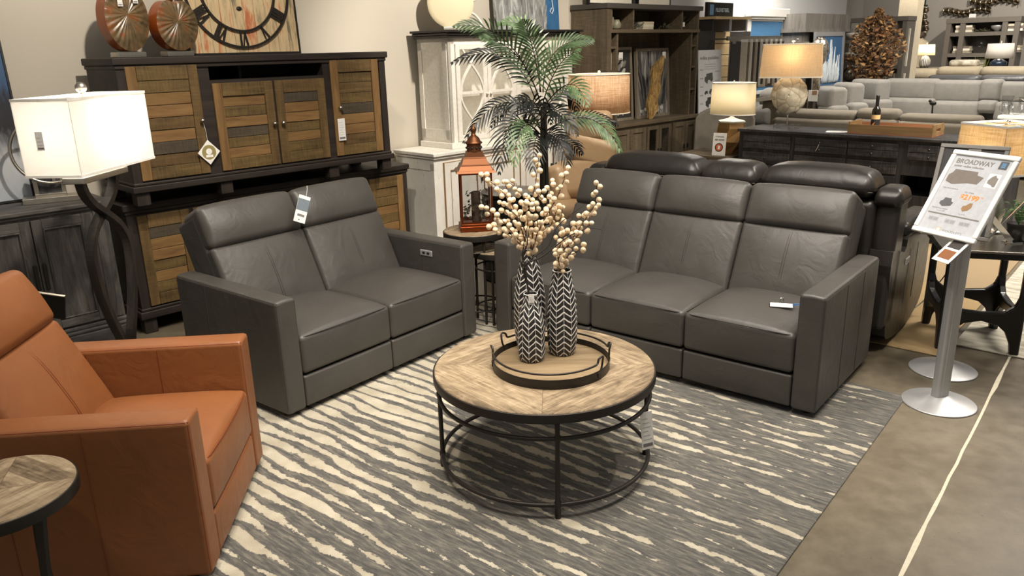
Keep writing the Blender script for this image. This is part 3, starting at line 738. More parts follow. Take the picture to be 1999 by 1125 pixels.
# silver ring sculpture on a stepped base
T0 = thing('ring_sculpture', 'silver ring ornament on a stepped base with dark inlay beside the painting', 'ornament', A(-.34, .29, .926), YA-.30)
m_ = MB(); m_.rbox(-.155, -.06, 0, .155, .06, .035, .003, 0, 1, 1); m_.build('base', NICKEL, T0)
m_ = MB(); m_.rbox(-.085, -.03, .035, .085, .03, .055, .002, 0, 1, 1); m_.box(-.085, -.02, .055, -.062, .02, .20); m_.box(.062, -.02, .055, .085, .02, .20); m_.box(-.085, -.02, .20, .085, .02, .222); m_.build('upright_frame', NICKEL, T0)
m_ = MB(); m_.box(-.062, -.008, .055, .062, .008, .20); m_.build('inlay', wood('charred_inlay', [C(30, 30, 32), C(60, 60, 62), C(90, 88, 86)], 2, 60, .5), T0)
m_ = MB(); m_.tube([(.03+.195*cos(2*pi*k/64), -.045, .315+.195*sin(2*pi*k/64)) for k in range(64)], .010, 8, closed=True); m_.box(.022, -.05, .115, .038, -.02, .16); m_.build('ring', NICKEL, T0)

# curved-leg floor lamp
T0 = thing('floor_lamp', 'lit floor lamp with white box shade on dark crossed bentwood legs', 'lamp', (-2.10, 3.95, 0), -.071)
WEN = wood('wenge_wood', [C(26, 22, 20), C(40, 35, 31), C(56, 50, 45)], 2, 26, .35)
lp = [(0, .035), (.10, .03), (.29, .02), (.42, .07), (.55, .115), (.70, .145), (.83, .145), (.93, .09), (1.0, .0), (1.06, -.09), (1.12, -.145), (1.183, -.165)]
def crv(sg, q):
    for i in range(len(lp)-1):
        if lp[i][0] <= q <= lp[i+1][0]:
            k = (q-lp[i][0])/(lp[i+1][0]-lp[i][0]); p_ = [lp[max(0, i-1)][1], lp[i][1], lp[i+1][1], lp[min(len(lp)-1, i+2)][1]]
            v = .5*(2*p_[1]+(p_[2]-p_[0])*k+(2*p_[0]-5*p_[1]+4*p_[2]-p_[3])*k*k+(3*p_[1]-p_[0]-3*p_[2]+p_[3])*k**3); return sg*v
    return sg*lp[-1][1]
for sg in (-1, 1):
    m_ = MB(); m_.bar([(sg*.012, crv(sg, 1.183*k/48), 1.183*k/48) for k in range(49)], .045, .03, up=(0, 1, 0)); m_.build('leg', WEN, T0)
m_ = MB(); m_.rbox(-.055, -.20, 1.183, .055, .20, 1.213, .003, 0, 1, 1); m_.build('cap', NICKEL, T0)
m_ = MB(); m_.cyl(0, 0, 1.213, 1.26, .010, 12); m_.cyl(0, 0, 1.26, 1.31, .018, 14); m_.build('stem', NICKEL, T0)
def boxshade(T0, w_, d_, z0, z1, tw, td, mat, trim=None, name='shade', th=.0022):
    """four thin tapering panels; w_,d_ at the bottom, tw,td at the top"""
    m_ = MB()
    for q in (0, 1):
        k = 1 if q == 0 else 1-th/(w_/2)
        pass
    b_ = [(-w_/2, -d_/2), (w_/2, -d_/2), (w_/2, d_/2), (-w_/2, d_/2)]; t_ = [(-tw/2, -td/2), (tw/2, -td/2), (tw/2, td/2), (-tw/2, td/2)]
    N_ = 8; vs = []
    for i in range(4):
        a_, c_ = b_[i], b_[(i+1) % 4]; e_, g_ = t_[i], t_[(i+1) % 4]
        m_.quad((*a_, z0), (*c_, z0), (*g_, z1), (*e_, z1))
    o = m_.build(name, mat, T0, wn=False); so = o.modifiers.new('s', 'SOLIDIFY'); so.thickness = th; so.offset = -1
    if trim:
        for (pl, z) in ((b_, z0), (t_, z1)):
            m_ = MB()
            for i in range(4): m_.bar([(*pl[i], z), (*pl[(i+1) % 4], z)], .006, .012)
            m_.build('shade_trim', trim, T0)
    return o
WSH = shade_mat('white_linen_shade', C(252, 250, 246), trans=.5)
def bulb(T0, z, power, color=(1, .82, .60), r=.028, x=0, y=0):
    m_ = MB(); m_.ball((x, y, z), r, n=8, sc=(1, 1, 1.25)); 
    n = NT('bulb_glow'); n.set(col=(1, .9, .8), emc=(1, .82, .62), ems=14.); o = m_.build('bulb', n.mat, T0, wn=False)
    l = bpy.data.lights.new('bulb_light', 'POINT'); l.energy = power; l.color = color; l.shadow_soft_size = r*1.3
    q = bpy.data.objects.new('bulb_light', l); COL.objects.link(q); q.parent = T0; q.location = (x, y, z+.07); o.visible_shadow = True
    return o
boxshade(T0, .275, .67, 1.242, 1.59, .275, .67, WSH, plain('white_tape', C(246, 242, 232), .8))
bulb(T0, 1.40, 7.5, (1, .93, .83), x=.065, y=.02)
m_ = MB(); m_.tube([(-.136, 0, 1.58), (.136, 0, 1.58)], .003, 5); m_.tube([(0, -.333, 1.58), (0, .333, 1.58)], .003, 5); m_.cyl(0, 0, 1.3, 1.60, .004, 8); m_.build('harp', NICKEL, T0)
m_ = MB(); m_.cyl(0, 0, 1.595, 1.606, .008, 10); m_.ball((0, 0, 1.630), .027, n=10); m_.build('finial', NICKEL, T0)
price_tag(T0.location+Vector((-.052, -.340, 1.45)), -.071, 'tan card tag on the narrow side of the lit white lamp shade', .036, .085)

# white hutch ------------------------------------------------------------------
def distwhite(nm, amt=.60):
    n = NT(nm); v = n.co(); x, y, z = n.xyz(v); g = n.noise(n.co((1, 1, .12)), 30, 4, .65, .3); b_ = n.noise(v, 5, 4, .6)
    low = n.m('MULTIPLY', n.m('SUBTRACT', .30, z), .35, clamp=True); low = n.m('MAXIMUM', low, 0.)
    k = n.m('GREATER_THAN', n.m('ADD', n.m('ADD', n.m('MULTIPLY', g, .7), n.m('MULTIPLY', b_, .3)), n.m('MULTIPLY', low, .9)), amt)
    c = n.ramp(b_, [(.3, C(222, 218, 208)), (.7, C(240, 237, 228))]); c = n.mix(k, c, C(140, 110, 74))
    return n.set(col=c, rough=.6, nrm=n.bump(g, .15, .002))
DW = distwhite('chipped_white_paint', .63); HWT = plain('hutch_white_paint', C(236, 232, 222), .5); DKT = plain('ebony_trim', C(34, 30, 28), .4)
TAN = plain('worn_edge', C(150, 120, 82), .7)
GLS = glass('cabinet_glass')
T0 = thing('buffet_hutch', 'white painted glass-door hutch with black crown on a chipped white base', 'hutch', A(2.50, .57, 0), YA)
Wb, Db, Hb = 2.06, .52, .935
m_ = MB(); m_.rbox(-.03, -.035, Hb-.03, Wb+.03, Db, Hb, .006, 0, 1, 2); m_.rbox(-.018, -.02, Hb-.055, Wb+.018, Db, Hb-.03, .008, 0, 1, 2); m_.build('worktop', DW, T0)
m_ = MB(); m_.box(0, 0, .11, Wb, Db, Hb-.055); m_.rbox(-.008, -.01, .09, Wb+.008, Db, .13, .006, 0, 1, 1)
m_.box(-.006, .0, .16, 0, .05, Hb-.09); m_.box(-.006, Db-.06, .16, 0, Db, Hb-.09); m_.box(-.006, 0, Hb-.15, 0, Db, Hb-.06); m_.box(-.006, 0, .13, 0, Db, .19)
m_.build('lower_body', DW, T0)
for x in (0, Wb-.08): 
    for y in (0, Db-.08): m_ = MB(); m_.rbox(x, y, 0, x+.08, y+.08, .1, .004, 0, 1, 1); m_.build('foot', DW, T0)
def paneldoor(T0, x0, z0, x1, z1, mats, fr=.07, y=0, nm='door', pull=None, pm=None):
    m_ = MB(); m_.rbox(x0, y-.018, z0, x0+fr, y, z1, .003, 0, 1, 1); m_.rbox(x1-fr, y-.018, z0, x1, y, z1, .003, 0, 1, 1)
    m_.rbox(x0+fr, y-.018, z0, x1-fr, y, z0+fr, .003, 0, 1, 1); m_.rbox(x0+fr, y-.018, z1-fr, x1-fr, y, z1, .003, 0, 1, 1)
    m_.box(x0+fr, y-.006, z0+fr, x1-fr, y, z1-fr, 0)
    if len(mats) > 1:
        for (a_, b_, c_, d_) in ((x0+fr, z0+fr, x0+fr+.005, z1-fr), (x1-fr-.005, z0+fr, x1-fr, z1-fr), (x0+fr, z1-fr-.005, x1-fr, z1-fr), (x0-.001, z0, x0+.004, z1), (x0, z1-.003, x1, z1+.001)): m_.box(a_, y-.0188, b_, c_, y-.001, d_, 1)
    o = m_.build(nm, mats, T0)
    if pull:
        k_ = MB(); k_.rbox(pull[0]-.008, y-.040, pull[1]-.025, pull[0]+.008, y-.020, pull[1]+.025, .005); k_.box(pull[0]-.004, y-.022, pull[1]-.01, pull[0]+.004, y-.016, pull[1]+.01); k_.build('pull', pm or BMET, o)
    return o
for i in range(4):
    x0 = .09+i*(Wb-.18)/4+.006; x1 = .09+(i+1)*(Wb-.18)/4-.006
    paneldoor(T0, x0, .17, x1, Hb-.09, [DW, TAN], pull=((x1-.03) if i % 2 == 0 else (x0+.03), .66))
# upper glazed part
ux0, ux1, uy, uz0, uz1 = .30, 1.93, .10, Hb, 1.865
m_ = MB(); m_.rbox(ux0-.025, uy-.03, uz0, ux1+.025, Db-.01, uz0+.05, .006, 0, 1, 1)
m_.box(ux0, uy, uz0+.05, ux0+.03, Db-.01, uz1); m_.box(ux1-.03, uy, uz0+.05, ux1, Db-.01, uz1); m_.box(ux0, Db-.03, uz0+.05, ux1, Db-.01, uz1); m_.box(ux0, uy, uz1-.05, ux1, Db-.01, uz1)
m_.box(ux0-.006, uy+.02, uz0+.08, ux0, uy+.07, uz1-.03); m_.box(ux0-.006, Db-.07, uz0+.08, ux0, Db-.02, uz1-.03); m_.box(ux0-.006, uy+.02, uz1-.1, ux0, Db-.02, uz1-.03); m_.box(ux0-.006, uy+.02, uz0+.08, ux0, Db-.02, uz0+.16)
m_.box(ux0, uy, uz0+.05, ux0+.07, uy+.02, uz1); m_.box(ux1-.07, uy, uz0+.05, ux1, uy+.02, uz1)
m_.build('upper_body', HWT, T0)
m_ = MB(); m_.box(ux0+.03, uy+.05, (uz0+uz1)/2-.03, ux1-.03, Db-.03, (uz0+uz1)/2-.01); m_.build('shelf', HWT, T0)
m_ = MB(); m_.rbox(ux0-.035, uy-.045, uz1, ux1+.035, Db, uz1+.022, .006, 0, 1, 2); m_.rbox(ux0-.05, uy-.062, uz1+.022, ux1+.05, Db, uz1+.045, .010, 0, 1, 2); m_.rbox(ux0-.07, uy-.085, uz1+.045, ux1+.07, Db, uz1+.065, .006, 0, 1, 2); m_.build('crown', DKT, T0)
dw = (ux1-ux0-.14)/4
for i in range(4):
    x0 = ux0+.07+i*dw+.003; x1 = x0+dw-.006; z0, z1 = uz0+.06, uz1-.05; f_ = .045; y = uy
    m_ = MB(); m_.rbox(x0, y-.016, z0, x0+f_, y+.004, z1, .003, 0, 1, 1); m_.rbox(x1-f_, y-.016, z0, x1, y+.004, z1, .003, 0, 1, 1); m_.rbox(x0+f_, y-.016, z0, x1-f_, y+.004, z0+f_, .003, 0, 1, 1); m_.rbox(x0+f_, y-.016, z1-f_, x1-f_, y+.004, z1, .003, 0, 1, 1)
    cx_, w2 = (x0+x1)/2, (x1-x0)/2-f_; za, zb_ = z0+f_, z1-f_; zm = (za+zb_)/2
    for sg in (-1, 1):                    # crossing curves that make a tall oval between two X ends
        m_.bar([(cx_+sg*w2*sin(pi*(k/30)*1.5-pi*.25)*1.0, y-.006, za+(zb_-za)*k/30) for k in range(31)], .016, .018, up=(0, 1, 0))
    m_.box(x0+f_, y-.010, zm-.011, x1-f_, y-.0, zm+.011)
    o = m_.build('glass_door', HWT, T0)
    g_ = MB(); g_.box(x0+f_, y+.0, za, x1-f_, y+.003, zb_); g_.build('pane', GLS, o)
    k_ = MB(); kx = (x1-.02) if i % 2 == 0 else (x0+.02); k_.lathe([(.006, 0), (.005, .012), (.013, .02), (.0001, .03)], 12, X=TR(kx, y-.016, zm-.02) @ RX(pi/2)); k_.build('knob', CREAM, o)
l = bpy.data.lights.new('cabinet_fill', 'AREA'); l.shape = 'RECTANGLE'; l.size = 1.4; l.size_y = .08; l.energy = 1.6; l.color = (1, .92, .80)  # two added strip lamps brighten the hutch interior behind the glass
q = bpy.data.objects.new('cabinet_fill', l); COL.objects.link(q); q.parent = T0; q.location = ((ux0+ux1)/2, uy+.08, uz1-.055)
l = bpy.data.lights.new('cabinet_fill', 'AREA'); l.shape = 'RECTANGLE'; l.size = 1.4; l.size_y = .08; l.energy = 1.3; l.color = (1, .92, .80)
q = bpy.data.objects.new('cabinet_fill', l); COL.objects.link(q); q.parent = T0; q.location = ((ux0+ux1)/2, uy+.10, (uz0+uz1)/2-.035)
# things on the hutch
HTOP = uz1+.066
T0 = thing('glass_disc', 'large round cream frosted disc standing on the hutch top', 'decoration', A(3.02, .28, HTOP), YA-.5)
n = NT('frosted_cream'); PEARL = n.set(col=C(226, 212, 178), rough=.35)
m_ = MB(); m_.lathe([(.0001, -.018), (.17, -.016), (.205, -.006), (.205, .006), (.17, .016), (.0001, .018)], 56, X=TR(0, 0, .225) @ RX(pi/2)); m_.build('disc', PEARL, T0)
m_ = MB(); m_.rbox(-.08, -.04, 0, .08, .04, .03, .004, 0, 1, 1); m_.build('foot', NICKEL, T0)
m_ = MB(); pts = [(.02, 0, .01), (.10, 0, .012), (.16, .02, .06), (.12, .05, .13), (.04, .06, .17), (.02, .03, .23), (.09, 0, .27), (.16, .0, .34), (.14, .02, .42)]
def smoothp(P_, k=6, closed=False):
    P_ = [Vector(p) for p in P_]; out = []; N_ = len(P_)
    for i in range(N_-1 if not closed else N_):
        a_, b_, c_, d_ = (P_[max(i-1, 0)], P_[i], P_[i+1], P_[min(i+2, N_-1)]) if not closed else (P_[i-1], P_[i], P_[(i+1) % N_], P_[(i+2) % N_])
        for j in range(k):
            t = j/k; out.append(.5*((2*b_)+(c_-a_)*t+(2*a_-5*b_+4*c_-d_)*t*t+(3*b_-a_-3*c_+d_)*t**3))
    if not closed: out.append(P_[-1])
    return out
m_.tube(smoothp(pts), .012, 8); o = m_.build('coil_sculpture', plain('white_ceramic', C(232, 228, 216), .4), loc=A(3.22, .30, HTOP), rot=(0, 0, YA)); tag(o, 'white looping ceramic coil standing beside the round disc', 'sculpture')
def sea(nm, seed):
    n = NT(nm); v = n.co(); x, y, z = n.xyz(v); g = n.noise(n.co((3.2, 1, .7)), 5, 6, .75, 1.2)
    k = n.m('ADD', n.m('MULTIPLY', n.m('SUBTRACT', x, n.m('MULTIPLY', z, .25)), 1.), n.m('MULTIPLY', g, .3))
    c = n.ramp(g, [(.34, C(92, 92, 92)), (.5, C(150, 150, 148)), (.64, C(204, 206, 204))])
    bl = n.ramp(g, [(.35, C(34, 80, 124)), (.65, C(66, 118, 164))])
    m1 = n.m('GREATER_THAN', x, n.m('MULTIPLY_ADD', g, .10, .66)); m2 = n.m('LESS_THAN', n.m('ADD', x, n.m('MULTIPLY', n.m('SUBTRACT', z, .30), -1.1)), n.m('MULTIPLY_ADD', g, .3, -.20))
    return n.set(col=n.mix(n.m('MAXIMUM', m1, m2), c, bl), rough=.5)
T0 = thing('sea_painting', 'blue canvas with a white streaked shape leaning on the wall over the hutch', 'painting', A(3.72, .14, HTOP), YA); T0.rotation_euler = (-.06, 0, YA)
m_ = MB(); m_.box(0, 0, 0, .90, .035, .95); m_.build('canvas', sea('sea_paint', 1), T0)
m_ = MB(); m_.tube([(.76, -.004, .40), (.80, -.004, .30), (.815, -.004, .20), (.79, -.004, .16), (.765, -.004, .19), (.79, -.004, .22)], .006, 5); m_.build('painted_line', plain('pale_paint', C(206, 216, 220), .6), T0)

# driftwood wall unit ---------------------------------------------------------------
DRF = wood('driftwood', [C(70, 60, 46), C(92, 80, 62), C(114, 101, 80)], 0, 30, .65, 10, .3, True); DRFV = wood('driftwood_upright', [C(66, 57, 44), C(88, 77, 60), C(110, 98, 78)], 2, 30, .65, 10, .3, True)
DRD = plain('unit_shadow_back', C(58, 50, 40), .7)
T0 = thing('entertainment_wall', 'grey brown driftwood entertainment wall unit with open bridge shelf', 'wall unit', A(5.02, .50, 0), YA)
Wu, Du = 1.72, .48; zb, zt = .955, 2.19
m_ = MB(); m_.rbox(-.0, -.03, zb-.04, Wu+.03, Du, zb, .004, 0, 1, 1); m_.build('base_top', DRF, T0)
m_ = MB(); m_.box(0.0, .005, .08, .66, Du, zb-.04); m_.box(1.16, .005, .08, Wu, Du, zb-.04); m_.box(.66, Du-.03, .08, 1.16, Du, zb-.04); m_.box(.66, .005, .08, 1.16, Du, .13); m_.box(.66, .005, zb-.08, 1.16, Du, zb-.04); m_.box(.66, .04, .5, 1.16, Du, .515)
m_.rbox(-.01, -.01, 0, Wu+.01, Du, .10, .004, 0, 1, 1); m_.build('base_body', DRFV, T0)
for i, (a_, b_) in enumerate(((.06, .34), (.355, .65), (1.20, 1.46), (1.475, Wu-.02))): paneldoor(T0, a_, .13, b_, zb-.07, [DRFV], .05, pull=((b_-.03) if i % 2 == 0 else (a_+.03), .60))
for (a_, b_) in ((.675, .905), (.92, 1.15)):
    m_ = MB(); y = 0; f_ = .04; z0, z1 = .13, zb-.07
    for q in ((a_, z0, a_+f_, z1), (b_-f_, z0, b_, z1), (a_+f_, z0, b_-f_, z0+f_), (a_+f_, z1-f_, b_-f_, z1)): m_.box(q[0], -.018, q[1], q[2], 0, q[3])
    o = m_.build('glass_door', DRFV, T0); g_ = MB(); g_.box(a_+f_, -.010, z0+f_, b_-f_, -.007, z1-f_); g_.build('pane', GLS, o)
    k_ = MB(); kx = b_-.02 if a_ < .8 else a_+.02; k_.rbox(kx-.008, -.040, .575, kx+.008, -.020, .625, .004); k_.build('pull', BMET, o)
# piers, bridge and back
m_ = MB(); p1 = .15; p2 = 1.56
m_.box(-.07, .0, zb, .0, Du, zt-.05); m_.box(.0, .02, zb, .03, Du, zt-.27); m_.box(p1-.03, .02, zb, p1, Du, zt-.27); m_.box(p2, .02, zb, p2+.03, Du, zt-.27); m_.box(Wu-.03, .02, zb, Wu, Du, zt-.05)
for x0, x1 in ((.03, p1-.03), (p2+.03, Wu-.03)):
    for z in (1.24, 1.50, 1.74): m_.box(x0, .03, z, x1, Du, z+.025)
m_.box(-.0, Du-.02, zb, Wu, Du, zt-.05); m_.build('piers', DRFV, T0)
m_ = MB(); z0 = zt-.29; m_.box(0, 0, z0, Wu, Du, z0+.035); m_.box(.0, .01, z0+.035, .03, Du, zt-.05)
for x in (.385, 1.33): m_.box(x, .01, z0+.035, x+.025, Du-.02, zt-.05)
m_.build('bridge_shelf', DRF, T0)
m_ = MB(); m_.rbox(-.09, -.02, zt-.05, Wu+.02, Du, zt, .004, 0, 1, 1); m_.build('crown', plain('dark_drift', C(66, 62, 56), .6), T0)
ZB, ZS = zb, z0+.036
def U_(x, y, z): return A(5.02, .50, 0)+EA*x-NA*y+Vector((0, 0, z))
# framed pictures in the unit
def petals(nm, seed):
    n = NT(nm); vo = n.n('ShaderNodeTexVoronoi', feature='F1'); n.l(n.co((1, 1, .55)), vo.inputs['Vector']); vo.inputs['Scale'].default_value = 9
    g = n.noise(n.co(), 12, 4); f = n.m('ADD', n.m('MULTIPLY', vo.outputs['Distance'], .9), n.m('MULTIPLY', g, .25))
    return n.set(col=n.ramp(f, [(.15, C(196, 194, 186)), (.45, C(150, 148, 140)), (.62, C(84, 82, 78)), (.8, C(30, 30, 30))]), rough=.4)
def spikes(nm):
    n = NT(nm); v = n.co((5, 1, .55)); g = n.noise(v, 5, 5, .65, .6); return n.set(col=n.ramp(g, [(.36, C(26, 26, 28)), (.5, C(104, 102, 98)), (.62, C(160, 158, 152))]), rough=.4)
def art(name, label, loc, rz, w_, h_, mat, fmat, fr=.03, lean=-.06, cat='picture', shapes=None, group=None):
    T0 = thing(name, label, cat, loc, rz, group); T0.rotation_euler = (lean, 0, rz)
    m_ = MB(); m_.box(fr*.8, -.002, fr*.8, w_-fr*.8, .015, h_-fr*.8); m_.build('print', mat, T0)
    m_ = MB()
    for q in ((0, 0, w_, fr), (0, h_-fr, w_, h_), (0, fr, fr, h_-fr), (w_-fr, fr, w_, h_-fr)): m_.box(q[0], -.014, q[1], q[2], .02, q[3])
    m_.build('frame', fmat, T0); 
    if shapes: shapes(T0)
    return T0
FRG = wood('picture_frame_wood', [C(96, 86, 72), C(122, 112, 96), C(146, 134, 116)], 2, 30)
PETL = plain('petal_grey', C(176, 174, 164), .5); PETD = plain('petal_shade_grey', C(120, 118, 112), .5)
def flower(T0):
    rnd = random.Random(4); m_ = MB()
    for k in range(46):
        r = .04+.20*sqrt((k+1)/46); a_ = k*2.39996; x = .22+r*cos(a_)*.95; z = .40+r*sin(a_)*1.35
        if not (.05 < x < .38 and .06 < z < .72): continue
        m_.lathe([(.0001, -.004), (.024, 0), (.030, .001), (.0001, .006)], 12, k % 2, X=TR(x, -.004-.0002*(46-k), z) @ RX(pi/2) @ RZ(a_) @ Matrix.Diagonal((1.5, .8, .5, 1)))
    m_.build('flower_relief', [PETL, PETD], T0)
art('flower_picture', 'grey succulent flower picture in wooden frame, left inside the wall unit', U_(.24, .24, ZB), YA, .50, .80, plain('charcoal_print', C(52, 51, 49), .5), FRG, shapes=flower)
def agave(T0):
    rnd = random.Random(8); m_ = MB()
    for k in range(34):
        x = .08+.44*rnd.random(); z = .10+.22*rnd.random(); h = .22+.2*rnd.random(); a_ = (x-.30)*1.4
        X = TR(x, -.004-.0003*k, z) @ RY(a_); m_.add([(-.022, 0, 0), (.022, 0, 0), (.012, 0, h*.6), (0, 0, h), (-.014, 0, h*.6), (0, -.004, h*.4)], [(0, 1, 5), (1, 2, 5), (2, 3, 5), (3, 4, 5), (4, 0, 5)], k % 3, False, X)
    for k in range(6): m_.ball((.10+.08*k, -.006, .075+.02*(k % 2)), .035, 3, 6, (1, .2, .7))
    m_.build('agave_relief', [plain('leaf_grey', C(88, 86, 82), .5), plain('leaf_dark', C(46, 45, 46), .5), plain('leaf_pale', C(128, 124, 116), .5), PETL], T0)
art('agave_picture', 'grey spiky agave picture in wooden frame, right inside the wall unit', U_(.79, .22, ZB), YA, .66, .78, spikes('agave_print'), FRG, shapes=agave)
for (x, z, lb) in ((.44, .745, 'small white tag at top of the flower picture'), (1.28, .735, 'small white tag at top of the agave picture')): price_tag(U_(x, .20, ZB+z), YA, lb, .07, .075)
# wood slab sculpture
n = NT('olive_burl'); v = n.co((1, 1, .5)); g = n.noise(v, 16, 6, .75, 1.8); BURL = n.set(col=n.ramp(g, [(.34, C(84, 58, 24)), (.5, C(150, 118, 62)), (.64, C(190, 162, 104))]), rough=.55, nrm=n.bump(g, .8, .02))
m_ = MB(); ol = [(-.01, .0), (.05, .02), (.11, .12), (.10, .22), (.13, .34), (.12, .46), (.15, .58), (.155, .70), (.11, .665), (.01, .58), (-.01, .50), (.005, .40), (-.02, .28), (-.045, .17), (-.02, .06)]
ol = [(p.x, p.y) for p in smoothp([(a_, b_, 0) for a_, b_ in ol], 4, True)]
m_.prism(ol, -.02, .02, X=RX(pi/2), smooth=False); o = m_.build('wood_slab_sculpture', BURL, loc=U_(.84, .08, ZB), rot=(0, .04, YA-.25)); tag(o, 'tall jagged golden wood slab standing before the agave picture', 'sculpture')
# bits on the shelves
CER = plain('crackle_glaze', C(132, 128, 108), .35)
def pot(name, label, cat, loc, prof, mat, group=None): m_ = MB(); m_.lathe(prof, 28); o = m_.build(name, mat, loc=loc); return tag(o, label, cat, group)
pot('glazed_jug', 'squat grey green jug on the left of the bridge shelf', 'jug', U_(.12, .16, ZS), [(.05, 0), (.075, .01), (.085, .06), (.08, .12), (.045, .145), (.022, .155), (.022, .185), (.028, .19), (.02, .19)], CER)
pot('glazed_pot', 'small rounded grey pot beside the jug on the bridge shelf', 'pot', U_(.27, .14, ZS), [(.03, 0), (.05, .02), (.052, .06), (.035, .085), (.032, .10), (.025, .10)], CER)
def book(loc, rz, w_, d_, h_, col, label, lying=True, group=None):
    T0 = thing('book', label, 'book', loc, rz, group); cm = plain('cover_%d_%d_%d' % tuple(int(c*255) for c in col), col, .6)
    m_ = MB(); m_.box(0, 0, 0, w_, d_, .002, 0); m_.box(0, 0, h_-.002, w_, d_, h_, 0); m_.box(0, 0, .002, w_, .002, h_-.002, 0); m_.build('cover', cm, T0)
    m_ = MB(); m_.box(.003, .002, .002, w_-.003, d_-.003, h_-.002, 0); m_.build('pages', plain('book_pages', C(216, 208, 186), .8), T0)
    if not lying: T0.rotation_euler = (0, -pi/2, rz)
    return T0
BG = 'pale books lying on the bridge shelf'
for i, c in enumerate(((206, 198, 170), (222, 214, 190), (196, 186, 158))): book(U_(.70+.004*i, .10, ZS+.028*i), YA, .20, .14, .027, C(*c), ('bottom', 'middle', 'top')[i]+' book of the three pale ones lying on the bridge shelf', True, BG)
for i in range(3): book(U_(.030+.028*(i+1), .08, 1.525), YA, (.20, .21, .19, .205)[i], .12, .026, C(*((214, 204, 176), (196, 188, 166), (224, 216, 196), (202, 186, 150))[i]), 'upright pale book in the left pier of the wall unit', False, 'upright books in the wall unit')
LFM = plain('shelf_leaves', C(64, 62, 44), .6)
def sprig(label, loc, L_, n_, seed, hgt=.10, rz=YA, mat=None, name='dried_sprig'):
    rnd = random.Random(seed); m_ = MB()
    for k in range(n_):
        x = rnd.uniform(-.5, .5)*L_; a_ = rnd.uniform(-1, 1); l_ = rnd.uniform(.05, .12)
        p0_ = Vector((x, rnd.uniform(-.04, .04), .01)); d = Vector((a_, rnd.uniform(-.5, .5), rnd.uniform(.2, 1)*hgt/.1)).normalized(); s_ = d.orthogonal().normalized()*.012
        m_.add([p0_, p0_+d*l_*.5+s_, p0_+d*l_, p0_+d*l_*.5-s_], [(0, 1, 2, 3)])
    m_.tube([(-L_/2, 0, .008), (L_/2, 0, .012)], .005, 5)
    o = m_.build(name, mat or LFM, loc=loc, rot=(0, 0, rz)); return tag(o, label, 'plant')
sprig('dark leafy garland left of the lying books on the bridge shelf', U_(.52, .12, ZS), .16, 50, 1)
sprig('dark leafy garland right of the lying books on the bridge shelf', U_(1.12, .14, ZS), .18, 50, 2)
T0 = thing('potted_sprig', 'tiny potted plant with white label at the right of the bridge shelf', 'plant', U_(1.48, .12, ZS), YA)
m_ = MB(); m_.lathe([(.03, 0), (.04, .06), (.036, .06)], 16); m_.build('pot', BLK, T0); m_ = MB(); rnd = random.Random(3)
for k in range(30):
    d = Vector((rnd.uniform(-1, 1), rnd.uniform(-1, 1), rnd.uniform(.6, 1.6))).normalized(); m_.bar([(0, 0, .05), d*.06+Vector((0, 0, .05)), d*.12+Vector((0, 0, .045))], .008, .002)
m_.build('leaves', LFM, T0); m_ = MB(); m_.box(-.02, -.045, .03, .02, -.043, .08); m_.build('label_card', TAGM, T0)
# two canvases resting on the unit
for (x0, x1, lb) in ((-.10, .66, 'cream canvas on top of the wall unit, left of the two'), (.76, 1.40, 'cream canvas on top of the wall unit, right of the two')):
    T0 = thing('blank_canvas', lb, 'painting', U_(x0, .22, zt), YA); m_ = MB(); m_.box(.014, 0, .014, x1-x0-.014, .03, .6); m_.build('canvas', CREAM, T0)
    m_ = MB(); m_.box(0, -.006, 0, x1-x0, .034, .014); m_.box(0, -.006, .014, .014, .034, .6); m_.box(x1-x0-.014, -.006, .014, x1-x0, .034, .6); m_.build('frame', BLK, T0)

# ================================================================ end tables, lantern, palm
TT = .466                                     # coffee table top height
PQ2 = parquet('mango_parquet_small', .075, .5)
def iron_table(name, label, loc, r, h, legs=4, a0=0., ringz=(.12,), fat=False, group=None, mat=None):
    T0 = thing(name, label, 'table', (loc[0], loc[1], loc[2] if len(loc) > 2 else 0), 0, group)
    m_ = MB(); m_.lathe([(r-.005, h-.03), (r-.005, h-.004), (r-.008, h), (.0001, h)], 72, smooth=False); m_.build('tabletop', mat or PQ2, T0, wn=False)
    m_ = MB(); m_.lathe([(r-.006, h-.040), (r, h-.040), (r, h-.006), (r-.005, h-.004), (r-.006, h-.006), (r-.006, h-.040)], 72); m_.build('rim', BMET, T0)
    for z in ringz: m_ = MB(); ring(m_, r-.025, z, .006, 64); m_.build('ring', BMET, T0)
    for q in range(legs):
        an = a0+2*pi*q/legs; x, y = (r-.025)*cos(an), (r-.025)*sin(an); m_ = MB()
        if fat:
            m_.bar([(x*(1-.25*sin(pi*k/20*.9)), y*(1-.25*sin(pi*k/20*.9)), (h-.04)*(1-k/20)) for k in range(21)], .034, .012, up=(-y, x, 0))
        else: m_.lathe([(.011, 0), (.009, .01), (.009, .09), (.012, .10), (.012, .13), (.009, .14), (.009, h-.04)], 12, X=TR(x, y, 0))
        m_.build('leg', BMET, T0)
    return T0
iron_table('nesting_table', 'taller parquet topped nesting table holding the copper lantern', (-.245, 5.04), .205, .62, 4, .4, (.10, .50))
iron_table('nesting_table', 'shorter parquet topped nesting table tucked beside the taller one', (-.10, 4.985), .165, .50, 4, -1.75, (.10, .38), mat=PQ2)
iron_table('side_table', 'round parquet side table beside the orange leather armchair', (-1.478, 1.942), .205, .60, 3, -.45, (), True)

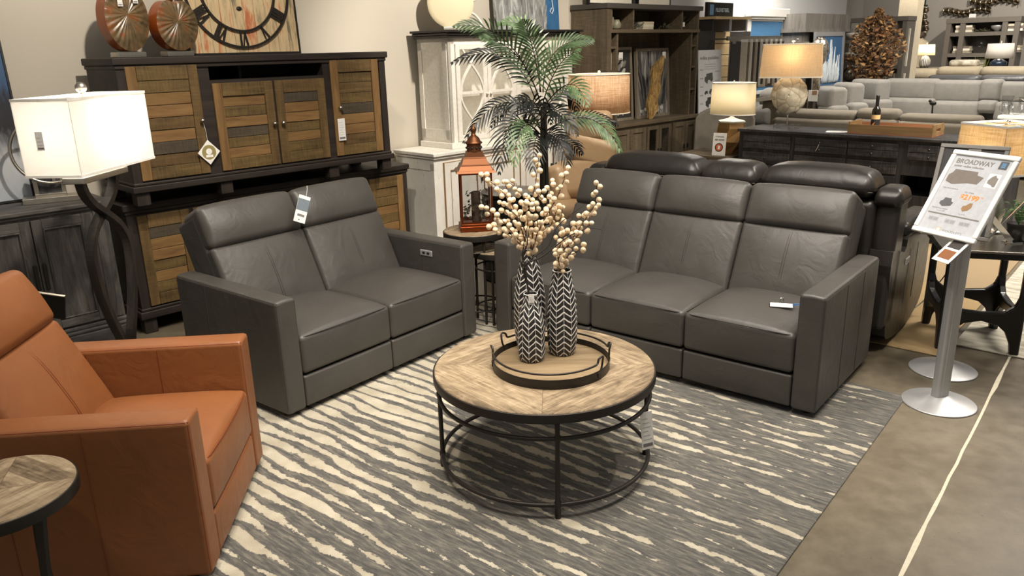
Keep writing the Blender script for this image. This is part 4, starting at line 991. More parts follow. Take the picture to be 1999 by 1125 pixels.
# copper lantern
COP = metal('copper', C(116, 74, 48), .40, False); COP.node_tree.nodes['Principled BSDF'].inputs['Metallic'].default_value = .8; COPD = metal('aged_copper', C(140, 74, 42), .35, False)
T0 = thing('copper_lantern', 'copper and glass lantern with ivy and a candle on the taller nesting table', 'lantern', (-.225, 5.06, .621), .12)
m_ = MB(); m_.rbox(-.115, -.10, 0, .115, .10, .035, .004, 0, 1, 1); m_.rbox(-.105, -.09, .035, .105, .09, .05, .003, 0, 1, 1); m_.build('base', COPD, T0)
m_ = MB()
for sx in (-1, 1):
    for sy in (-1, 1): m_.box(sx*.098-.006, sy*.083-.006, .05, sx*.098+.006, sy*.083+.006, .385)
for z in (.05, .372):
    for sy in (-1, 1): m_.box(-.098, sy*.083-.005, z, .098, sy*.083+.005, z+.014)
    for sx in (-1, 1): m_.box(sx*.098-.005, -.083, z, sx*.098+.005, .083, z+.014)
m_.build('frame', COPD, T0)
m_ = MB()
for sy in (-1, 1): m_.box(-.092, sy*.083-.001, .064, .092, sy*.083+.001, .372)
for sx in (-1, 1): m_.box(sx*.098-.001, -.077, .064, sx*.098+.001, .077, .372)
m_.build('glass_pane', GLS, T0)
m_ = MB()
def frust(m_, w0, d0, z0, w1, d1, z1, mi=0, X=None):
    v = [(-w0, -d0, z0), (w0, -d0, z0), (w0, d0, z0), (-w0, d0, z0), (-w1, -d1, z1), (w1, -d1, z1), (w1, d1, z1), (-w1, d1, z1)]
    m_.add(v, [(3, 2, 1, 0), (4, 5, 6, 7), (0, 1, 5, 4), (1, 2, 6, 5), (2, 3, 7, 6), (3, 0, 4, 7)], mi, False, X)
frust(m_, .128, .113, .386, .118, .103, .40); frust(m_, .110, .095, .40, .095, .08, .43); frust(m_, .098, .083, .43, .092, .077, .436); frust(m_, .088, .073, .436, .072, .057, .475); frust(m_, .075, .06, .475, .069, .054, .482); frust(m_, .060, .048, .482, .052, .042, .515)
m_.build('roof', COP, T0)
m_ = MB(); m_.lathe([(.048, .515), (.046, .515), (.046, .56), (.052, .562), (.058, .57), (.045, .58), (.036, .60), (.018, .615), (.010, .63), (.016, .64), (.020, .652), (.016, .665), (.006, .672), (.007, .685), (.003, .69)], 24); m_.build('finial', COP, T0)
m_ = MB(); 
for k in range(10): m_.ball((.0475*cos(k*pi/5), .0475*sin(k*pi/5), .538), .008, n=5)
m_.build('pierced_holes', BLK, T0)
T0 = thing('pillar_candle', 'dark brown pillar candle standing inside the copper lantern', 'candle', (-.225, 5.06, .672), 0)
m_ = MB(); m_.lathe([(.030, 0), (.031, .004), (.031, .195), (.026, .20), (.010, .19), (.0001, .19)], 24); m_.build('wax_body', plain('brown_wax', C(66, 50, 38), .5), T0)
m_ = MB(); m_.tube([(0, 0, .19), (.002, 0, .205)], .0015, 4); m_.build('wick', BLK, T0)
IVY = plain('dark_ivy', C(52, 48, 34), .6); m_ = MB(); rnd = random.Random(12)
for k in range(150):
    x, y = rnd.uniform(-.078, .078), rnd.uniform(-.062, .062); z = rnd.uniform(.006, .20) if (x*x+y*y) > .0016 else .006
    if z > .15 and rnd.random() > .3: z -= .1
    d = Vector((rnd.uniform(-1, 1), rnd.uniform(-1, 1), rnd.uniform(-.3, 1))).normalized(); s_ = d.orthogonal().normalized(); c_ = Vector((x, y, z))
    if (x*x+y*y) < .0020: continue
    m_.add([c_-d*.010, c_+s_*.013, c_+d*.004+s_*.006, c_+d*.016, c_+d*.004-s_*.006, c_-s_*.013], [(0, 1, 2, 3), (0, 3, 4, 5)])
o = m_.build('ivy_garland', IVY, loc=(-.225, 5.06, .672)); tag(o, 'dark dried ivy leaves filling the copper lantern', 'plant')

# palm
def leafmat(nm, a_, b_):
    n = NT(nm); return n.set(col=n.ramp(n.noise(n.co(), 30, 3), [(.3, C(*a_)), (.7, C(*b_))]), rough=.38, spec=.5)
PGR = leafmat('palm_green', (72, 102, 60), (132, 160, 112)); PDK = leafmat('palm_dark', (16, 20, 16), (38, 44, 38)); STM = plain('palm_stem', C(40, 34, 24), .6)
PB = Vector((.25, 5.5, 0)); T0 = thing('potted_palm', 'tall potted palm with green upper fronds and dark lower fronds between the sofas', 'plant', PB, 0)
m_ = MB(); m_.lathe([(.10, 0), (.13, .30), (.135, .32), (.125, .32), (.12, .28), (.0001, .28)], 32); m_.build('pot', BLK, T0)
m_ = MB()
for k in range(5): a_ = k*1.3; m_.tube(smoothp([(.03*cos(a_), .03*sin(a_), .25), (.022*cos(a_+.5), .022*sin(a_+.5), .8), (.012*cos(a_), .012*sin(a_), 1.25+.04*k)]), [.013]*13, 7)
m_.build('trunk', STM, T0)
def at_y(u, v, y):
    d = ray(u, v); return Vector((0, 0, CAMH))+d*(y/d.y)
def frond(base, mid, tip, mat, ll=.17, npair=26, droop=.35, seed=0):
    rnd = random.Random(seed); b_, m0, t_ = Vector(base), Vector(mid), Vector(tip); ctrl = m0*2-(b_+t_)*.5
    npair = int(npair*.66); ll *= 1.12
    P_ = [b_*(1-q)**2+ctrl*2*q*(1-q)+t_*q*q for q in [i/40 for i in range(41)]]
    m_ = MB(); m_.tube(P_, [.0045*(1-.75*i/40) for i in range(41)], 5, 1)
    for i in range(npair):
        q = .14+.86*i/(npair-1); j = min(39, int(q*40)); p = P_[j].lerp(P_[j+1], q*40-j); tg = (P_[j+1]-P_[j]).normalized()
        side = tg.cross(Vector((0, 0, 1))); side = side.normalized() if side.length > .05 else Vector((1, 0, 0))
        view = Vector((-.05, -1, .2)); side = (side*.55+tg.cross(view).normalized()*(.65 if tg.cross(view).dot(side) > 0 else -.65)).normalized()
        L_ = ll*(sin(pi*min(1, q*.80+.18)))**.7*rnd.uniform(.88, 1.1)
        for sg in (-1, 1):
            d = (side*sg*(1-.45*q)+tg*(.55+.6*q)+Vector((0, 0, .12))).normalized(); wv = d.cross(Vector((rnd.uniform(-.3, .3), -1, .4))).normalized()*.0068
            k_ = [p, p+d*L_*.3, p+d*L_*.65+Vector((0, 0, -droop*L_*.22)), p+d*L_*.95+Vector((0, 0, -droop*L_*.62))]
            m_.add([k_[0]-wv*.3, k_[0]+wv*.3, k_[1]+wv, k_[1]-wv, k_[2]+wv*.8, k_[2]-wv*.8, k_[3]], [(0, 1, 2, 3), (3, 2, 4, 5), (5, 4, 6)], 0, True)
    o = m_.build('frond', [mat, STM], T0, wn=False); return o
Y0 = 5.5
def F(bu, bv, mu, mv, tu, tv, ym, yt, mat, ll=.17, npair=26, droop=.35):
    b_, m0, t_ = at_y(bu, bv, Y0)-PB, at_y(mu, mv, ym)-PB, at_y(tu, tv, yt)-PB; frond(b_, m0, t_, mat, ll, npair, droop, int(tu))
F(1052, 190, 985, 78, 889, 52, 5.35, 5.2, PGR, .17, 30)
F(1054, 180, 1035, 70, 975, 45, 5.6, 5.7, PGR, .18, 28)
F(1056, 180, 1040, 95, 1020, 40, 5.4, 5.2, PGR, .18, 28)
F(1054, 200, 1010, 110, 940, 75, 5.3, 5.1, PGR, .16, 28)
F(1060, 180, 1085, 100, 1155, 78, 5.5, 5.5, PGR, .17, 30)
F(1060, 200, 1090, 130, 1130, 100, 5.3, 5.1, PGR, .15, 24)
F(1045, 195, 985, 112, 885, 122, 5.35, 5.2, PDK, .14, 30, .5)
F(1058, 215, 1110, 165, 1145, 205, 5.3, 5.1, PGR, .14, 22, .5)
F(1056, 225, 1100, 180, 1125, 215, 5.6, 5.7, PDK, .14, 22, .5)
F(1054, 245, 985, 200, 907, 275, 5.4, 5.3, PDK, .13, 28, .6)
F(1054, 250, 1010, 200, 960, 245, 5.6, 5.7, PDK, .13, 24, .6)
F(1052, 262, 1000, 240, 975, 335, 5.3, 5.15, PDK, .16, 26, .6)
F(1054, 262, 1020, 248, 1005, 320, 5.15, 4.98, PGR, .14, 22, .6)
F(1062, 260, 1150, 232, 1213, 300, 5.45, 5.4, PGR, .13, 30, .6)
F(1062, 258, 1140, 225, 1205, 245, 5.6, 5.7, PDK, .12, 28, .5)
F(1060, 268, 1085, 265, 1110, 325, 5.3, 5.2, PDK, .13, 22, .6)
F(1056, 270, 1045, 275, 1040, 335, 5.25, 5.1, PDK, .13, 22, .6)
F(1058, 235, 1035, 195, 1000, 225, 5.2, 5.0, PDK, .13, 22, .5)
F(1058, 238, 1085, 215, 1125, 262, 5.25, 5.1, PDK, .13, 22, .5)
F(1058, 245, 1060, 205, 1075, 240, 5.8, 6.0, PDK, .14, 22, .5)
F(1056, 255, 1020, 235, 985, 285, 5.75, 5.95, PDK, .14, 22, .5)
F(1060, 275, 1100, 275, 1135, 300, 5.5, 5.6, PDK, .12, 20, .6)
# round black drum table behind the sofa arm
T0 = thing('drum_table', 'round black drum table half hidden behind the sofa arm', 'table', (.02, 6.0, 0), 0)
m_ = MB(); m_.lathe([(.22, 0), (.24, .02), (.24, .66), (.235, .68), (.0001, .68)], 48); m_.build('drum', BLK, T0)
m_ = MB(); m_.lathe([(.25, .68), (.25, .70), (.245, .705), (.0001, .705)], 48); m_.build('top', plain('black_lacquer', C(20, 18, 17), .15), T0)

# tan lounge chair
TANL = leather('tan_leather', C(150, 124, 92), .45, .1)
T0 = thing('lounge_chair', 'tan leather lounge chair with stacked rolled cushions behind the palm', 'chair', (.66, 6.50, 0), -.4)
def blob(nm, c, h, rot, sub=0):
    m_ = MB(); m_.rbox(-h[0], -h[1], -h[2], h[0], h[1], h[2], min(h)*.85, 0, (4, 4, 4), 5, X=TR(*c) @ RZ(rot[2]) @ RX(rot[0]) @ RY(rot[1])); return m_.build(nm, TANL, T0)
blob('headrest', (.00, .02, 1.14), (.20, .07, .125), (.15, 0, 0)); blob('lumbar_cushion', (.02, .02, .94), (.22, .085, .13), (-.1, .25, 0))
blob('back_cushion', (-.02, -.02, .72), (.25, .09, .17), (-.3, -.2, 0)); blob('side_bolster', (.20, -.02, .66), (.09, .13, .22), (-.2, .35, 0)); blob('seat', (0, -.22, .46), (.29, .30, .09), (0, 0, 0)); blob('side_bolster', (-.22, -.05, .64), (.08, .13, .18), (-.2, -.3, 0))
m_ = MB(); m_.lathe([(.26, 0), (.26, .02), (.04, .05), (.03, .38)], 32, X=TR(0, -.15, 0)); m_.build('swivel_base', BLK, T0)

# tripod lamp
REDW = wood('red_brown_wood', [C(96, 48, 22), C(138, 74, 38), C(160, 94, 52)], 2, 26, .35)
BUR2 = shade_mat('burlap_shade', C(226, 204, 172), 1, C(196, 156, 118), .42)
T0 = thing('end_table', 'small dark square end table under the wooden tripod lamp', 'table', (1.08, 7.10, 0), YB)
m_ = MB(); m_.rbox(-.25, -.25, .57, .25, .25, .60, .004, 0, 1, 1); m_.build('top', ESP, T0)
for sx in (-1, 1):
    for sy in (-1, 1): m_ = MB(); m_.box(sx*.22-.02, sy*.22-.02, 0, sx*.22+.02, sy*.22+.02, .57); m_.build('leg', ESPV, T0)
TB = at_y(1162, 230, 7.05); T0 = thing('tripod_table_lamp', 'lit burlap drum lamp on splayed red wooden legs behind the palm', 'lamp', (TB.x+.03, 7.05, .601), .2)
hz = TB.z-.601
for k in range(3):
    a_ = -pi/2-.75+k*2*pi/3; m_ = MB(); c_, s_ = cos(a_), sin(a_)
    m_.bar([(.035*c_, .035*s_, hz), (.16*c_, .16*s_, .0)], .075, .045, up=(c_, s_, .3)); m_.build('leg', REDW, T0)
m_ = MB(); m_.cyl(0, 0, hz-.02, hz+.015, .075, 24); m_.build('leg_block', REDW, T0)
m_ = MB(); m_.cyl(0, 0, hz+.015, hz+.10, .012, 12); m_.build('stem', NICKEL, T0)
def drum(T0, r0, r1, z0, z1, mat, trim=None, n=56, sc=(1, 1), th=.002):
    m_ = MB(); m_.lathe([(r0, z0), (r1, z1)], n, X=Matrix.Diagonal((*sc, 1, 1)), cap=False); o = m_.build('shade', mat, T0, wn=False)
    so = o.modifiers.new('s', 'SOLIDIFY'); so.thickness = th; so.offset = -1
    if trim:
        for r, z in ((r0, z0), (r1, z1)): m_ = MB(); m_.tube([(r*cos(2*pi*k/n)*sc[0], r*sin(2*pi*k/n)*sc[1], z) for k in range(n)], .005, 6, closed=True); m_.build('shade_trim', trim, T0)
drum(T0, .275, .268, hz+.045, hz+.375, BUR2, CREAM); bulb(T0, hz+.15, 4, (1, .88, .72)); m_ = MB(); m_.ball((0, 0, hz+.395), .014, n=8); m_.cyl(0, 0, hz+.1, hz+.385, .004, 8); m_.tube([(-.27, 0, hz+.37), (.27, 0, hz+.37)], .003, 5); m_.build('harp', CREAM, T0)

# ================================================================ tray, vases, stems on the coffee table
TC = (.158, 3.06)
TRW = wood('grey_oak_tray', [C(92, 76, 54), C(122, 104, 78), C(146, 127, 98)], 0, 24, .6)
T0 = thing('serving_tray', 'round wooden tray with black iron rim and looped handles on the coffee table', 'tray', (TC[0], TC[1], TT), 0)
m_ = MB(); m_.lathe([(.243, .004), (.243, .016), (.0001, .016)], 64, smooth=False); m_.build('tray_base', TRW, T0, wn=False)
m_ = MB(); m_.lathe([(.242, .000), (.249, .000), (.249, .040), (.2455, .040), (.2455, .004), (.242, .004), (.242, 0)], 80); m_.build('rim', BMET, T0)
TRW2 = wood('rim_wood', [C(60, 44, 28), C(80, 60, 40)], 0, 24)
def handle(a0, a1, T0):
    m_ = MB(); P_ = []; R_ = .247
    def pt(a_, z, r=R_): return (r*cos(a_), r*sin(a_), z)
    P_ += [pt(a0+.05, .028), pt(a0-.02, .045), pt(a0-.06, .075), pt(a0-.02, .098, R_+.006), pt(a0+.06, .092), pt(a0+.11, .072)]
    for k in range(1, 14): q = k/14; P_.append(pt(a0+.11+(a1-a0-.22)*q, .070-.006*sin(pi*q)))
    P_ += [pt(a1-.11, .072), pt(a1-.06, .092), pt(a1+.02, .098, R_+.006), pt(a1+.06, .075), pt(a1+.02, .045), pt(a1-.05, .028)]
    m_.tube(smoothp(P_, 4), .0045, 8)
    for a_ in (a0+.05, a1-.05): m_.rbox(-.012, -.006, .012, .012, .004, .034, .003, X=TR(R_*cos(a_), R_*sin(a_), 0) @ RZ(a_+pi/2))
    m_.build('handle', BMET, T0)
handle(pi+.02, 2*pi-.66, T0); handle(-.02, pi-.62, T0)
def herring():
    n = NT('herringbone_ceramic'); v = n.co(); x, y, z = n.xyz(v)
    th = n.m('MULTIPLY', n.m('ARCTAN2', y, x), 6/(2*pi)); u = n.m('FRACT', th); tri = n.m('ABSOLUTE', n.m('SUBTRACT', u, .5))
    wob = n.noise(v, 18, 2); zz = n.m('ADD', n.m('MULTIPLY', z, 37.), n.m('ADD', n.m('MULTIPLY', tri, 2.1), n.m('MULTIPLY', wob, .7)))
    ln = n.m('LESS_THAN', n.m('FRACT', zz), n.m('MULTIPLY_ADD', wob, .25, .10)); 
    e1 = n.m('LESS_THAN', n.m('ABSOLUTE', n.m('SUBTRACT', tri, .5)), .012); e2 = n.m('LESS_THAN', tri, .012)
    k = n.m('MAXIMUM', ln, n.m('MAXIMUM', e1, e2))
    dry = n.noise(v, 90, 3, .7); c = n.mix(k, n.ramp(dry, [(.35, C(26, 25, 26)), (.62, C(44, 43, 44)), (.78, C(120, 118, 116))]), C(232, 229, 222))
    return n.set(col=c, rough=.5, nrm=n.bump(k, -.4, .002))
HB = herring()
def vase(label, x, y, z, prof, ro=0.):
    T0 = thing('herringbone_vase', label, 'vase', (x, y, z), ro, 'black and white vases on the tray')
    m_ = MB(); pr = smoothp([(a_, 0, b_) for a_, b_ in prof], 5); pr = [(p.x, p.z) for p in pr]; r, h = pr[-1]
    m_.lathe([(.0001, 0), (pr[0][0]*.9, 0)]+pr, 48, cap=False); m_.lathe([(r, h), (r-.004, h+.003), (r-.008, h), (r-.007, h-.05), (r-.001, h-.10), (.0001, h-.11)], 48, 1, cap=False)
    m_.build('body', [HB, BLK], T0, wn=False); m_ = MB(); ring(m_, r-.003, h+.001, .0022, 40); m_.build('lip', WHITE, T0); return h
ZV = TT+.0165
V1, V2, V3 = onz(1038, 701, ZV), onz(1098, 690, ZV), onz(1039, 693, ZV)
V3 = Vector((V3.x-.005, V1.y+.135, ZV)); V2.y += .0
h1 = vase('shortest herringbone vase standing at the front of the tray', V1.x, V1.y, ZV, [(.050, .002), (.058, .03), (.057, .10), (.056, .16), (.048, .21), (.036, .25), (.030, .275), (.031, .295)], .3)
h2 = vase('middle sized herringbone vase standing at the right of the tray', V2.x, V2.y+.01, ZV, [(.052, .002), (.062, .04), (.066, .12), (.064, .20), (.056, .28), (.046, .33), (.041, .36), (.041, .375)], 1.1)
h3 = vase('tallest herringbone vase standing at the back of the tray', V3.x, V3.y, ZV, [(.055, .002), (.066, .05), (.070, .16), (.067, .26), (.052, .35), (.038, .41), (.032, .435), (.033, .46)], .8)
price_tag(Vector((V1.x+.002, V1.y-.038, ZV+.305)), .05, 'small white tag on the rim of the shortest vase', .024, .045)
BRY = NT('cream_berry'); BRY = BRY.set(col=BRY.ramp(BRY.noise(BRY.co(), 60, 3), [(.3, C(214, 186, 148)), (.65, C(240, 222, 190))]), rough=.55); TWG = plain('brown_twig', C(74, 50, 32), .7); DTW = plain('dark_twig', C(36, 28, 22), .7)
m_ = MB(); m_.ball((0, 0, 0), .0122, n=7, sc=(1, 1, .88)); BM = m_.build('berry_seed', BRY, wn=False); BME = BM.data; bpy.data.objects.remove(BM)
nb = [0]
def berry_branch(base, pts, label, n_, seed, side=1):
    rnd = random.Random(seed); B0 = Vector(base); P_ = smoothp([B0]+pts, 8); 
    T0 = thing('berry_branch', label, 'branch', B0, 0, 'cream berry branches in the vases')
    m_ = MB(); L_ = [p-B0 for p in P_]; m_.tube(L_, [.0026*(1-.5*i/len(L_)) for i in range(len(L_))], 5); m_.build('stem', TWG, T0)
    cum = [0]
    for i in range(len(L_)-1): cum.append(cum[-1]+(L_[i+1]-L_[i]).length)
    tot = cum[-1]
    for k in range(n_):
        q = tot*(.14+.86*(k/(n_-1))) if n_ > 1 else tot
        j = next((i for i in range(len(cum)-1) if cum[i] <= q <= cum[i+1]), len(cum)-2); f = (q-cum[j])/max(1e-6, cum[j+1]-cum[j]); p = L_[j].lerp(L_[j+1], f); tg = (L_[j+1]-L_[j]).normalized()
        a_ = k*2.2+seed; s1 = tg.orthogonal().normalized(); s2 = tg.cross(s1); off = (s1*cos(a_)+s2*sin(a_))*(.0145 if k < n_-1 else .003)
        o = bpy.data.objects.new('berry', BME); COL.objects.link(o); o.parent = T0; o.location = p+off; sc = rnd.uniform(.85, 1.12); o.scale = (sc, sc, sc); o.rotation_euler = (rnd.random()*3, rnd.random()*3, 0)
        nb[0] += 1
M3 = Vector((V3.x, V3.y, ZV+.40)); M2 = Vector((V2.x, V2.y+.01, ZV+.32))
def pxs(l, y0, y1): return [at_y(u, v, y0+(y1-y0)*(i+1)/len(l)) for i, (u, v) in enumerate(l)]
BR = [  # source, pixel way points, depth at the tip, berries
 (M3, [(1036, 490), (1030, 430), (1045, 360), (1052, 303)], .02, 20), (M3, [(1040, 480), (1062, 430), (1090, 380), (1108, 328)], -.06, 20),
 (M3, [(1030, 480), (1010, 430), (990, 385), (940, 340)], .05, 22), (M3, [(1030, 488), (1000, 455), (975, 425), (940, 405)], -.08, 18),
 (M3, [(1036, 485), (1040, 430), (1015, 375), (990, 355)], -.12, 18), (M3, [(1034, 470), (1020, 420), (1000, 400), (985, 355)], .10, 16),
 (M3, [(1042, 480), (1060, 440), (1068, 395), (1078, 352)], .12, 18), (M3, [(1028, 492), (1008, 470), (985, 455), (955, 442)], .06, 14),
 (M3, [(1040, 485), (1050, 445), (1045, 400), (1062, 372)], -.15, 16), (M3, [(1038, 488), (1055, 460), (1075, 440), (1090, 402)], .0, 16),
 (M3, [(1032, 485), (1020, 455), (1015, 420), (1030, 385)], -.02, 16), (M3, [(1034, 488), (1022, 462), (1005, 440), (975, 395)], .14, 16),
 (M2, [(1094, 530), (1090, 490), (1110, 450), (1140, 420), (1168, 400)], .0, 20), (M2, [(1096, 530), (1105, 490), (1135, 440), (1160, 400), (1165, 357)], -.05, 24),
 (M2, [(1094, 528), (1092, 500), (1118, 470), (1155, 435)], -.10, 16), (M2, [(1094, 530), (1090, 500), (1092, 460), (1098, 405)], .06, 16),
 (M2, [(1096, 530), (1105, 505), (1125, 492), (1140, 478)], .05, 10)]
WH = ['highest upright', 'right-leaning high', 'long left-arching', 'low left-drooping', 'inner left', 'steep left', 'inner right', 'lowest left', 'short middle', 'right inner low', 'curled middle', 'rear left',
      'arching right', 'tallest right-hand', 'low right-reaching', 'straight-up', 'shortest right']
for i, (b_, l, dy, n_) in enumerate(BR): berry_branch(b_, pxs(l, b_.y, b_.y+dy), WH[i]+' cream berry branch rising from the '+('tallest' if b_ is M3 else 'middle sized')+' herringbone vase', n_, i+1)
M1 = Vector((V1.x, V1.y, ZV+.25))
for i, (l, dy, lb) in enumerate((([(1024, 520), (1060, 500), (1110, 462), (1150, 446), (1176, 449)], -.02, 'dark bare twig sweeping right from the shortest vase'), ([(1022, 500), (1030, 470), (1015, 430), (985, 400)], .03, 'dark bare twig leaning left from the shortest vase'), ([(1030, 515), (1070, 480), (1090, 440), (1140, 400)], .05, 'dark bare twig rising right between the berry branches'), ([(1020, 520), (1022, 480), (1030, 440)], -.03, 'short dark twig upright in the shortest vase'))):
    P_ = smoothp([M1]+[at_y(1030, 560, M1.y)]+pxs(l, M1.y, M1.y+dy), 6); m_ = MB(); m_.tube([p-M1 for p in P_], [.0045*(1-.7*j/len(P_)) for j in range(len(P_))], 6); o = m_.build('bare_twig', DTW, loc=M1); tag(o, lb, 'twig')

# small things on the sofas
def slocal(x, y, z): return lf(SOFA[0], SOFA[1], SOFA[2], (x, y, z))
T0 = thing('badge_holder', 'clear plastic badge holder with white card and blue cord on the right seat', 'badge', onz(1526, 596, .476), -.30)
m_ = MB(); m_.box(-.062, -.032, 0, .062, .036, .0015); m_.build('sleeve', glass('clear_plastic'), T0); T0.rotation_euler = (.10, .0, -.30)
m_ = MB(); m_.box(-.056, -.030, .002, .052, .018, .0035); m_.build('card', WHITE, T0)
m_ = MB(); 
for k in range(3): m_.box(-.03, -.018+.008*k, .0036, .03, -.015+.008*k, .0040)
m_.build('printing', PRINT, T0)
m_ = MB(); m_.tube(smoothp([(-.005, .022, .004), (-.008, .030, .022), (.004, .034, .024), (.006, .026, .006)]), .003, 6); m_.build('clip', CHROME, T0)
m_ = MB(); m_.tube(smoothp([(.055, .0, .003), (.09, -.004, .006), (.125, .0, .004), (.15, -.01, .006)]), .0028, 6); m_.tube(smoothp([(.055, .014, .003), (.09, .016, .006), (.13, .008, .004)]), .0028, 6); m_.build('cord', plain('blue_cord', C(52, 100, 150), .6), T0)
q = lf(-1.13, 3.508, .903, (.728, .640, 1.005)); T0 = thing('hang_tag', 'folded brochure tag with photo hanging between the loveseat headrests', 'tag', q, .50); T0.rotation_euler = (-.30, .42, .50)
m_ = MB(); m_.box(-.034, -.003, -.195, .034, -.002, -.035); m_.box(-.034, .001, -.19, .034, .002, -.035); m_.build('card', WHITE, T0)
m_ = MB(); m_.box(-.034, -.0036, -.125, .034, -.0031, -.055); m_.box(-.02, -.0036, -.160, .022, -.0031, -.146, 1); m_.lathe([(.004, 0), (.0001, .0004)], 10, 1, X=TR(-.005, -.0031, -.18) @ RX(pi/2)); m_.build('photo', [plain('photo_blue_grey', C(112, 124, 132), .4), PRINT], T0)
m_ = MB(); m_.tube(smoothp([(0, .01, .03), (.004, 0, .0), (.008, -.0, -.045)]), .0012, 5); m_.build('string', WHITE, T0)
# dark folder tucked behind the armchair
T0 = thing('price_card', 'black card stand poking out behind the orange armchair headrest', 'card', onz(90, 560, .86)+Vector((0, 0, 0)), .2); T0.location = at_y(84, 573, 3.35)
m_ = MB(); m_.box(-.07, -.004, -.13, .09, .004, .0, 0, X=RY(.25) @ RX(.3)); m_.build('card', BLK, T0); m_ = MB(); m_.box(-.07, -.006, -.002, .09, .006, .003, 0, X=RY(.25) @ RX(.3)); m_.build('edge', NICKEL, T0)

# ================================================================ sign stands
def stand(label, base, ztop, w0=.022, w1=.042):
    T0 = thing('sign_stand', label, 'stand', base, .35)
    m_ = MB(); m_.lathe([(.170, 0), (.172, .004), (.168, .008), (.12, .018), (.06, .034), (.045, .042), (.0001, .044)], 64); m_.build('base', SILV, T0)
    m_ = MB(); m_.rbox(-w1, -w0, .035, w1, w0, ztop, .012, 0, 1, 3); m_.rbox(-w1*.45, -w0-.003, .045, w1*.45, -w0+.006, ztop, .003, 0, 1, 1); m_.build('post', SILV, T0); return T0
stand('silver sign post with disc base holding the white framed price board', (2.143, 3.554, 0), .86)
stand('silver sign post with disc base just behind the first one', (2.385, 3.965, 0), .84)
T0 = thing('price_sign', 'white framed tilted price board for the leather recline collection', 'sign', (2.162, 3.628, 1.046), -1.185); T0.rotation_euler = (-.535, 0, -1.185)
w_, h_ = .342, .443
m_ = MB(); f_ = .025
for q in ((-w_/2, -h_/2, w_/2, -h_/2+f_), (-w_/2, h_/2-f_, w_/2, h_/2), (-w_/2, -h_/2+f_, -w_/2+f_, h_/2-f_), (w_/2-f_, -h_/2+f_, w_/2, h_/2-f_)): m_.rbox(q[0], -.012, q[1], q[2], .008, q[3], .006, 0, 1, 3)
m_.build('frame', plain('white_frame', C(228, 228, 226), .35), T0)
m_ = MB(); m_.box(-w_/2+f_*.6, -.002, -h_/2+f_*.6, w_/2-f_*.6, .008, h_/2-f_*.6); m_.build('sheet', plain('sign_paper', C(184, 187, 193), .5), T0)
FX = RX(pi/2)
def wr(nm, s_, x, z, size, mat, sx=1., bold=0, y=-.0022): return text(nm, s_, size, mat, T0, TR(x, y, z) @ FX, bold, depth=.0002, sx=sx)
wr('lettering', 'BROADWAY', -.132, .156, .034, PRINT, 1.0, .0008); wr('lettering', 'power recline collection', -.131, .138, .0150, PRINT, 1.05, .0004)
wr('lettering', 'Our Price:', -.008, .012, .012, PRINT); wr('lettering', '$2199', -.018, -.020, .036, ORP, 1.05, .0012); wr('lettering', '.99', .082, -.004, .013, ORP)
wr('lettering', 'MSRP PRICE $2899.99', -.130, .020, .009, PRINT); wr('lettering', 'Matching Pieces Available', -.131, -.086, .0085, PRINT)
wr('lettering', 'Loveseat  $1999', -.10, -.097, .007, PRINT); wr('lettering', 'Chair  $1199', .015, -.097, .007, PRINT)
wr('lettering', "WOODLEY'S", -.020, -.194, .0165, PRINT, 1.15)
def silh(nm, x, z, s_, mat, kind):
    m_ = MB()
    if kind == 'sec': pts = [(0, .01), (0, .035), (.012, .045), (.016, .058), (.105, .058), (.108, .045), (.135, .040), (.122, .012), (.085, .012), (.03, .0)]
    elif kind == 'sofa': pts = [(0, .012), (.002, .026), (.012, .03), (.016, .044), (.05, .044), (.054, .030), (.066, .026), (.060, .008), (.02, .0)]
    else: pts = [(0, .012), (.002, .026), (.014, .030), (.026, .044), (.042, .046), (.044, .024), (.034, .008), (.012, .0)]
    m_.prism([(x+a_*s_, z+b_*s_) for a_, b_ in pts], 0, .0004, X=TR(0, -.0022, 0) @ FX); m_.build(nm, mat, T0)
silh('sofa_picture', -.135, .045, 1.35, plain('sofa_picture_grey', C(118, 110, 104), .5), 'sec'); silh('sofa_picture', -.105, -.072, 1.05, plain('sofa_picture_dark', C(92, 92, 94), .5), 'sofa'); silh('sofa_picture', .018, -.080, 1.05, plain('chair_picture_tan', C(150, 118, 82), .5), 'chair')
m_ = MB(); m_.box(-.138, -.0024, -.114, .133, -.002, -.107); m_.build('grey_band', PRINT, T0)
m_ = MB(); m_.box(.088, -.0024, .150, .130, -.002, .190); m_.build('logo_patch', plain('logo_grey', C(86, 88, 94), .5), T0)
m_ = MB()
for k in range(3):
    for j in range(2): m_.box(.100+j*.010, -.0028, .160+k*.008, .108+j*.010, -.0025, .166+k*.008)
m_.build('logo_mark', plain('logo_blue', C(90, 150, 196), .5), T0)
m_ = MB(); m_.box(.066, -.0024, .055, .125, -.002, .125); m_.build('photo_inset', WHITE, T0); 
def sh(x, z, s_, m2): silh('sofa_picture', x, z, s_, m2, 'chair')
m_ = MB(); m_.prism([(.075, .075), (.072, .090), (.085, .110), (.10, .120), (.108, .108), (.118, .105), (.118, .062), (.108, .060), (.098, .068)], 0, .0004, X=TR(0, -.0026, 0) @ FX); m_.build('sofa_picture', plain('inset_grey', C(130, 124, 118), .5), T0)
for x in (-.120, -.030, .045):
    m_ = MB(); m_.box(x, -.0024, -.150, x+.055, -.002, -.128); m_.box(x+.004, -.0026, -.146, x+.025, -.0023, -.132, 1); m_.box(x+.029, -.0026, -.146, x+.051, -.0023, -.132, 1); m_.build('plan_drawing', [plain('pale_grey_print', C(172, 174, 178), .6), plain('pale_grey_print_b', C(150, 152, 156), .6)], T0)
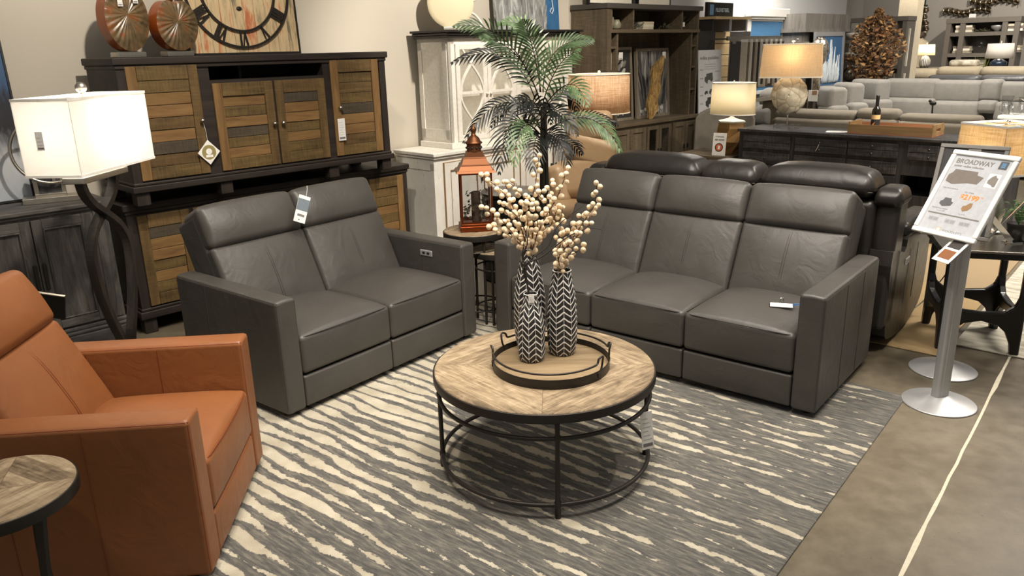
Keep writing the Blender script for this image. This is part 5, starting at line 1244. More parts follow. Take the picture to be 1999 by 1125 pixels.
m_ = MB(); m_.box(-.050, -.0024, -.197, -.028, -.002, -.177); m_.box(-.047, -.0027, -.194, -.031, -.0024, -.180, 1); m_.build('store_mark', [plain('store_gold', C(196, 168, 110), .5), WHITE], T0)
T0 = thing('swatch_card', 'white card with a dark and a tan leather swatch hanging below the price board', 'card', (2.066, 3.496, .820), -1.348); T0.rotation_euler = (-.866, 0, -1.348)
m_ = MB(); m_.box(-.052, -.001, -.084, .052, .001, .084); m_.build('card', WHITE, T0)
for z, mt, nm in ((.028, plain('swatch_grey', C(62, 58, 56), .6), 'dark grey leather swatch'), (-.038, plain('swatch_tan', C(134, 84, 48), .6), 'tan brown leather swatch')):
    m_ = MB(); m_.box(-.036, -.003, z-.026, .036, -.001, z+.026); m_.build('swatch', mt, T0)['label'] = nm
text('lettering', 'LEATHER SWATCHES', .008, PRINT, T0, TR(-.040, -.0011, .066) @ FX, depth=.0001)
# second board seen from behind
T0 = thing('sign_board', 'grey framed board behind the white one, dark reverse facing the camera', 'sign', (2.405, 4.045, .985), -.756); T0.rotation_euler = (-.361, 0, -.756)
m_ = MB(); w_, h_ = .325, .50
for q in ((-w_/2, -h_/2, w_/2, -h_/2+.022), (-w_/2, h_/2-.022, w_/2, h_/2), (-w_/2, -h_/2+.022, -w_/2+.022, h_/2-.022), (w_/2-.022, -h_/2+.022, w_/2, h_/2-.022)): m_.rbox(q[0], -.010, q[1], q[2], .010, q[3], .004, 0, 1, 2)
m_.box(-.025, -.006, -h_/2+.02, .035, .0, h_/2-.02); m_.build('frame', plain('grey_frame', C(128, 125, 120), .4), T0)
m_ = MB(); m_.box(-w_/2+.02, -.001, -h_/2+.02, w_/2-.02, .004, h_/2-.02); m_.build('backing', plain('dark_backing', C(44, 42, 42), .5), T0)

# ================================================================ dark reclining sofa with its back to the grey one
RS = thing('dark_reclining_sofa', 'dark brown leather reclining sofa with puffy headrests standing back to back with the grey sofa', 'sofa', lf(SOFA[0], SOFA[1], SOFA[2], (2.04, 1.06, 0)).to_tuple()[:2]+(0,), SOFA[2])
# local frame: x from the right end (0) to the left (-2.05), y away from the grey sofa
DM = [DARK, DARKS]
def puff(T0, nm, x0, x1, y0, y1, z0, z1, r, tilt=0., bul=(.02, .03), mats=None, seam=True, zb=0.):
    xc, yc, zc = (x0+x1)/2, (y0+y1)/2, (z0+z1)/2; X = TR(xc, yc, zc) @ RX(tilt)
    hx, hy, hz = (x1-x0)/2, (y1-y0)/2, (z1-z0)/2
    def f(q, u):
        e_ = (1-abs(u[0])**4)*(1-abs(u[2])**3); e2 = (1-abs(u[0])**4)*(1-abs(u[1])**3)
        if abs(u[1]) > .3: q[1] += bul[0]*e_*u[1]
        if u[2] > 0: q[2] += bul[1]*e2*u[2]
        ed = max(0, abs(u[0])-.7)/.3; q[2] -= .02*ed*ed*(u[2] > 0)
        return q
    m_ = MB(); m_.rbox(-hx, -hy, -hz, hx, hy, hz, r, 0, (12, 6, 6), 5, X=X, fn=f)
    if seam:
        pts = [(-hx+.012, -hy+.01, -hz*.35), (0, -hy-bul[0]*.9+.0, -hz*.45), (hx-.012, -hy+.01, -hz*.35)]; m_.tube([X @ p for p in smoothp(pts, 8)], .0025, 5, 1)
    return m_.build(nm, mats or DM, T0)
m_ = MB(); m_.rbox(-1.93, .10, .07, -.12, 1.0, .42, .03, 0, 3, 3); m_.rbox(-1.93, .0, .10, -.12, .16, .90, .05, 0, 4, 4, fn=lambda q, u: [q[0], q[1]+(q[2]-.5)*.06, q[2]]); m_.build('body', DM, RS)
for sd in (0, 1):
    x0, x1 = (-.125, 0) if sd == 0 else (-2.05, -1.925)
    ol = [(.06, .10), (.03, .30), (.02, .62), (.30, .56), (.36, .66), (.50, .69), (.88, .68), (.96, .60), (.98, .30), (.92, .12), (.72, .05), (.40, .03), (.2, .05)]
    ol = [(p.x, p.y) for p in smoothp([(a_, b_, 0) for a_, b_ in ol], 3, True)]
    m_ = MB(); m_.yz(ol, x0, x1); xs = x1+.001 if sd == 0 else x0-.001
    for yy in (.42, .62): m_.tube([(xs, yy, .42), (xs, yy-.02, .55), (xs, yy, .64)] if 0 else [(xs, yy, .20), (xs, yy+.03, .55)], .002, 5, 1)
    o = m_.build('arm_side', DM, RS); b = o.modifiers.new('bev', 'BEVEL'); b.width = .016; b.segments = 3; b.limit_method = 'ANGLE'; o.modifiers.move(1, 0) if len(o.modifiers) > 1 else None
    puff(RS, 'arm_pad', x0-.015, x1+.01, .34, .95, .63, .72, .04, 0, (.0, .015), seam=False)
    # folded wing of the back rising above the arm
    m_ = MB(); m_.rbox(x0+.0, .01, .15, x1-.0, .22, .92, .035, 0, (2, 3, 6), 4, fn=lambda q, u: [q[0], q[1]+(q[2]-.5)*.10, q[2]]); m_.build('back_wing', DM, RS)
    puff(RS, 'wing_pad', x0-.02, x1+.015, .02, .26, .86, .96, .045, 0, (.01, .015), seam=False)
for x0, x1, nm in ((-.80, -.13, 'seat_back'), (-1.19, -.81, 'console_back'), (-1.92, -1.20, 'seat_back')):
    m_ = MB(); m_.rbox(x0, .12, .42, x1, .34, .92, .05, 0, (6, 2, 6), 4); m_.build(nm, DM, RS)
    puff(RS, 'head_pillow' if nm[0] == 's' else 'console_pillow', x0+.0, x1-.0, -.01, .27, .905, 1.03 if nm[0] == 's' else 1.015, .062, 0, (.012, .045))
    m_ = MB(); m_.rbox(x0, .28, .28, x1, .98, .50, .05, 0, (6, 6, 3), 4); m_.build('seat_cushion' if nm[0] == 's' else 'console', DM, RS)
m_ = MB(); m_.rbox(.0, .34, .47, .006, .43, .51, .004, 0, 1, 2); m_.rbox(.004, .35, .478, .008, .42, .502, .003, 1, 1, 1); m_.build('control_panel', [plain('grey_plastic', C(176, 176, 174), .4), plain('grey_buttons', C(120, 120, 120), .5)], RS)['label'] = 'grey power control panel'
m_ = MB(); q0 = lf(SOFA[0], SOFA[1], SOFA[2], (2.08, 1.62, .0)); pts = [onz(1847, 535, .30), onz(1800, 590, .10), onz(1745, 625, .02), onz(1700, 640, .012), onz(1680, 650, .012)]
m_.tube(smoothp(pts, 8), .004, 6); o = m_.build('power_cord', plain('grey_cord', C(120, 116, 110), .5)); tag(o, 'thin grey power cord trailing from the sign post to the dark sofa', 'cord')

# ================================================================ black table with arched legs
T0 = thing('arched_end_table', 'black end table with arched legs and silver topped edge at the right', 'table', lf(2.52, 4.26, -.32, (.193, .23, 0)), -.32)
hw, hd, hh = .215, .25, .575
def archleg(a_, b_, T0):
    """one side frame: two legs joined by a curved arch, between plan points a_ and b_"""
    a_, b_ = Vector((*a_, 0)), Vector((*b_, 0)); L_ = (b_-a_).length; ang = atan2((b_-a_).y, (b_-a_).x)
    ol = [(0, 0), (.045, 0), (.055, .07), (.085, .14), (.13, .18), (L_/2, .20), (L_-.13, .18), (L_-.085, .14), (L_-.055, .07), (L_-.045, 0), (L_, 0), (L_-.004, .25), (L_, hh), (L_-.04, hh), (L_-.036, .36), (L_-.055, .30), (L_-.10, .262), (L_/2, .252), (.10, .262), (.055, .30), (.036, .36), (.04, hh), (0, hh), (.004, .25)]
    m_ = MB(); m_.prism(ol, -.02, .02, X=TR(*a_) @ RZ(ang) @ RX(pi/2)); o = m_.build('arched_leg_frame', plain('black_wood', C(20, 17, 16), .3), T0)
    b = o.modifiers.new('bev', 'BEVEL'); b.width = .008; b.segments = 2; b.limit_method = 'ANGLE'
archleg((-hw, -hd+.02), (hw, -hd+.02), T0); archleg((-hw, hd-.02), (hw, hd-.02), T0); archleg((-hw+.02, -hd), (-hw+.02, hd), T0); archleg((hw-.02, -hd), (hw-.02, hd), T0)
m_ = MB(); m_.rbox(-hw-.03, -hd-.03, hh, hw+.03, hd+.03, hh+.035, .006, 0, 1, 1); m_.build('apron', plain('black_wood', C(20, 17, 16), .3), T0)
m_ = MB(); m_.rbox(-hw-.04, -hd-.04, hh+.035, hw+.04, hd+.04, hh+.050, .003, 0, 1, 1); m_.build('tabletop', metal('aged_mirror', C(150, 146, 138), .22, False), T0)
TZ = hh+.051; AT = lambda x, y, z=0: lf(*T0_at, -.32, (x, y, 0))+Vector((0, 0, TZ+z)); T0_at = tuple(lf(2.52, 4.26, -.32, (.193, .23, 0)))[:2]
ACR = glass('acrylic')
T0 = thing('book_easel', 'chrome crossed display easel standing on the arched black table', 'easel', AT(.06, -.10), .15)
m_ = MB(); m_.bar([(-.10, -.03, .17), (.10, .02, .004)], .032, .005, up=(0, 1, 0)); m_.build('leg', CHROME, T0); m_ = MB(); m_.bar([(-.10, -.02, .03), (.16, .02, .25)], .012, .005, up=(0, 1, 0)); m_.build('leg', CHROME, T0)
m_ = MB(); m_.box(.06, -.02, 0, .14, .05, .006); m_.build('foot_plate', CHROME, T0)
# fern
FRN = leafmat('fern_green', (44, 78, 36), (92, 132, 74)); T0 = thing('potted_fern', 'green fern in a black pot between the beige lamp and the easel', 'plant', AT(.18, .03), 0)
m_ = MB(); m_.lathe([(.045, 0), (.058, .08), (.06, .10), (.052, .10), (.05, .09), (.0001, .09)], 24); m_.build('pot', BLK, T0)
rnd = random.Random(5)
for k in range(16):
    a_ = k*2.4; r = rnd.uniform(.07, .14); P_ = smoothp([(0, 0, .09), (r*.5*cos(a_), r*.5*sin(a_), .09+rnd.uniform(.08, .14)), (r*cos(a_), r*sin(a_), .10+rnd.uniform(.0, .08))], 10); m_ = MB(); m_.tube(P_, .0012, 4)
    for i in range(3, len(P_)-1):
        tg = (P_[i+1]-P_[i]).normalized(); sd = tg.cross(Vector((0, 0, 1))).normalized(); l_ = .026*(1-(i/len(P_))*.7)
        for sg in (-1, 1): m_.add([P_[i], P_[i]+sd*sg*l_+tg*.006, P_[i]+tg*.006], [(0, 1, 2)])
    m_.build('frond', FRN, T0, wn=False)
# beige lamp
BGS = shade_mat('beige_linen_shade', C(236, 220, 188), 1, C(214, 188, 144), .5)
LB = AT(.02, .27); LB = Vector((2.94, 4.61, TZ)); T0 = thing('table_lamp', 'lit beige linen box shade lamp at the right edge above the black table', 'lamp', LB, -.567+pi/4)
m_ = MB(); m_.lathe([(.07, 0), (.07, .012), (.03, .02), (.045, .06), (.06, .13), (.04, .21), (.014, .26), (.012, .36)], 28); m_.build('base', NICKEL, T0)
boxshade(T0, .36, .36, .995-TZ, 1.273-TZ, .34, .34, BGS, WHITE); bulb(T0, .47, 2.6, (1, .94, .84)); m_ = MB(); m_.ball((0, 0, 1.285-TZ), .012, n=6); m_.tube([(-.165, 0, 1.27-TZ), (.165, 0, 1.27-TZ)], .003, 5); m_.tube([(0, -.165, 1.27-TZ), (0, .165, 1.27-TZ)], .003, 5); m_.cyl(0, 0, .36, 1.28-TZ, .003, 6); m_.build('harp', CHROME, T0)

# ================================================================ dark buffet and what stands on it
CHW = [wood('charred_wood', [C(20, 20, 21), C(46, 45, 46), C(92, 90, 90)], 0, 24, .45, 8, .3, True), wood('charred_wood_upright', [C(28, 28, 29), C(44, 43, 44), C(66, 65, 65)], 2, 24, .45)]
BX, BY = 2.38, 8.05
def B_(x, y, z=.931): return lf(BX, BY, YB, (x, y, 0))+Vector((0, 0, z))
T0 = thing('dark_buffet', 'long charcoal wood buffet with small drawers behind the dark sofa', 'sideboard', (BX, BY, 0), YB)
Wq, Dq, Hq = 2.42, .51, .93
m_ = MB(); m_.rbox(-.02, -.02, Hq-.028, Wq+.02, Dq, Hq, .004, 0, 1, 1); m_.build('top', CHW[0], T0)
m_ = MB(); m_.box(0, .0, .08, 1.60, Dq, Hq-.028); m_.box(1.60, 0, .60, 2.0, Dq, Hq-.028); m_.box(1.60, 0, .08, 2.0, Dq, .42); m_.box(1.60, Dq-.03, .42, 2.0, Dq, .60); m_.box(2.0, 0, .08, Wq, Dq, Hq-.028)
m_.build('body', CHW[1], T0)
for x in (0, Wq-.07): m_ = MB(); m_.box(x, 0, 0, x+.07, .07, .08); m_.build('foot', CHW[1], T0); m_ = MB(); m_.box(x, Dq-.07, 0, x+.07, Dq, .08); m_.build('foot', CHW[1], T0)
def drawer(T0, x0, z0, x1, z1, mat, kn=(.5,), y=0):
    m_ = MB(); m_.rbox(x0, y-.014, z0, x1, y, z1, .003, 0, 1, 1); o = m_.build('drawer', mat, T0)
    for k in kn:
        k_ = MB(); k_.lathe([(.005, 0), (.004, .010), (.011, .016), (.010, .024), (.0001, .027)], 12, X=TR(x0+(x1-x0)*k, y-.014, (z0+z1)/2) @ RX(pi/2)); k_.build('knob', BMET, o)
for i, (a_, b_) in enumerate(((.05, .55), (.60, 1.10), (1.115, 1.56), (1.64, 2.0), (2.03, 2.37))):
    for z0, z1 in ((.808, .872), (.742, .804)): drawer(T0, a_, z0, b_, z1, CHW[0])
for a_, b_ in ((.05, .55), (.60, 1.10), (1.115, 1.56)): drawer(T0, a_, .60, b_, .705, CHW[0]); paneldoor(T0, a_, .12, b_, .58, [CHW[1]], .06)
paneldoor(T0, 2.03, .12, 2.37, .705, [CHW[1]], .06)
T0 = thing('price_note', 'white paper sheet lying on the dark buffet top', 'paper', B_(.93, .17), YB+.3)
m_ = MB(); m_.box(-.10, -.07, 0, .10, .07, .0015); m_.build('sheet', WHITE, T0); m_ = MB()
for k in range(4): m_.box(-.07, -.05+.025*k, .0016, .05, -.044+.025*k, .0019)
m_.build('printing', PRINT, T0)
T0 = thing('small_tag', 'small white tag dangling from a knob of the dark buffet', 'tag', B_(.85, -.035, .83), YB); m_ = MB(); m_.tube([(0, 0, 0), (-.015, 0, -.04), (-.03, 0, -.07)], .0015, 4); m_.build('string', WHITE, T0)
# turtle shell lamp
YSH = shade_mat('golden_linen_shade', C(232, 214, 182), 1, C(222, 200, 164), .5)
T0 = thing('turtle_shell_lamp', 'lit golden rectangular shade lamp on a mounted pale turtle shell', 'lamp', B_(.37, .27), -.42)
m_ = MB(); m_.rbox(-.125, -.075, 0, .125, .075, .034, .003, 0, 1, 1); m_.build('acrylic_base', ACR, T0)
m_ = MB(); m_.cyl(0, 0, .034, .14, .007, 12); m_.cyl(0, .03, .14, .60, .005, 10); m_.tube([(-.08, 0, .155), (-.08, -.03, .145), (-.08, -.035, .165)], .004, 5); m_.tube([(.08, 0, .155), (.08, -.03, .145), (.08, -.035, .165)], .004, 5); m_.tube([(-.08, 0, .155), (0, .0, .13), (.08, 0, .155)], .004, 5); m_.build('rod', NICKEL, T0)
def shellmat():
    n = NT('turtle_shell'); v = n.co(); vo = n.n('ShaderNodeTexVoronoi', feature='DISTANCE_TO_EDGE'); n.l(n.co((1, .4, .8)), vo.inputs['Vector']); vo.inputs['Scale'].default_value = 10
    g = n.noise(v, 14, 4, .6); c = n.ramp(g, [(.3, C(176, 160, 132)), (.5, C(206, 196, 172)), (.7, C(222, 214, 194))]); k = n.m('LESS_THAN', vo.outputs['Distance'], .035)
    return n.set(col=n.mix(n.m('MULTIPLY', k, .5), c, C(150, 128, 94)), rough=.4, nrm=n.bump(vo.outputs['Distance'], .6, .02))
m_ = MB(); N_ = 40; vs = []; fs = []; K_ = 10
for i in range(K_+1):
    q = i/K_; 
    for k in range(N_):
        t_ = 2*pi*k/N_; rx_ = .172*(1-.10*max(0, -sin(t_))); rz_ = .185; sc = 1+.02*cos(t_*12)
        vs.append((rx_*q*cos(t_)*(sc if i > 8 else 1), -.065*(1-q*q), .325+rz_*q*sin(t_)*(sc if i > 8 else 1)))
for i in range(K_):
    for k in range(N_): fs.append((i*N_+k, i*N_+(k+1) % N_, (i+1)*N_+(k+1) % N_, (i+1)*N_+k))
m_.add(vs, fs, 0, True); o = m_.build('shell', shellmat(), T0, wn=False); so = o.modifiers.new('s', 'SOLIDIFY'); so.thickness = .008
drum(T0, .315, .285, .50, .82, YSH, YSH, sc=(1, .62)) if 0 else boxshade(T0, .58, .24, .50, .815, .54, .22, YSH, CREAM); bulb(T0, .66, 3.4, (1, .92, .80))
m_ = MB(); m_.tube([(-.265, 0, .805), (.265, 0, .805)], .003, 5); m_.cyl(0, .0, .58, .835, .003, 6); m_.ball((0, 0, .842), .014, n=6, sc=(1.2, 1, .8)); m_.build('harp', CREAM, T0)
# crate tray and bottle
PNE = wood('tray_pine', [C(104, 80, 50), C(132, 104, 68), C(154, 124, 84)], 0, 22, .55); PNI = wood('tray_inside', [C(120, 78, 52), C(146, 100, 70), C(166, 122, 88)], 0, 22, .6)
T0 = thing('crate_tray', 'long shallow wooden crate tray on the dark buffet', 'tray', B_(1.05, .10), YB); wt, dt, ht, th = .74, .32, .085, .014
m_ = MB(); m_.box(0, 0, 0, wt, dt, .012, 1); m_.box(0, 0, .012, wt, th, ht); m_.box(0, dt-th, .012, wt, dt, ht)
m_.box(th, th, .012, wt-th, th+.001, ht-.002, 1); m_.box(th, dt-th-.001, .012, wt-th, dt-th, ht-.002, 1); m_.build('tray_body', [PNE, PNI], T0)
for x in (0, wt-th):
    m_ = MB(); m_.box(x, th, .012, x+th, .10, ht+.02); m_.box(x, dt-.10, .012, x+th, dt-th, ht+.02); m_.box(x, .10, .012, x+th, dt-.10, .040); m_.box(x, .10, .068, x+th, dt-.10, ht+.02); m_.build('end_board', PNE, T0)
T0 = thing('wine_bottle', 'dark wine bottle with yellow and black label standing in the crate tray', 'bottle', B_(1.245, .24, .944), YB)
n = NT('dark_glass'); BGL = n.set(col=C(26, 20, 12), rough=.08, spec=.7)
m_ = MB(); m_.lathe([(.0001, 0), (.036, 0), (.038, .004), (.038, .185), (.034, .205), (.018, .228), (.0145, .24), (.0145, .315), (.0155, .316), (.0155, .328), (.0001, .328)], 28); m_.build('bottle_body', BGL, T0)
m_ = MB(); m_.lathe([(.0385, .03), (.0388, .03), (.0388, .115), (.0385, .115), (.0385, .03)], 28); m_.build('black_label', BLACKP, T0); m_ = MB(); m_.lathe([(.0385, .115), (.0388, .115), (.0388, .155), (.0385, .155), (.0385, .115)], 28); m_.build('yellow_label', plain('pale_yellow_label', C(226, 190, 130), .5), T0)
m_ = MB(); m_.add([(-.016, -.0395, .055), (-.002, -.0400, .050), (.006, -.0400, .075), (.014, -.039, .095), (.002, -.0400, .085), (-.010, -.0398, .070)], [(0, 1, 2, 5), (5, 2, 3, 4)]); m_.build('label_motif', ORP, T0)
m_ = MB(); m_.lathe([(.0150, .25), (.0152, .25), (.0158, .316), (.0165, .318), (.0165, .33), (.0001, .33)], 20); m_.build('capsule', BLK, T0)
# end table, gold lamp, card, tufted chair
T0 = thing('end_table', 'grey wood end table under the faceted gold lamp', 'table', B_(-.72, -.08, 0), YB)
m_ = MB(); m_.rbox(0, 0, .60, .64, .58, .635, .005, 0, 1, 1); m_.build('tabletop', DRF, T0)
for x in (.04, .54):
    for y in (.04, .48): m_ = MB(); m_.box(x, y, 0, x+.06, y+.06, .60); m_.build('leg', DRFV, T0)
GLD = metal('antique_gold', C(168, 132, 84), .4, False); GLD.node_tree.nodes['Principled BSDF'].inputs['Metallic'].default_value = .6; YW = shade_mat('ivory_shade', C(246, 238, 216), trans=.5)
T0 = thing('gold_facet_lamp', 'lit ivory drum lamp with a faceted antique gold base on the end table', 'lamp', B_(-.22, .22, .636), YB)
vs = []; fs = []; lv = [(0, .11, 0), (.13, .165, .40), (.27, .16, .80), (.33, .15, .80)]
m_ = MB()
for (z, r, ro) in lv: vs += [(r*cos(k*pi/3+ro), r*.8*sin(k*pi/3+ro), z) for k in range(6)]
for i in range(3):
    for k in range(6): a_, b_, c_, d_ = i*6+k, i*6+(k+1) % 6, (i+1)*6+(k+1) % 6, (i+1)*6+k; fs += [(a_, b_, c_), (a_, c_, d_)]
m_.add(vs, fs); m_.build('facet_base', GLD, T0, wn=False)
m_ = MB(); m_.lathe([(.155, .33), (.16, .345), (.05, .37), (.02, .39)], 6, smooth=False, X=Matrix.Diagonal((1, .8, 1, 1))); m_.build('white_cap', WHITE, T0)
drum(T0, .245, .235, .415, .735, YW, WHITE, sc=(1, .75)); bulb(T0, .54, 3.6, (1, .96, .90)); m_ = MB(); m_.tube([(-.235, 0, .73), (.235, 0, .73)], .003, 5); m_.cyl(0, 0, .38, .75, .003, 6); m_.ball((0, 0, .755), .010, n=6); m_.build('harp', NICKEL, T0)
T0 = thing('notice_card', 'white upright card with an orange round emblem on the end table', 'sign', B_(-.30, -.02, .637), YB+.12); T0.rotation_euler = (-.10, 0, YB+.12)
m_ = MB(); m_.box(0, 0, 0, .145, .004, .235); m_.build('card', WHITE, T0)
m_ = MB(); m_.lathe([(.045, 0), (.045, .0006), (.0001, .0006)], 28, X=TR(.072, -.0, .085) @ FX, smooth=False); m_.lathe([(.036, .0006), (.036, .0010), (.0001, .0010)], 28, 1, X=TR(.072, 0, .085) @ FX, smooth=False); m_.box(.060, -.0016, .066, .084, -.0012, .104, 2); m_.build('emblem', [BLACKP, plain('emblem_orange', C(206, 106, 60), .5), WHITE], T0)
text('lettering', 'CORDLESS', .020, PRINT, T0, TR(.022, -.0006, .190) @ FX, .0004, depth=.0002); text('lettering', 'AIR NOW', .024, BLACKP, T0, TR(.018, -.0006, .155) @ FX, .0006, depth=.0002)
TAUP = fabric('taupe_chair_fabric', C(116, 110, 100), .9, 300)
T0 = thing('wingback_chair', 'taupe upholstered curved back chair beside the end table', 'chair', B_(-.66, .85, 0), YB+.5)
m_ = MB(); m_.rbox(-.30, -.30, .30, .30, .30, .46, .05, 0, (4, 4, 2), 4); m_.build('seat', TAUP, T0)
m_ = MB(); m_.rbox(-.34, -.05, .10, .34, .05, 1.05, .045, 0, (12, 1, 8), 4, X=TR(0, .28, 0), fn=lambda q, u: [q[0]*(1-.08*(u[2] < -.5)), q[1]+.0-.22*abs(u[0])**2+.10*(u[2]), q[2]-.10*abs(u[0])**3*(u[2] > 0)]); m_.build('backrest', TAUP, T0)
for sx in (-1, 1):
    for sy in (-1, 1): m_ = MB(); m_.box(sx*.25-.02, sy*.25-.02, 0, sx*.25+.02, sy*.25+.02, .31); m_.build('leg', ESPV, T0)

# ================================================================ left wall beyond the wall unit
CHARC = plain('charcoal_panel', C(46, 42, 40), .6); SLATW = wood('maple_slatwall', [C(186, 158, 112), C(204, 178, 134), C(216, 192, 150)], 0, 12, .5)
def AW(s, t, z=0): return A(s, t, z)
T0 = thing('swatch_rack', 'dark display rack with pale slatwall and hanging hide samples beside the wall unit', 'rack', AW(6.98, .50, 0), YA)
m_ = MB(); m_.box(-.16, .10, 0, .28, .45, 1.92); m_.box(.28, .38, 0, 1.7, .45, 1.92); m_.build('cabinet', CHARC, T0)
m_ = MB(); 
for k in range(6): m_.box(.28, .35, 1.05+k*.145, 1.08, .378, 1.05+k*.145+.138)
m_.build('slatwall', SLATW, T0)
m_ = MB(); m_.box(.10, .0, 2.055, .98, .40, 2.085); m_.build('top_shelf', SLATW, T0)
m_ = MB(); m_.box(.12, .05, 1.92, .14, .40, 2.055); m_.box(.52, .05, 1.92, .58, .40, 2.055, 1); m_.box(.94, .05, 1.92, .98, .40, 2.055, 1); m_.box(.12, .38, 1.92, .96, .40, 2.055); m_.build('cubby', [CHARC, SILV], T0)
m_ = MB()
for z in (1.80, 1.02): m_.box(.20, -.12, z, 1.62, -.10, z+.05); m_.box(.20, -.10, z+.01, .22, .38, z+.03); m_.box(1.60, -.10, z+.01, 1.62, .38, z+.03)
m_.build('rail', NICKEL, T0)
cols = [(60, 54, 48), (196, 186, 168), (120, 108, 92), (220, 214, 200), (82, 70, 58), (168, 156, 138), (48, 44, 42), (206, 198, 182)]
hang = thing('hide_sample', 'leather hide sample hanging in the swatch rack', 'sample', AW(6.98+.36, .62, 1.79), YA, 'hide samples on the swatch rack')
m_ = MB(); m_.rbox(-.10, -.02, -.62, .14, -.008, 0, .005, 0, 1, 1); m_.build('hide', plain('hide_0', C(30, 28, 27), .6), hang); m_ = MB(); m_.box(-.08, -.024, -.03, .0, -.02, .02); m_.build('hanger', NICKEL, hang)
for k in range(1, 17):
    c = cols[k % 8]; h_ = thing('hide_sample', 'leather hide sample hanging in the swatch rack', 'sample', AW(6.98+.46+.066*k, .60, 1.79), YA-.9, 'hide samples on the swatch rack')
    m_ = MB(); m_.rbox(-.10, -.010, -.58+.02*(k % 3), .10, .010, 0, .005, 0, 1, 1); m_.build('hide', plain('hide_%d_%d' % (c[0], c[1]), C(*c), .6), h_); m_ = MB(); m_.box(-.10, -.012, -.012, .10, .012, .02); m_.build('hanger', WHITE if k % 2 else NICKEL, h_)
T0 = thing('brand_sign', 'small black sign with blue mark and pale lettering on top of the swatch rack', 'sign', AW(7.22, .30, 2.086), YA)
m_ = MB(); m_.box(0, 0, 0, .62, .04, .175); m_.build('sign_box', BLK, T0); m_ = MB(); m_.box(.05, -.002, .025, .14, 0, .15); m_.build('blue_mark', plain('sign_blue', C(110, 160, 200), .5), T0)
text('lettering', 'FLEXSTEEL', .062, plain('sign_pale', C(196, 218, 232), .5), T0, TR(.185, -.001, .065) @ FX, .0012, depth=.0005, sx=1.15)
T0 = thing('price_board', 'tall white catalogue board with sofa silhouettes leaning by the swatch rack', 'poster', AW(6.78, .56, 0), YA-.10); T0.rotation_euler = (-.06, 0, YA-.10)
m_ = MB(); m_.box(0, 0, .10, .46, .012, 1.70); m_.build('board', plain('board_white', C(214, 214, 214), .5), T0); m_ = MB(); m_.box(0, -.001, .10, .46, 0, .24); m_.build('blue_foot', plain('foot_blue', C(60, 110, 160), .5), T0)
text('lettering', 'endless possibilities', .058, PRINT, T0, TR(.03, -.001, 1.59) @ FX, .0004, depth=.0004, sx=.82)
m_ = MB()
for k in range(3): m_.box(.12, -.001, 1.53-k*.028, .34, 0, 1.536-k*.028)
for k in range(10): m_.box(.03, -.001, 1.46-k*.10, .09, 0, 1.475-k*.10); m_.box(.33, -.001, 1.44-k*.11, .42, 0, 1.45-k*.11)
m_.build('printing', plain('pale_print', C(168, 168, 168), .7), T0)
def psil(x, z, s_, c, mir=False):
    pts = [(0, .03), (.0, .07), (.03, .085), (.03, .11), (.14, .12), (.15, .04), (.12, .02), (.09, .045), (.06, .04), (.05, .0)]
    m_ = MB(); m_.prism([(x+(a_ if not mir else .15-a_)*s_, z+b_*s_) for a_, b_ in pts], 0, .0008, X=TR(0, -.0005, 0) @ FX); m_.build('sofa_silhouette', plain('sil_%d' % c, C(c, c, c-2), .6), T0)
for (x, z, s_, c) in ((.12, 1.30, 1.1, 88), (.12, 1.17, .42, 60), (.21, 1.17, .6, 70), (.14, 1.01, 1.15, 62), (.13, .87, .42, 170), (.24, .86, .5, 110), (.15, .72, 1.1, 150), (.14, .58, .5, 70), (.25, .56, .5, 120), (.14, .42, 1.0, 100)): psil(x, z, s_, c)
CORB = plain('coral_blue', C(70, 118, 160), .6); WFR = plain('whitewash_frame', C(206, 204, 198), .6); CORW = plain('coral_white', C(196, 204, 208), .6)
def coral(seed, n_, h, x0, w_):
    def f(T0):
        rnd = random.Random(seed); m_ = MB()
        for k in range(n_):
            x = x0+w_*rnd.random(); L_ = h*rnd.uniform(.45, 1)*(1-abs(x-x0-w_/2)/w_*.9); a_ = (x-x0-w_/2)*.9
            P_ = [(x, 0, .10)]
            for j in range(7): px_, _, pz = P_[-1]; P_.append((px_+sin(a_)*L_/7+rnd.uniform(-.018, .018), -.004, pz+L_/7))
            m_.tube(P_, [.016, .02, .022, .02, .018, .014, .010, .006], 5)
        m_.build('coral_relief', CORW, T0)
    return f
art('coral_picture', 'blue and white coral print in a whitewashed frame on the wall above the swatch rack', AW(8.72, .06, 1.05), YA, 1.05, 1.06, CORB, WFR, .05, -.0, shapes=coral(3, 46, .80, .15, .72))
m_ = MB(); m_.rbox(-.06, -.05, 0, 1.11, .03, .12, .01, 0, 1, 2); m_.box(-.02, -.03, -.03, 1.07, .02, 0); o = m_.build('picture_crown', WFR, loc=AW(8.72, .07, 2.115), rot=(0, 0, YA)); tag(o, 'whitewashed carved moulding over the wall coral print', 'moulding')
DGR = wood('grey_headboard', [C(84, 80, 76), C(108, 104, 98), C(128, 124, 118)], 2, 26)
T0 = thing('mantel_panel', 'grey wood mantel with box crown standing against the wall', 'mantel', AW(9.72, .42, 0), YA)
m_ = MB(); m_.box(0, 0, 1.95, 1.62, .36, 2.16); m_.box(-.04, -.03, 1.90, 1.66, .36, 1.95); m_.build('crown', DGR, T0)
m_ = MB(); m_.box(.02, .05, 0, .28, .36, 1.90); m_.box(1.34, .05, 0, 1.60, .36, 1.90); m_.box(.28, .30, 0, 1.34, .36, 1.90, 0); m_.build('surround', [DGR], T0)
art('coral_picture', 'blue coral print in a pewter frame standing in front of the grey mantel', AW(9.93, .52, 1.06), YA, 1.05, .84, plain('coral_deep_blue', C(56, 92, 130), .6), SILV, .06, -.05, shapes=coral(9, 50, .66, .30, .55))
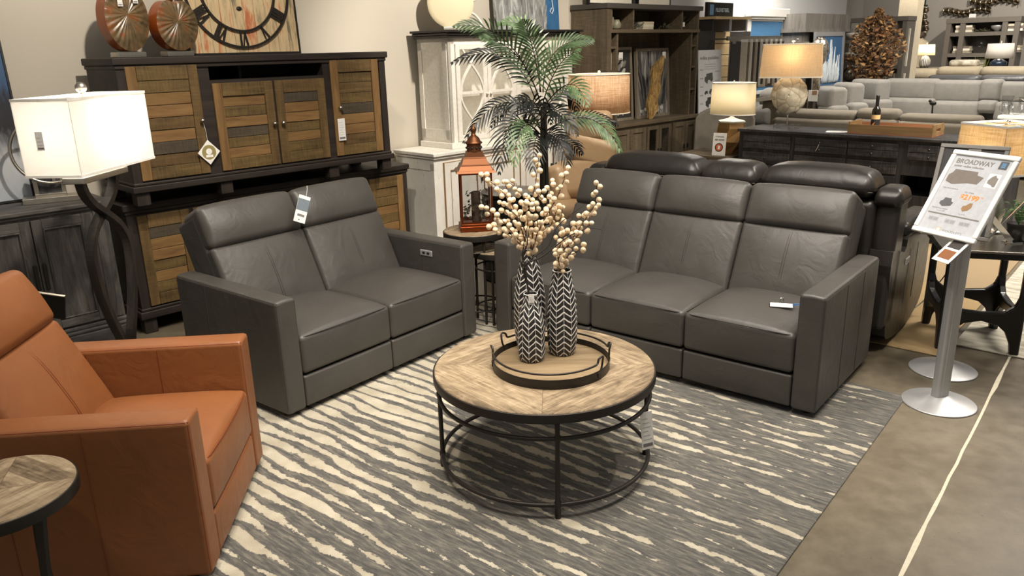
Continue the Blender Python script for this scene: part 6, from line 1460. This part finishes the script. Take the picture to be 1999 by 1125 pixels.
T0 = thing('storage_chest', 'low grey chest of shelves under the coral print in front of the mantel', 'cabinet', AW(8.76, .60, 0), YA)
m_ = MB(); m_.rbox(0, -.02, 1.01, .93, .30, 1.045, .004, 0, 1, 1); m_.build('top', DRF, T0); m_ = MB(); m_.box(.02, 0, 0, .91, .28, 1.01); m_.build('body', DRFV, T0)
for k in range(2): paneldoor(T0, .04+.43*k, .10, .45+.43*k, .98, [DRFV, CREAM], .05)
SHF0 = plain('shelf_taupe', C(100, 94, 86), .6); MRC = NT('mercury_glass'); MRC = MRC.set(col=MRC.ramp(MRC.noise(MRC.co(), 30, 4, .7), [(.35, C(90, 78, 62)), (.6, C(210, 200, 186))]), rough=.18, metal=.85)
q = ont(1601, 84, .75); T1 = thing('pedestal', 'slim grey pedestal carrying the mercury glass vase', 'pedestal', (q.x, q.y, 0), YA); m_ = MB(); m_.lathe([(.12, 0), (.12, .02), (.03, .04), (.025, 1.0), (.08, 1.03), (.09, 1.045), (.0001, 1.045)], 20); m_.build('pedestal_body', SHF0, T1); pot('mercury_vase', 'rounded mercury glass vase on the chest top beside the golden lamp shade', 'vase', (q.x, q.y, 1.046), [(.05, 0), (.06, .40), (.10, .46), (.125, .56), (.125, .64), (.10, .72), (.06, .755), (.05, .76), (.055, .78), (.045, .78)], MRC)
T0 = thing('table_lamp', 'grey shaded lamp seen just over the golden lamp shade', 'lamp', (lambda q: (q.x, q.y, 1.046))(ont(1557, 80, .72)), YA)
m_ = MB(); m_.lathe([(.06, 0), (.06, .02), (.02, .04), (.05, .2), (.02, .38), (.01, .45)], 20); m_.build('base', NICKEL, T0); drum(T0, .17, .15, .45, .72, shade_mat('grey_shade', C(120, 112, 102), trans=.3)); m_ = MB(); m_.ball((0, 0, .75), .015, n=6); m_.cyl(0, 0, .4, .745, .003, 6); m_.build('finial', NICKEL, T0)

# ================================================================ seating beyond the buffet
GFB = fabric('pale_grey_chenille', C(140, 137, 131), .95, 160, .12); BFB = fabric('mushroom_fabric', C(132, 124, 110), .95, 160, .10); TFB = fabric('tan_fabric', C(176, 164, 140), .95, 160, .10); SLT = leather('slate_leather', C(78, 78, 80), .3, .1, .6)
def cushion(T0, nm, u0, u1, v0, v1, s, mat, dep=.20, yaw=0., r=.09, bul=.04, org=None, wk=1.0, tilt=0.):
    uc, vc = (u0+u1)/2, (v0+v1)/2; a_, b_ = ons(u0, vc, s), ons(u1, vc, s); top, bot = ons(uc, v0, s).z, ons(uc, v1, s).z
    W_ = (b_-a_).length*wk/max(.35, cos(yaw)); c_ = (a_+b_)/2+EA*dep/2; h_ = abs(top-bot)
    X = TR(c_.x, c_.y, (top+bot)/2) @ RZ(YB+yaw) @ RX(tilt)
    if T0 is not None: X = TR(*(-T0.location)) @ X
    def f(q, u):
        e_ = (1-abs(u[0])**4)*(1-abs(u[2])**3)
        q[1] += (bul*e_*(1 if u[1] > 0 else -1) if abs(u[1]) > .3 else 0); return q
    m_ = MB(); m_.rbox(-W_/2, -dep/2, -h_/2, W_/2, dep/2, h_/2, min(r, h_*.46), 0, (10, 3, 5), 5, fn=f); 
    vs = m_.v; m_.v = [tuple(X @ Vector(p)) for p in vs]
    return m_.build(nm, mat, T0)
def slabbox(T0, nm, u0, u1, vt, s, dep, mat, z0=0., zt=None, r=.05):
    a_, b_ = ons(u0, vt, s), ons(u1, vt, s); W_ = (b_-a_).length; zt = zt if zt is not None else a_.z
    o_ = T0.location; X = TR(a_.x-o_.x, a_.y-o_.y, 0) @ RZ(YB)
    m_ = MB(); m_.rbox(0, 0, z0, W_, dep, zt, r, 0, (4, 2, 2), 4, X=X); return m_.build(nm, mat, T0)
def anchor(u, v, s): q = ons(u, v, s); return (q.x, q.y, 0)
# beige recliners just behind the buffet, backs to the camera
SB = 8.4
T0 = thing('beige_reclining_sofa', 'mushroom beige reclining sofa seen from behind over the buffet', 'sofa', anchor(1700, 240, SB), 0)
slabbox(T0, 'body', 1505, 1925, 240, SB+.05, .95, BFB, .05, .78)
for u0, u1, v0, v1 in ((1510, 1668, 215, 238), (1668, 1751, 213, 238), (1753, 1912, 225, 246)): cushion(T0, 'headrest', u0, u1, v0, v1, SB, BFB, .26, r=.07, bul=.03)
for u0, u1, v0, v1 in ((1507, 1664, 232, 266), (1664, 1745, 233, 268), (1748, 1920, 240, 276)): cushion(T0, 'back_panel', u0, u1, v0, v1, SB-.06, BFB, .20, r=.05, bul=.015)
# grey sectional facing the camera
T0 = thing('curved_sectional', 'large pale grey curved sectional sofa facing the camera beyond the buffet', 'sofa', anchor(1780, 200, 11), 0)
SEG = [(1590, 1642, 170, 214, 9.4, -.75), (1622, 1676, 162, 206, 9.9, -.7), (1656, 1730, 155, 199, 10.5, -.4), (1724, 1828, 154, 196, 11, 0), (1818, 1918, 157, 202, 11, 0), (1911, 1954, 155, 199, 10.95, 0), (1944, 2030, 160, 203, 11, 0)]
for i, (u0, u1, v0, v1, s_, yw) in enumerate(SEG): cushion(T0, 'console_back' if i == 5 else 'head_cushion', u0, u1, v0, v1, s_, GFB, .24, yw, .06, .03, wk=1.0 if i > 2 else .95)
LOWS = [(1596, 1640, 205, 240, 9.35, -.75), (1630, 1680, 200, 238, 9.8, -.7), (1662, 1730, 194, 236, 10.4, -.4), (1722, 1820, 192, 236, 10.85, 0), (1815, 1911, 198, 240, 10.85, 0), (1905, 1945, 196, 222, 10.85, 0), (1938, 2030, 200, 240, 10.85, 0)]
for (u0, u1, v0, v1, s_, yw) in LOWS: cushion(T0, 'lumbar_cushion', u0, u1, v0, v1, s_, GFB, .26, yw, .06, .03)
slabbox(T0, 'base', 1722, 2030, 225, 9.9, 1.35, GFB, .05, .50); slabbox(T0, 'console_top', 1896, 1950, 215, 9.95, .9, GFB, .45, .66); slabbox(T0, 'back_frame', 1700, 2030, 170, 11.25, .15, GFB, .05, .95)
T0 = thing('grey_recliner', 'pale grey recliner chair glimpsed between the two lit lamps', 'armchair', anchor(1520, 200, 8.8), 0)
cushion(T0, 'head_cushion', 1478, 1522, 172, 214, 8.9, GFB, .26, -.3, .12, .03); cushion(T0, 'back_cushion', 1468, 1512, 205, 252, 8.8, GFB, .24, -.3, .10, .04); slabbox(T0, 'base', 1464, 1500, 236, 8.3, .6, GFB, .05, .50)
T0 = thing('sale_card', 'white card with a small photo tied to the end of the grey sectional', 'tag', (lambda q: (q.x, q.y, q.z))(ons(1588, 176, 9.1)), YB); q1, q2 = ons(1578, 176, 9.1), ons(1597, 176, 9.1); w_ = (q2-q1).length; h_ = ons(1588, 176, 9.1).z-ons(1588, 198, 9.1).z
m_ = MB(); m_.box(-w_/2, -.002, -h_, w_/2, .002, 0); m_.build('card', WHITE, T0); m_ = MB(); m_.box(-w_*.1, -.004, -h_*.42, w_*.4, -.002, -h_*.05); m_.build('photo', plain('warm_photo', C(170, 130, 100), .5), T0)
q = ons(1818, 226, 10.1); T0 = thing('bird_ornament', 'small dark bird ornament on a twig stand in front of the sectional', 'ornament', (q.x, q.y, .50), YB); bz = max(.25, ons(1818, 206, 10.1).z-.50)
m_ = MB(); m_.tube(smoothp([(0, 0, 0), (.01, 0, bz*.5), (0, 0, bz)]), .010, 6); m_.tube([(0, 0, bz*.4), (.06, 0, bz*.15), (.10, 0, 0)], .008, 5); m_.tube([(0, 0, bz*.4), (-.05, 0, bz*.1), (-.08, 0, 0)], .008, 5); m_.build('twig_stand', BLK, T0)
m_ = MB(); m_.ball((0, 0, bz+.03), .035, n=8, sc=(1.3, .8, .9)); m_.ball((-.04, 0, bz+.06), .020, n=6); m_.build('bird', BLK, T0)
# glassware on the far right console
T0 = thing('drinks_console', 'narrow pale console holding glass vessels at the far right', 'console', anchor(1975, 224, 6.6), YB); q = ons(1955, 225, 6.6)
zt = q.z; m_ = MB(); m_.rbox(-.1, -.05, zt-.03, .9, .3, zt, .004, 0, 1, 1); m_.build('top', WHITE, T0); m_ = MB(); m_.box(-.06, .0, 0, -.02, .26, zt-.03); m_.box(.80, 0, 0, .84, .26, zt-.03); m_.build('leg', WHITE, T0)
for i, (u, v0, h, r) in enumerate(((1962, 226, .17, .05), (1976, 226, .12, .055), (1994, 226, .16, .045))):
    q = ons(u, v0, 6.6); pot('glass_vessel', ('tapered clear glass vessel with a cream lining', 'low round clear glass vessel in the middle', 'straight clear glass vessel at the frame edge')[i]+' on the far right console', 'glass', (q.x+.04, q.y+.06, zt+.001), [(r*.7, 0), (r, h), (r-.004, h), (r*.7-.004, .005), (.0001, .005)], ACR)
for i, (x, r) in enumerate(((.10, .055), (.24, .07))):
    m_ = MB(); q = ons(1972+i*22, 205, 6.7); m_.tube([(r*cos(2*pi*k/32), 0, r*sin(2*pi*k/32)+r) for k in range(32)], .003, 5, closed=True); m_.box(-.02, -.02, -.0, .02, .02, .004); o = m_.build('wire_ring', NICKEL, loc=(q.x, q.y+.05, zt+.001), rot=(0, 0, YB)); tag(o, ('smaller', 'larger')[i]+' thin wire ring ornament behind the glass vessels', 'ornament')
# tan and slate sofas at the back
S2 = 13.2
T0 = thing('slate_leather_sofa', 'slate grey leather sofa back just behind the grey sectional', 'sofa', anchor(1900, 152, 12.4), 0)
for u0, u1 in ((1808, 1912), (1911, 2005)): cushion(T0, 'head_cushion', u0, u1, 147, 166, 12.45, SLT, .28, r=.08)
slabbox(T0, 'body', 1808, 2010, 160, 12.5, .5, SLT, .05)
T0 = thing('tan_reclining_sofa', 'tan fabric reclining sofa in the far row under the wall shelves', 'sofa', anchor(1900, 140, 14), 0)
for u0, u1, v0, v1, yw in ((1716, 1828, 134, 158, -.12), (1826, 1912, 130, 152, 0), (1911, 2004, 130, 152, 0)): cushion(T0, 'head_cushion', u0, u1, v0, v1, 14, TFB, .35, yw, .12, .05)
slabbox(T0, 'body', 1735, 2010, 148, 14.1, .7, TFB, .05); slabbox(T0, 'arm', 1708, 1745, 147, 13.9, .9, TFB, .05)
T0 = None
n = NT('mottled_pillow'); PLW = n.set(col=n.ramp(n.noise(n.co(), 9, 3), [(.35, C(150, 142, 124)), (.55, C(206, 198, 182))]), rough=.9)
T0 = thing('throw_pillow', 'cream mottled throw pillow lying on top of the tan sofa back', 'pillow', anchor(1880, 126, 14.1), 0); cushion(T0, 'pillow', 1851, 1908, 117, 131, 14.15, PLW, .22, 0, .11, .05)
# dried tree
T0 = thing('dried_tree', 'rust brown dried leafy tree beside the shelves at the back', 'plant', anchor(1703, 150, 11.6), 0); 
if 1:
    b_ = Vector(anchor(1700, 158, 11.6)); rnd = random.Random(21); LM = [plain('rust_leaf', C(122, 82, 46), .7), plain('brown_leaf', C(80, 56, 34), .7), plain('pale_leaf', C(172, 134, 84), .7)]
    ztop = ons(1708, 18, 11.6).z; zlo = ons(1700, 150, 11.6).z; m_ = MB(); m_.lathe([(.16, 0), (.2, .35), (.19, .35), (.0001, .3)], 20); m_.build('pot', BLK, T0)
    m_ = MB()
    for k in range(9): a_ = k*.7; m_.tube(smoothp([(.02*cos(a_), .02*sin(a_), .3), (.06*cos(a_), .06*sin(a_), zlo), ((.22-.02*k)*cos(a_), (.22-.02*k)*sin(a_), zlo+(ztop-zlo)*(.3+.07*k))]), .012, 5)
    m_.build('branches', TWG, T0)
    for g in range(3):
        m_ = MB()
        for k in range(700):
            q = rnd.random()**.9; z = zlo-.06+(ztop-zlo+.06)*q; R_ = (.36*sin(pi*min(1, q*.85+.13))**.8+.03)*(1 if q < .9 else .5); a_ = rnd.random()*2*pi; r = R_*sqrt(rnd.random())*(1.05+.1*sin(a_*3+z*9)); c_ = Vector((r*cos(a_), r*sin(a_), z))
            d = Vector((rnd.uniform(-1, 1), rnd.uniform(-1, 1), rnd.uniform(-1, .6))).normalized(); sd = d.orthogonal().normalized(); l_ = rnd.uniform(.055, .09)
            m_.add([c_-d*l_*.5, c_+sd*l_*.30, c_+d*l_*.6, c_-sd*l_*.30], [(0, 1, 2, 3)])
        m_.build('foliage', LM[g], T0, wn=False)
# ================================================================ shelves and decor at the back
SHF = plain('shelf_taupe', C(100, 94, 86), .6)
def shelfunit(name, label, u0, v0, u1, v1, s, dep, cols_, rows_, mat, th=.05, back=None):
    """cols_: fractions of the width for dividers, rows_: heights (m) per column for shelves"""
    a_, b_ = ons(u0, v0, s), ons(u1, v0, s); W_ = (b_-a_).length; H_ = a_.z; T0 = thing(name, label, 'shelf', (a_.x, a_.y, 0), YB)
    m_ = MB(); xs = [0]+[c*W_ for c in cols_]+[W_-th]
    for x in xs: m_.box(x, 0, 0, x+th, dep, H_-th)
    m_.box(-.01, -.01, H_-th, W_+.01, dep, H_)
    m_.build('uprights', mat, T0); 
    for i in range(len(xs)-1):
        for z in rows_[i]: m_ = MB(); m_.box(xs[i]+th, .01, z, xs[i+1], dep, z+th*.8); m_.build('shelf_board', mat, T0)
    if back: m_ = MB(); m_.box(th, dep-.01, .5, W_-th, dep, H_-th); m_.build('back_panel', back, T0)
    return T0, W_, H_, xs
SF = 16.2
_, WS, HS, XS = shelfunit('wall_bookcase', 'taupe open bookcase with books under the metal wall waves', 1849, 37, 1993, 35, SF, .45, (.20, .77), ((1.40, 1.80), (1.40, 1.80), (1.40, 1.80)), SHF, .09, plain('bookcase_back', C(84, 78, 72), .7))
o0 = ons(1849, 37, SF)
def FS(x, y, z): return lf(o0.x, o0.y, YB, (x, y, 0))+Vector((0, 0, z))
BSG = 'books on the far bookcase'
k = 0
for (x, z, n_, pl) in ((.16, 1.875, 3, 'upper left'), (.16, 1.475, 3, 'lower left'), (WS*.80, 1.875, 3, 'upper right'), (WS*.80, 1.475, 3, 'lower right')):
    for i in range(n_): book(FS(x+.01*(i % 2), .06, z+.0+.046*i), YB, .30, .22, .043, C(*((212, 204, 184), (150, 140, 120), (226, 220, 206), (110, 100, 88))[(i+k) % 4]), ('bottom', 'second', 'third', 'top')[i]+' book of the '+pl+' stack on the far bookcase', True, BSG)
    k += 1
def fardot(name, label, cat, u, v, s, prof, mat): q = ons(u, v, s); return pot(name, label, cat, (q.x, q.y, q.z), prof, mat)
pot('glass_globe', 'clear glass globe ornament on the middle shelf of the far bookcase', 'ornament', FS(WS*.48, .18, 1.473), [(.06, 0), (.07, .02), (.14, .08), (.16, .16), (.13, .24), (.06, .29), (.05, .30)], ACR)
pot('silver_bowl', 'silver footed bowl on the top middle shelf of the far bookcase', 'bowl', FS(WS*.68, .18, 1.873), [(.05, 0), (.05, .02), (.11, .06), (.12, .10), (.11, .12), (.10, .12), (.0001, .07)], SILV)
sprig('dark dried sprig lying beside the silver bowl on the far bookcase', FS(WS*.46, .20, 1.873), .28, 60, 9, .05, YB)
T0 = thing('slat_board', 'pale slatted board leaning in the lower middle of the far bookcase', 'board', FS(WS*.27, .12, .90), YB); m_ = MB()
for k in range(4): m_.box(0, 0, .12*k, .42, .03, .12*k+.11)
m_.build('slats', plain('pale_slats', C(170, 164, 154), .7), T0)
GRS = leafmat('grass_green', (60, 90, 44), (140, 130, 70)); T0 = thing('grass_plant', 'tall green grass in a pot before the far bookcase', 'plant', FS(WS*.64, -.35, .80), 0); m_ = MB(); m_.lathe([(.08, 0), (.1, .2), (.09, .2), (.0001, .18)], 18); m_.build('pot', BLK, T0); rnd = random.Random(2); m_ = MB()
for k in range(60): a_ = rnd.random()*6.28; r = rnd.uniform(.02, .16); m_.add([(.03*cos(a_)-.006, .03*sin(a_), .18), (.03*cos(a_)+.006, .03*sin(a_), .18), (r*cos(a_), r*sin(a_), rnd.uniform(.45, .68))], [(0, 1, 2)])
m_.build('blades', GRS, T0, wn=False)
T0 = thing('plant_stand', 'low dark stand carrying the tall potted grass', 'stand', FS(WS*.64, -.35, 0), 0); m_ = MB(); m_.lathe([(.14, 0), (.12, .03), (.05, .1), (.05, .7), (.14, .78), (.14, .80), (.0001, .80)], 20); m_.build('stand_body', SHF, T0)
# lamps at the back on a console
T0 = thing('sofa_table', 'long low console behind the tan sofa carrying two lamps', 'table', anchor(1780, 130, 14.9), YB); ztb = ons(1805, 130, 14.9).z-.02
m_ = MB(); m_.box(-.5, -.1, ztb-.04, 3.6, .35, ztb); m_.build('tabletop', SHF, T0); m_ = MB(); m_.box(-.45, -.05, 0, -.37, .30, ztb-.04); m_.build('leg', SHF, T0); m_ = MB(); m_.box(3.45, -.05, 0, 3.53, .30, ztb-.04); m_.build('leg', SHF, T0)
STR = NT('striped_ceramic'); x_, y_, z_ = STR.xyz(STR.co()); aa = STR.m('FRACT', STR.m('MULTIPLY', STR.m('ARCTAN2', y_, x_), 3.2)); STR = STR.set(col=STR.ramp(aa, [(.0, C(90, 88, 84)), (.5, C(210, 206, 198))], 'CONSTANT'), rough=.4)
def farlamp(label, u, vs0, vs1, vb, us0, us1, s, bmat, smat, power, taper=.88, box=False):
    q = ons(u, vb, s); z0, z1 = ons(u, vs1, s).z-ztb, ons(u, vs0, s).z-ztb; W_ = (ons(us1, vs1, s)-ons(us0, vs1, s)).length
    T0 = thing('table_lamp', label, 'lamp', (q.x, q.y, ztb+.001), YB); m_ = MB(); m_.lathe([(W_*.22, 0), (W_*.30, z0*.3), (W_*.30, z0*.6), (W_*.16, z0*.9), (.02, z0*.95), (.02, z0+.08)], 28); m_.build('base', bmat, T0)
    drum(T0, W_/2, W_/2*taper, z0, z1, smat, None, sc=(1, .7)); bulb(T0, (z0+z1)/2-.05, power, (1, .86, .66), r=.04); m_ = MB(); m_.cyl(0, 0, z0, z1+.02, .004, 6); m_.tube([(-W_/2*taper, 0, z1-.01), (W_/2*taper, 0, z1-.01)], .004, 5); m_.ball((0, 0, z1+.03), .018, n=6); m_.build('harp', NICKEL, T0)
farlamp('lit cream tapered lamp on a striped round base at the back', 1804, 87, 108, 130, 1786, 1822, 14.9, STR, YW, 14)
farlamp('white shaded lamp on a dark blue glass base at the back', 1948, 85, 114, 128, 1921, 1977, 14.9, plain('blue_black_glass', C(30, 44, 62), .15), shade_mat('cool_white_shade', C(214, 212, 208), trans=.35), 3, .92)
# metal wave wall pieces
WAV = metal('burnished_wave', C(176, 164, 144), .28, False)
def waves(label, u0, u1, vc, hpx, n_, seed, vert=False):
    s = 16.96; rnd = random.Random(seed); a_, b_ = (ons(u0, vc, s), ons(u1, vc, s)) if not vert else (ons(vc, u0, s), ons(vc, u1, s)); L_ = (b_-a_).length
    sc = (ons(1900, 0, s)-ons(1901, 0, s)).length; hh_ = hpx*sc; T0 = thing('wave_wall_art', label, 'wall art', a_, YB)
    N_ = n_*8; m_ = MB(); vs = []
    for i in range(N_+1):
        q = i/N_; d = -.05-.055*cos(q*n_*2*pi); c_ = .25*hh_*sin(q*2*pi*1.4+seed); h2 = hh_*(.5+.0*q)
        vs += [(q*L_, d, c_-h2), (q*L_, d, c_+h2)] if not vert else [(c_-h2, d, -q*L_), (c_+h2, d, -q*L_)]
    m_.add(vs, [(2*i, 2*i+2, 2*i+3, 2*i+1) for i in range(N_)], 0, True); o = m_.build('metal_ribbon', WAV, T0, wn=False); so = o.modifiers.new('s', 'SOLIDIFY'); so.thickness = .008
waves('long rippled bronze metal wall wave over the bookcase', 1844, 1936, 24, 13, 9, 1); waves('upper rippled bronze metal wall wave at the frame top', 1896, 1992, 4, 13, 9, 2); waves('vertical rippled bronze metal wall wave left of the bookcase', 15, 86, 1809, 15, 6, 3, True)
price_tag(ons(1899, 27, 16.7), YB, 'small white tag hanging from the long metal wave', .12, .08)
# etagere, pillar and wall bits at the back left
SE = 12.4
shelfunit('etagere', 'open taupe etagere full of ornaments behind the dried tree', 1637, 37, 1772, 36, SE, .40, (.80,), ((.72, 1.02, 1.36, 1.72), (.80, 1.30)), SHF, .07)
e0 = ons(1637, 37, SE); WE = (ons(1772, 37, SE)-e0).length
def ES(x, y, z): return lf(e0.x, e0.y, YB, (x, y, 0))+Vector((0, 0, z))
pot('mercury_ball', 'large mercury glass ball on the etagere left of the dried tree', 'ornament', ES(.23, .16, 1.077), [(.04, 0), (.10, .04), (.13, .11), (.11, .20), (.05, .245), (.03, .26)], MRC)
T0 = thing('green_box', 'cream box with a green leaf print on the low etagere shelf', 'box', ES(.10, .05, .777), YB); m_ = MB(); m_.box(0, 0, 0, .34, .2, .20); m_.build('box_body', CREAM, T0); m_ = MB(); 
rnd = random.Random(6)
for k in range(14): m_.ball((rnd.uniform(.05, .29), -.002, rnd.uniform(.03, .17)), .022, n=5, sc=(1, .1, .8))
m_.build('leaf_print', plain('soft_green', C(128, 160, 110), .6), T0)
for i, (x, z, w_, h_, c, lb) in enumerate(((.08, 1.777, .30, .12, (214, 210, 200), 'pale dish on the top etagere shelf'), (.10, 1.417, .36, .05, (190, 120, 84), 'rust coloured tray on the middle etagere shelf'), (.50, 1.777, .20, .16, (60, 56, 52), 'dark vase on the top etagere shelf'), (.10, 1.50, .26, .10, (220, 214, 200), 'cream bowl on the rust tray of the etagere'))):
    pot('shelf_ornament', lb, 'ornament', ES(x+w_/2, .15, z if i != 3 else 1.468), [(w_*.2, 0), (w_*.5, h_*.7), (w_*.42, h_), (w_*.36, h_), (.0001, h_*.2)], plain('orn_%d' % i, C(*c), .5))
for i, (z, h_) in enumerate(((.88, .38), (1.378, .60))):
    T0 = thing('photo_frame', ('lower', 'upper')[i]+' pale framed picture standing in the narrow bay of the etagere', 'picture', ES(WE*.80+.09, .10, z-.04+.0), YB); m_ = MB(); m_.box(0, 0, 0, .16, .02, h_); m_.build('print', plain('pale_art', C(206, 200, 186), .6), T0); m_ = MB(); m_.box(-.01, -.01, 0, .0, .02, h_); m_.box(.16, -.01, 0, .17, .02, h_); m_.build('frame', CREAM, T0)
a_ = ons(1752, 40, 12.95); m_ = MB(); m_.box(0, 0, 0, .30, .30, HW); o = m_.build('trim_2', plain('column_cream', C(214, 202, 176), .8), loc=(a_.x, a_.y, 0), rot=(0, 0, YB)); struct(o)
T0 = thing('wall_ladder_shelf', 'dark wire wall shelf hanging behind the pillar', 'shelf', ons(1770, 14, 15.8), YB); 
m_ = MB(); m_.box(0, 0, 0, .35, .15, .03); m_.box(0, 0, 0, .02, .02, .35); m_.box(.16, 0, 0, .18, .02, .35); m_.box(.33, 0, 0, .35, .02, .35)
for k in range(3): m_.box(.16, 0, .08+.09*k, .35, .015, .09+.09*k)
m_.build('wire_shelf', BLK, T0)
T0 = thing('standing_figure', 'tall pale draped standing sculpture with a dark head beside the cream lamp', 'sculpture', anchor(1780, 130, 15.75), YB); zf0, zf1 = ons(1780, 130, 15.75).z, ons(1780, 75, 15.75).z
m_ = MB(); m_.lathe([(.20, 0), (.22, .3), (.16, zf0), (.20, zf0+(zf1-zf0)*.5), (.26, zf0+(zf1-zf0)*.85), (.12, zf1), (.0001, zf1)], 20); m_.build('draped_body', plain('sculpture_sand', C(168, 154, 132), .7), T0)
m_ = MB(); m_.ball((0, 0, zf1+.05), .14, n=8, sc=(1.2, 1, .6)); m_.build('dark_head', plain('sculpture_dark', C(60, 46, 34), .6), T0)
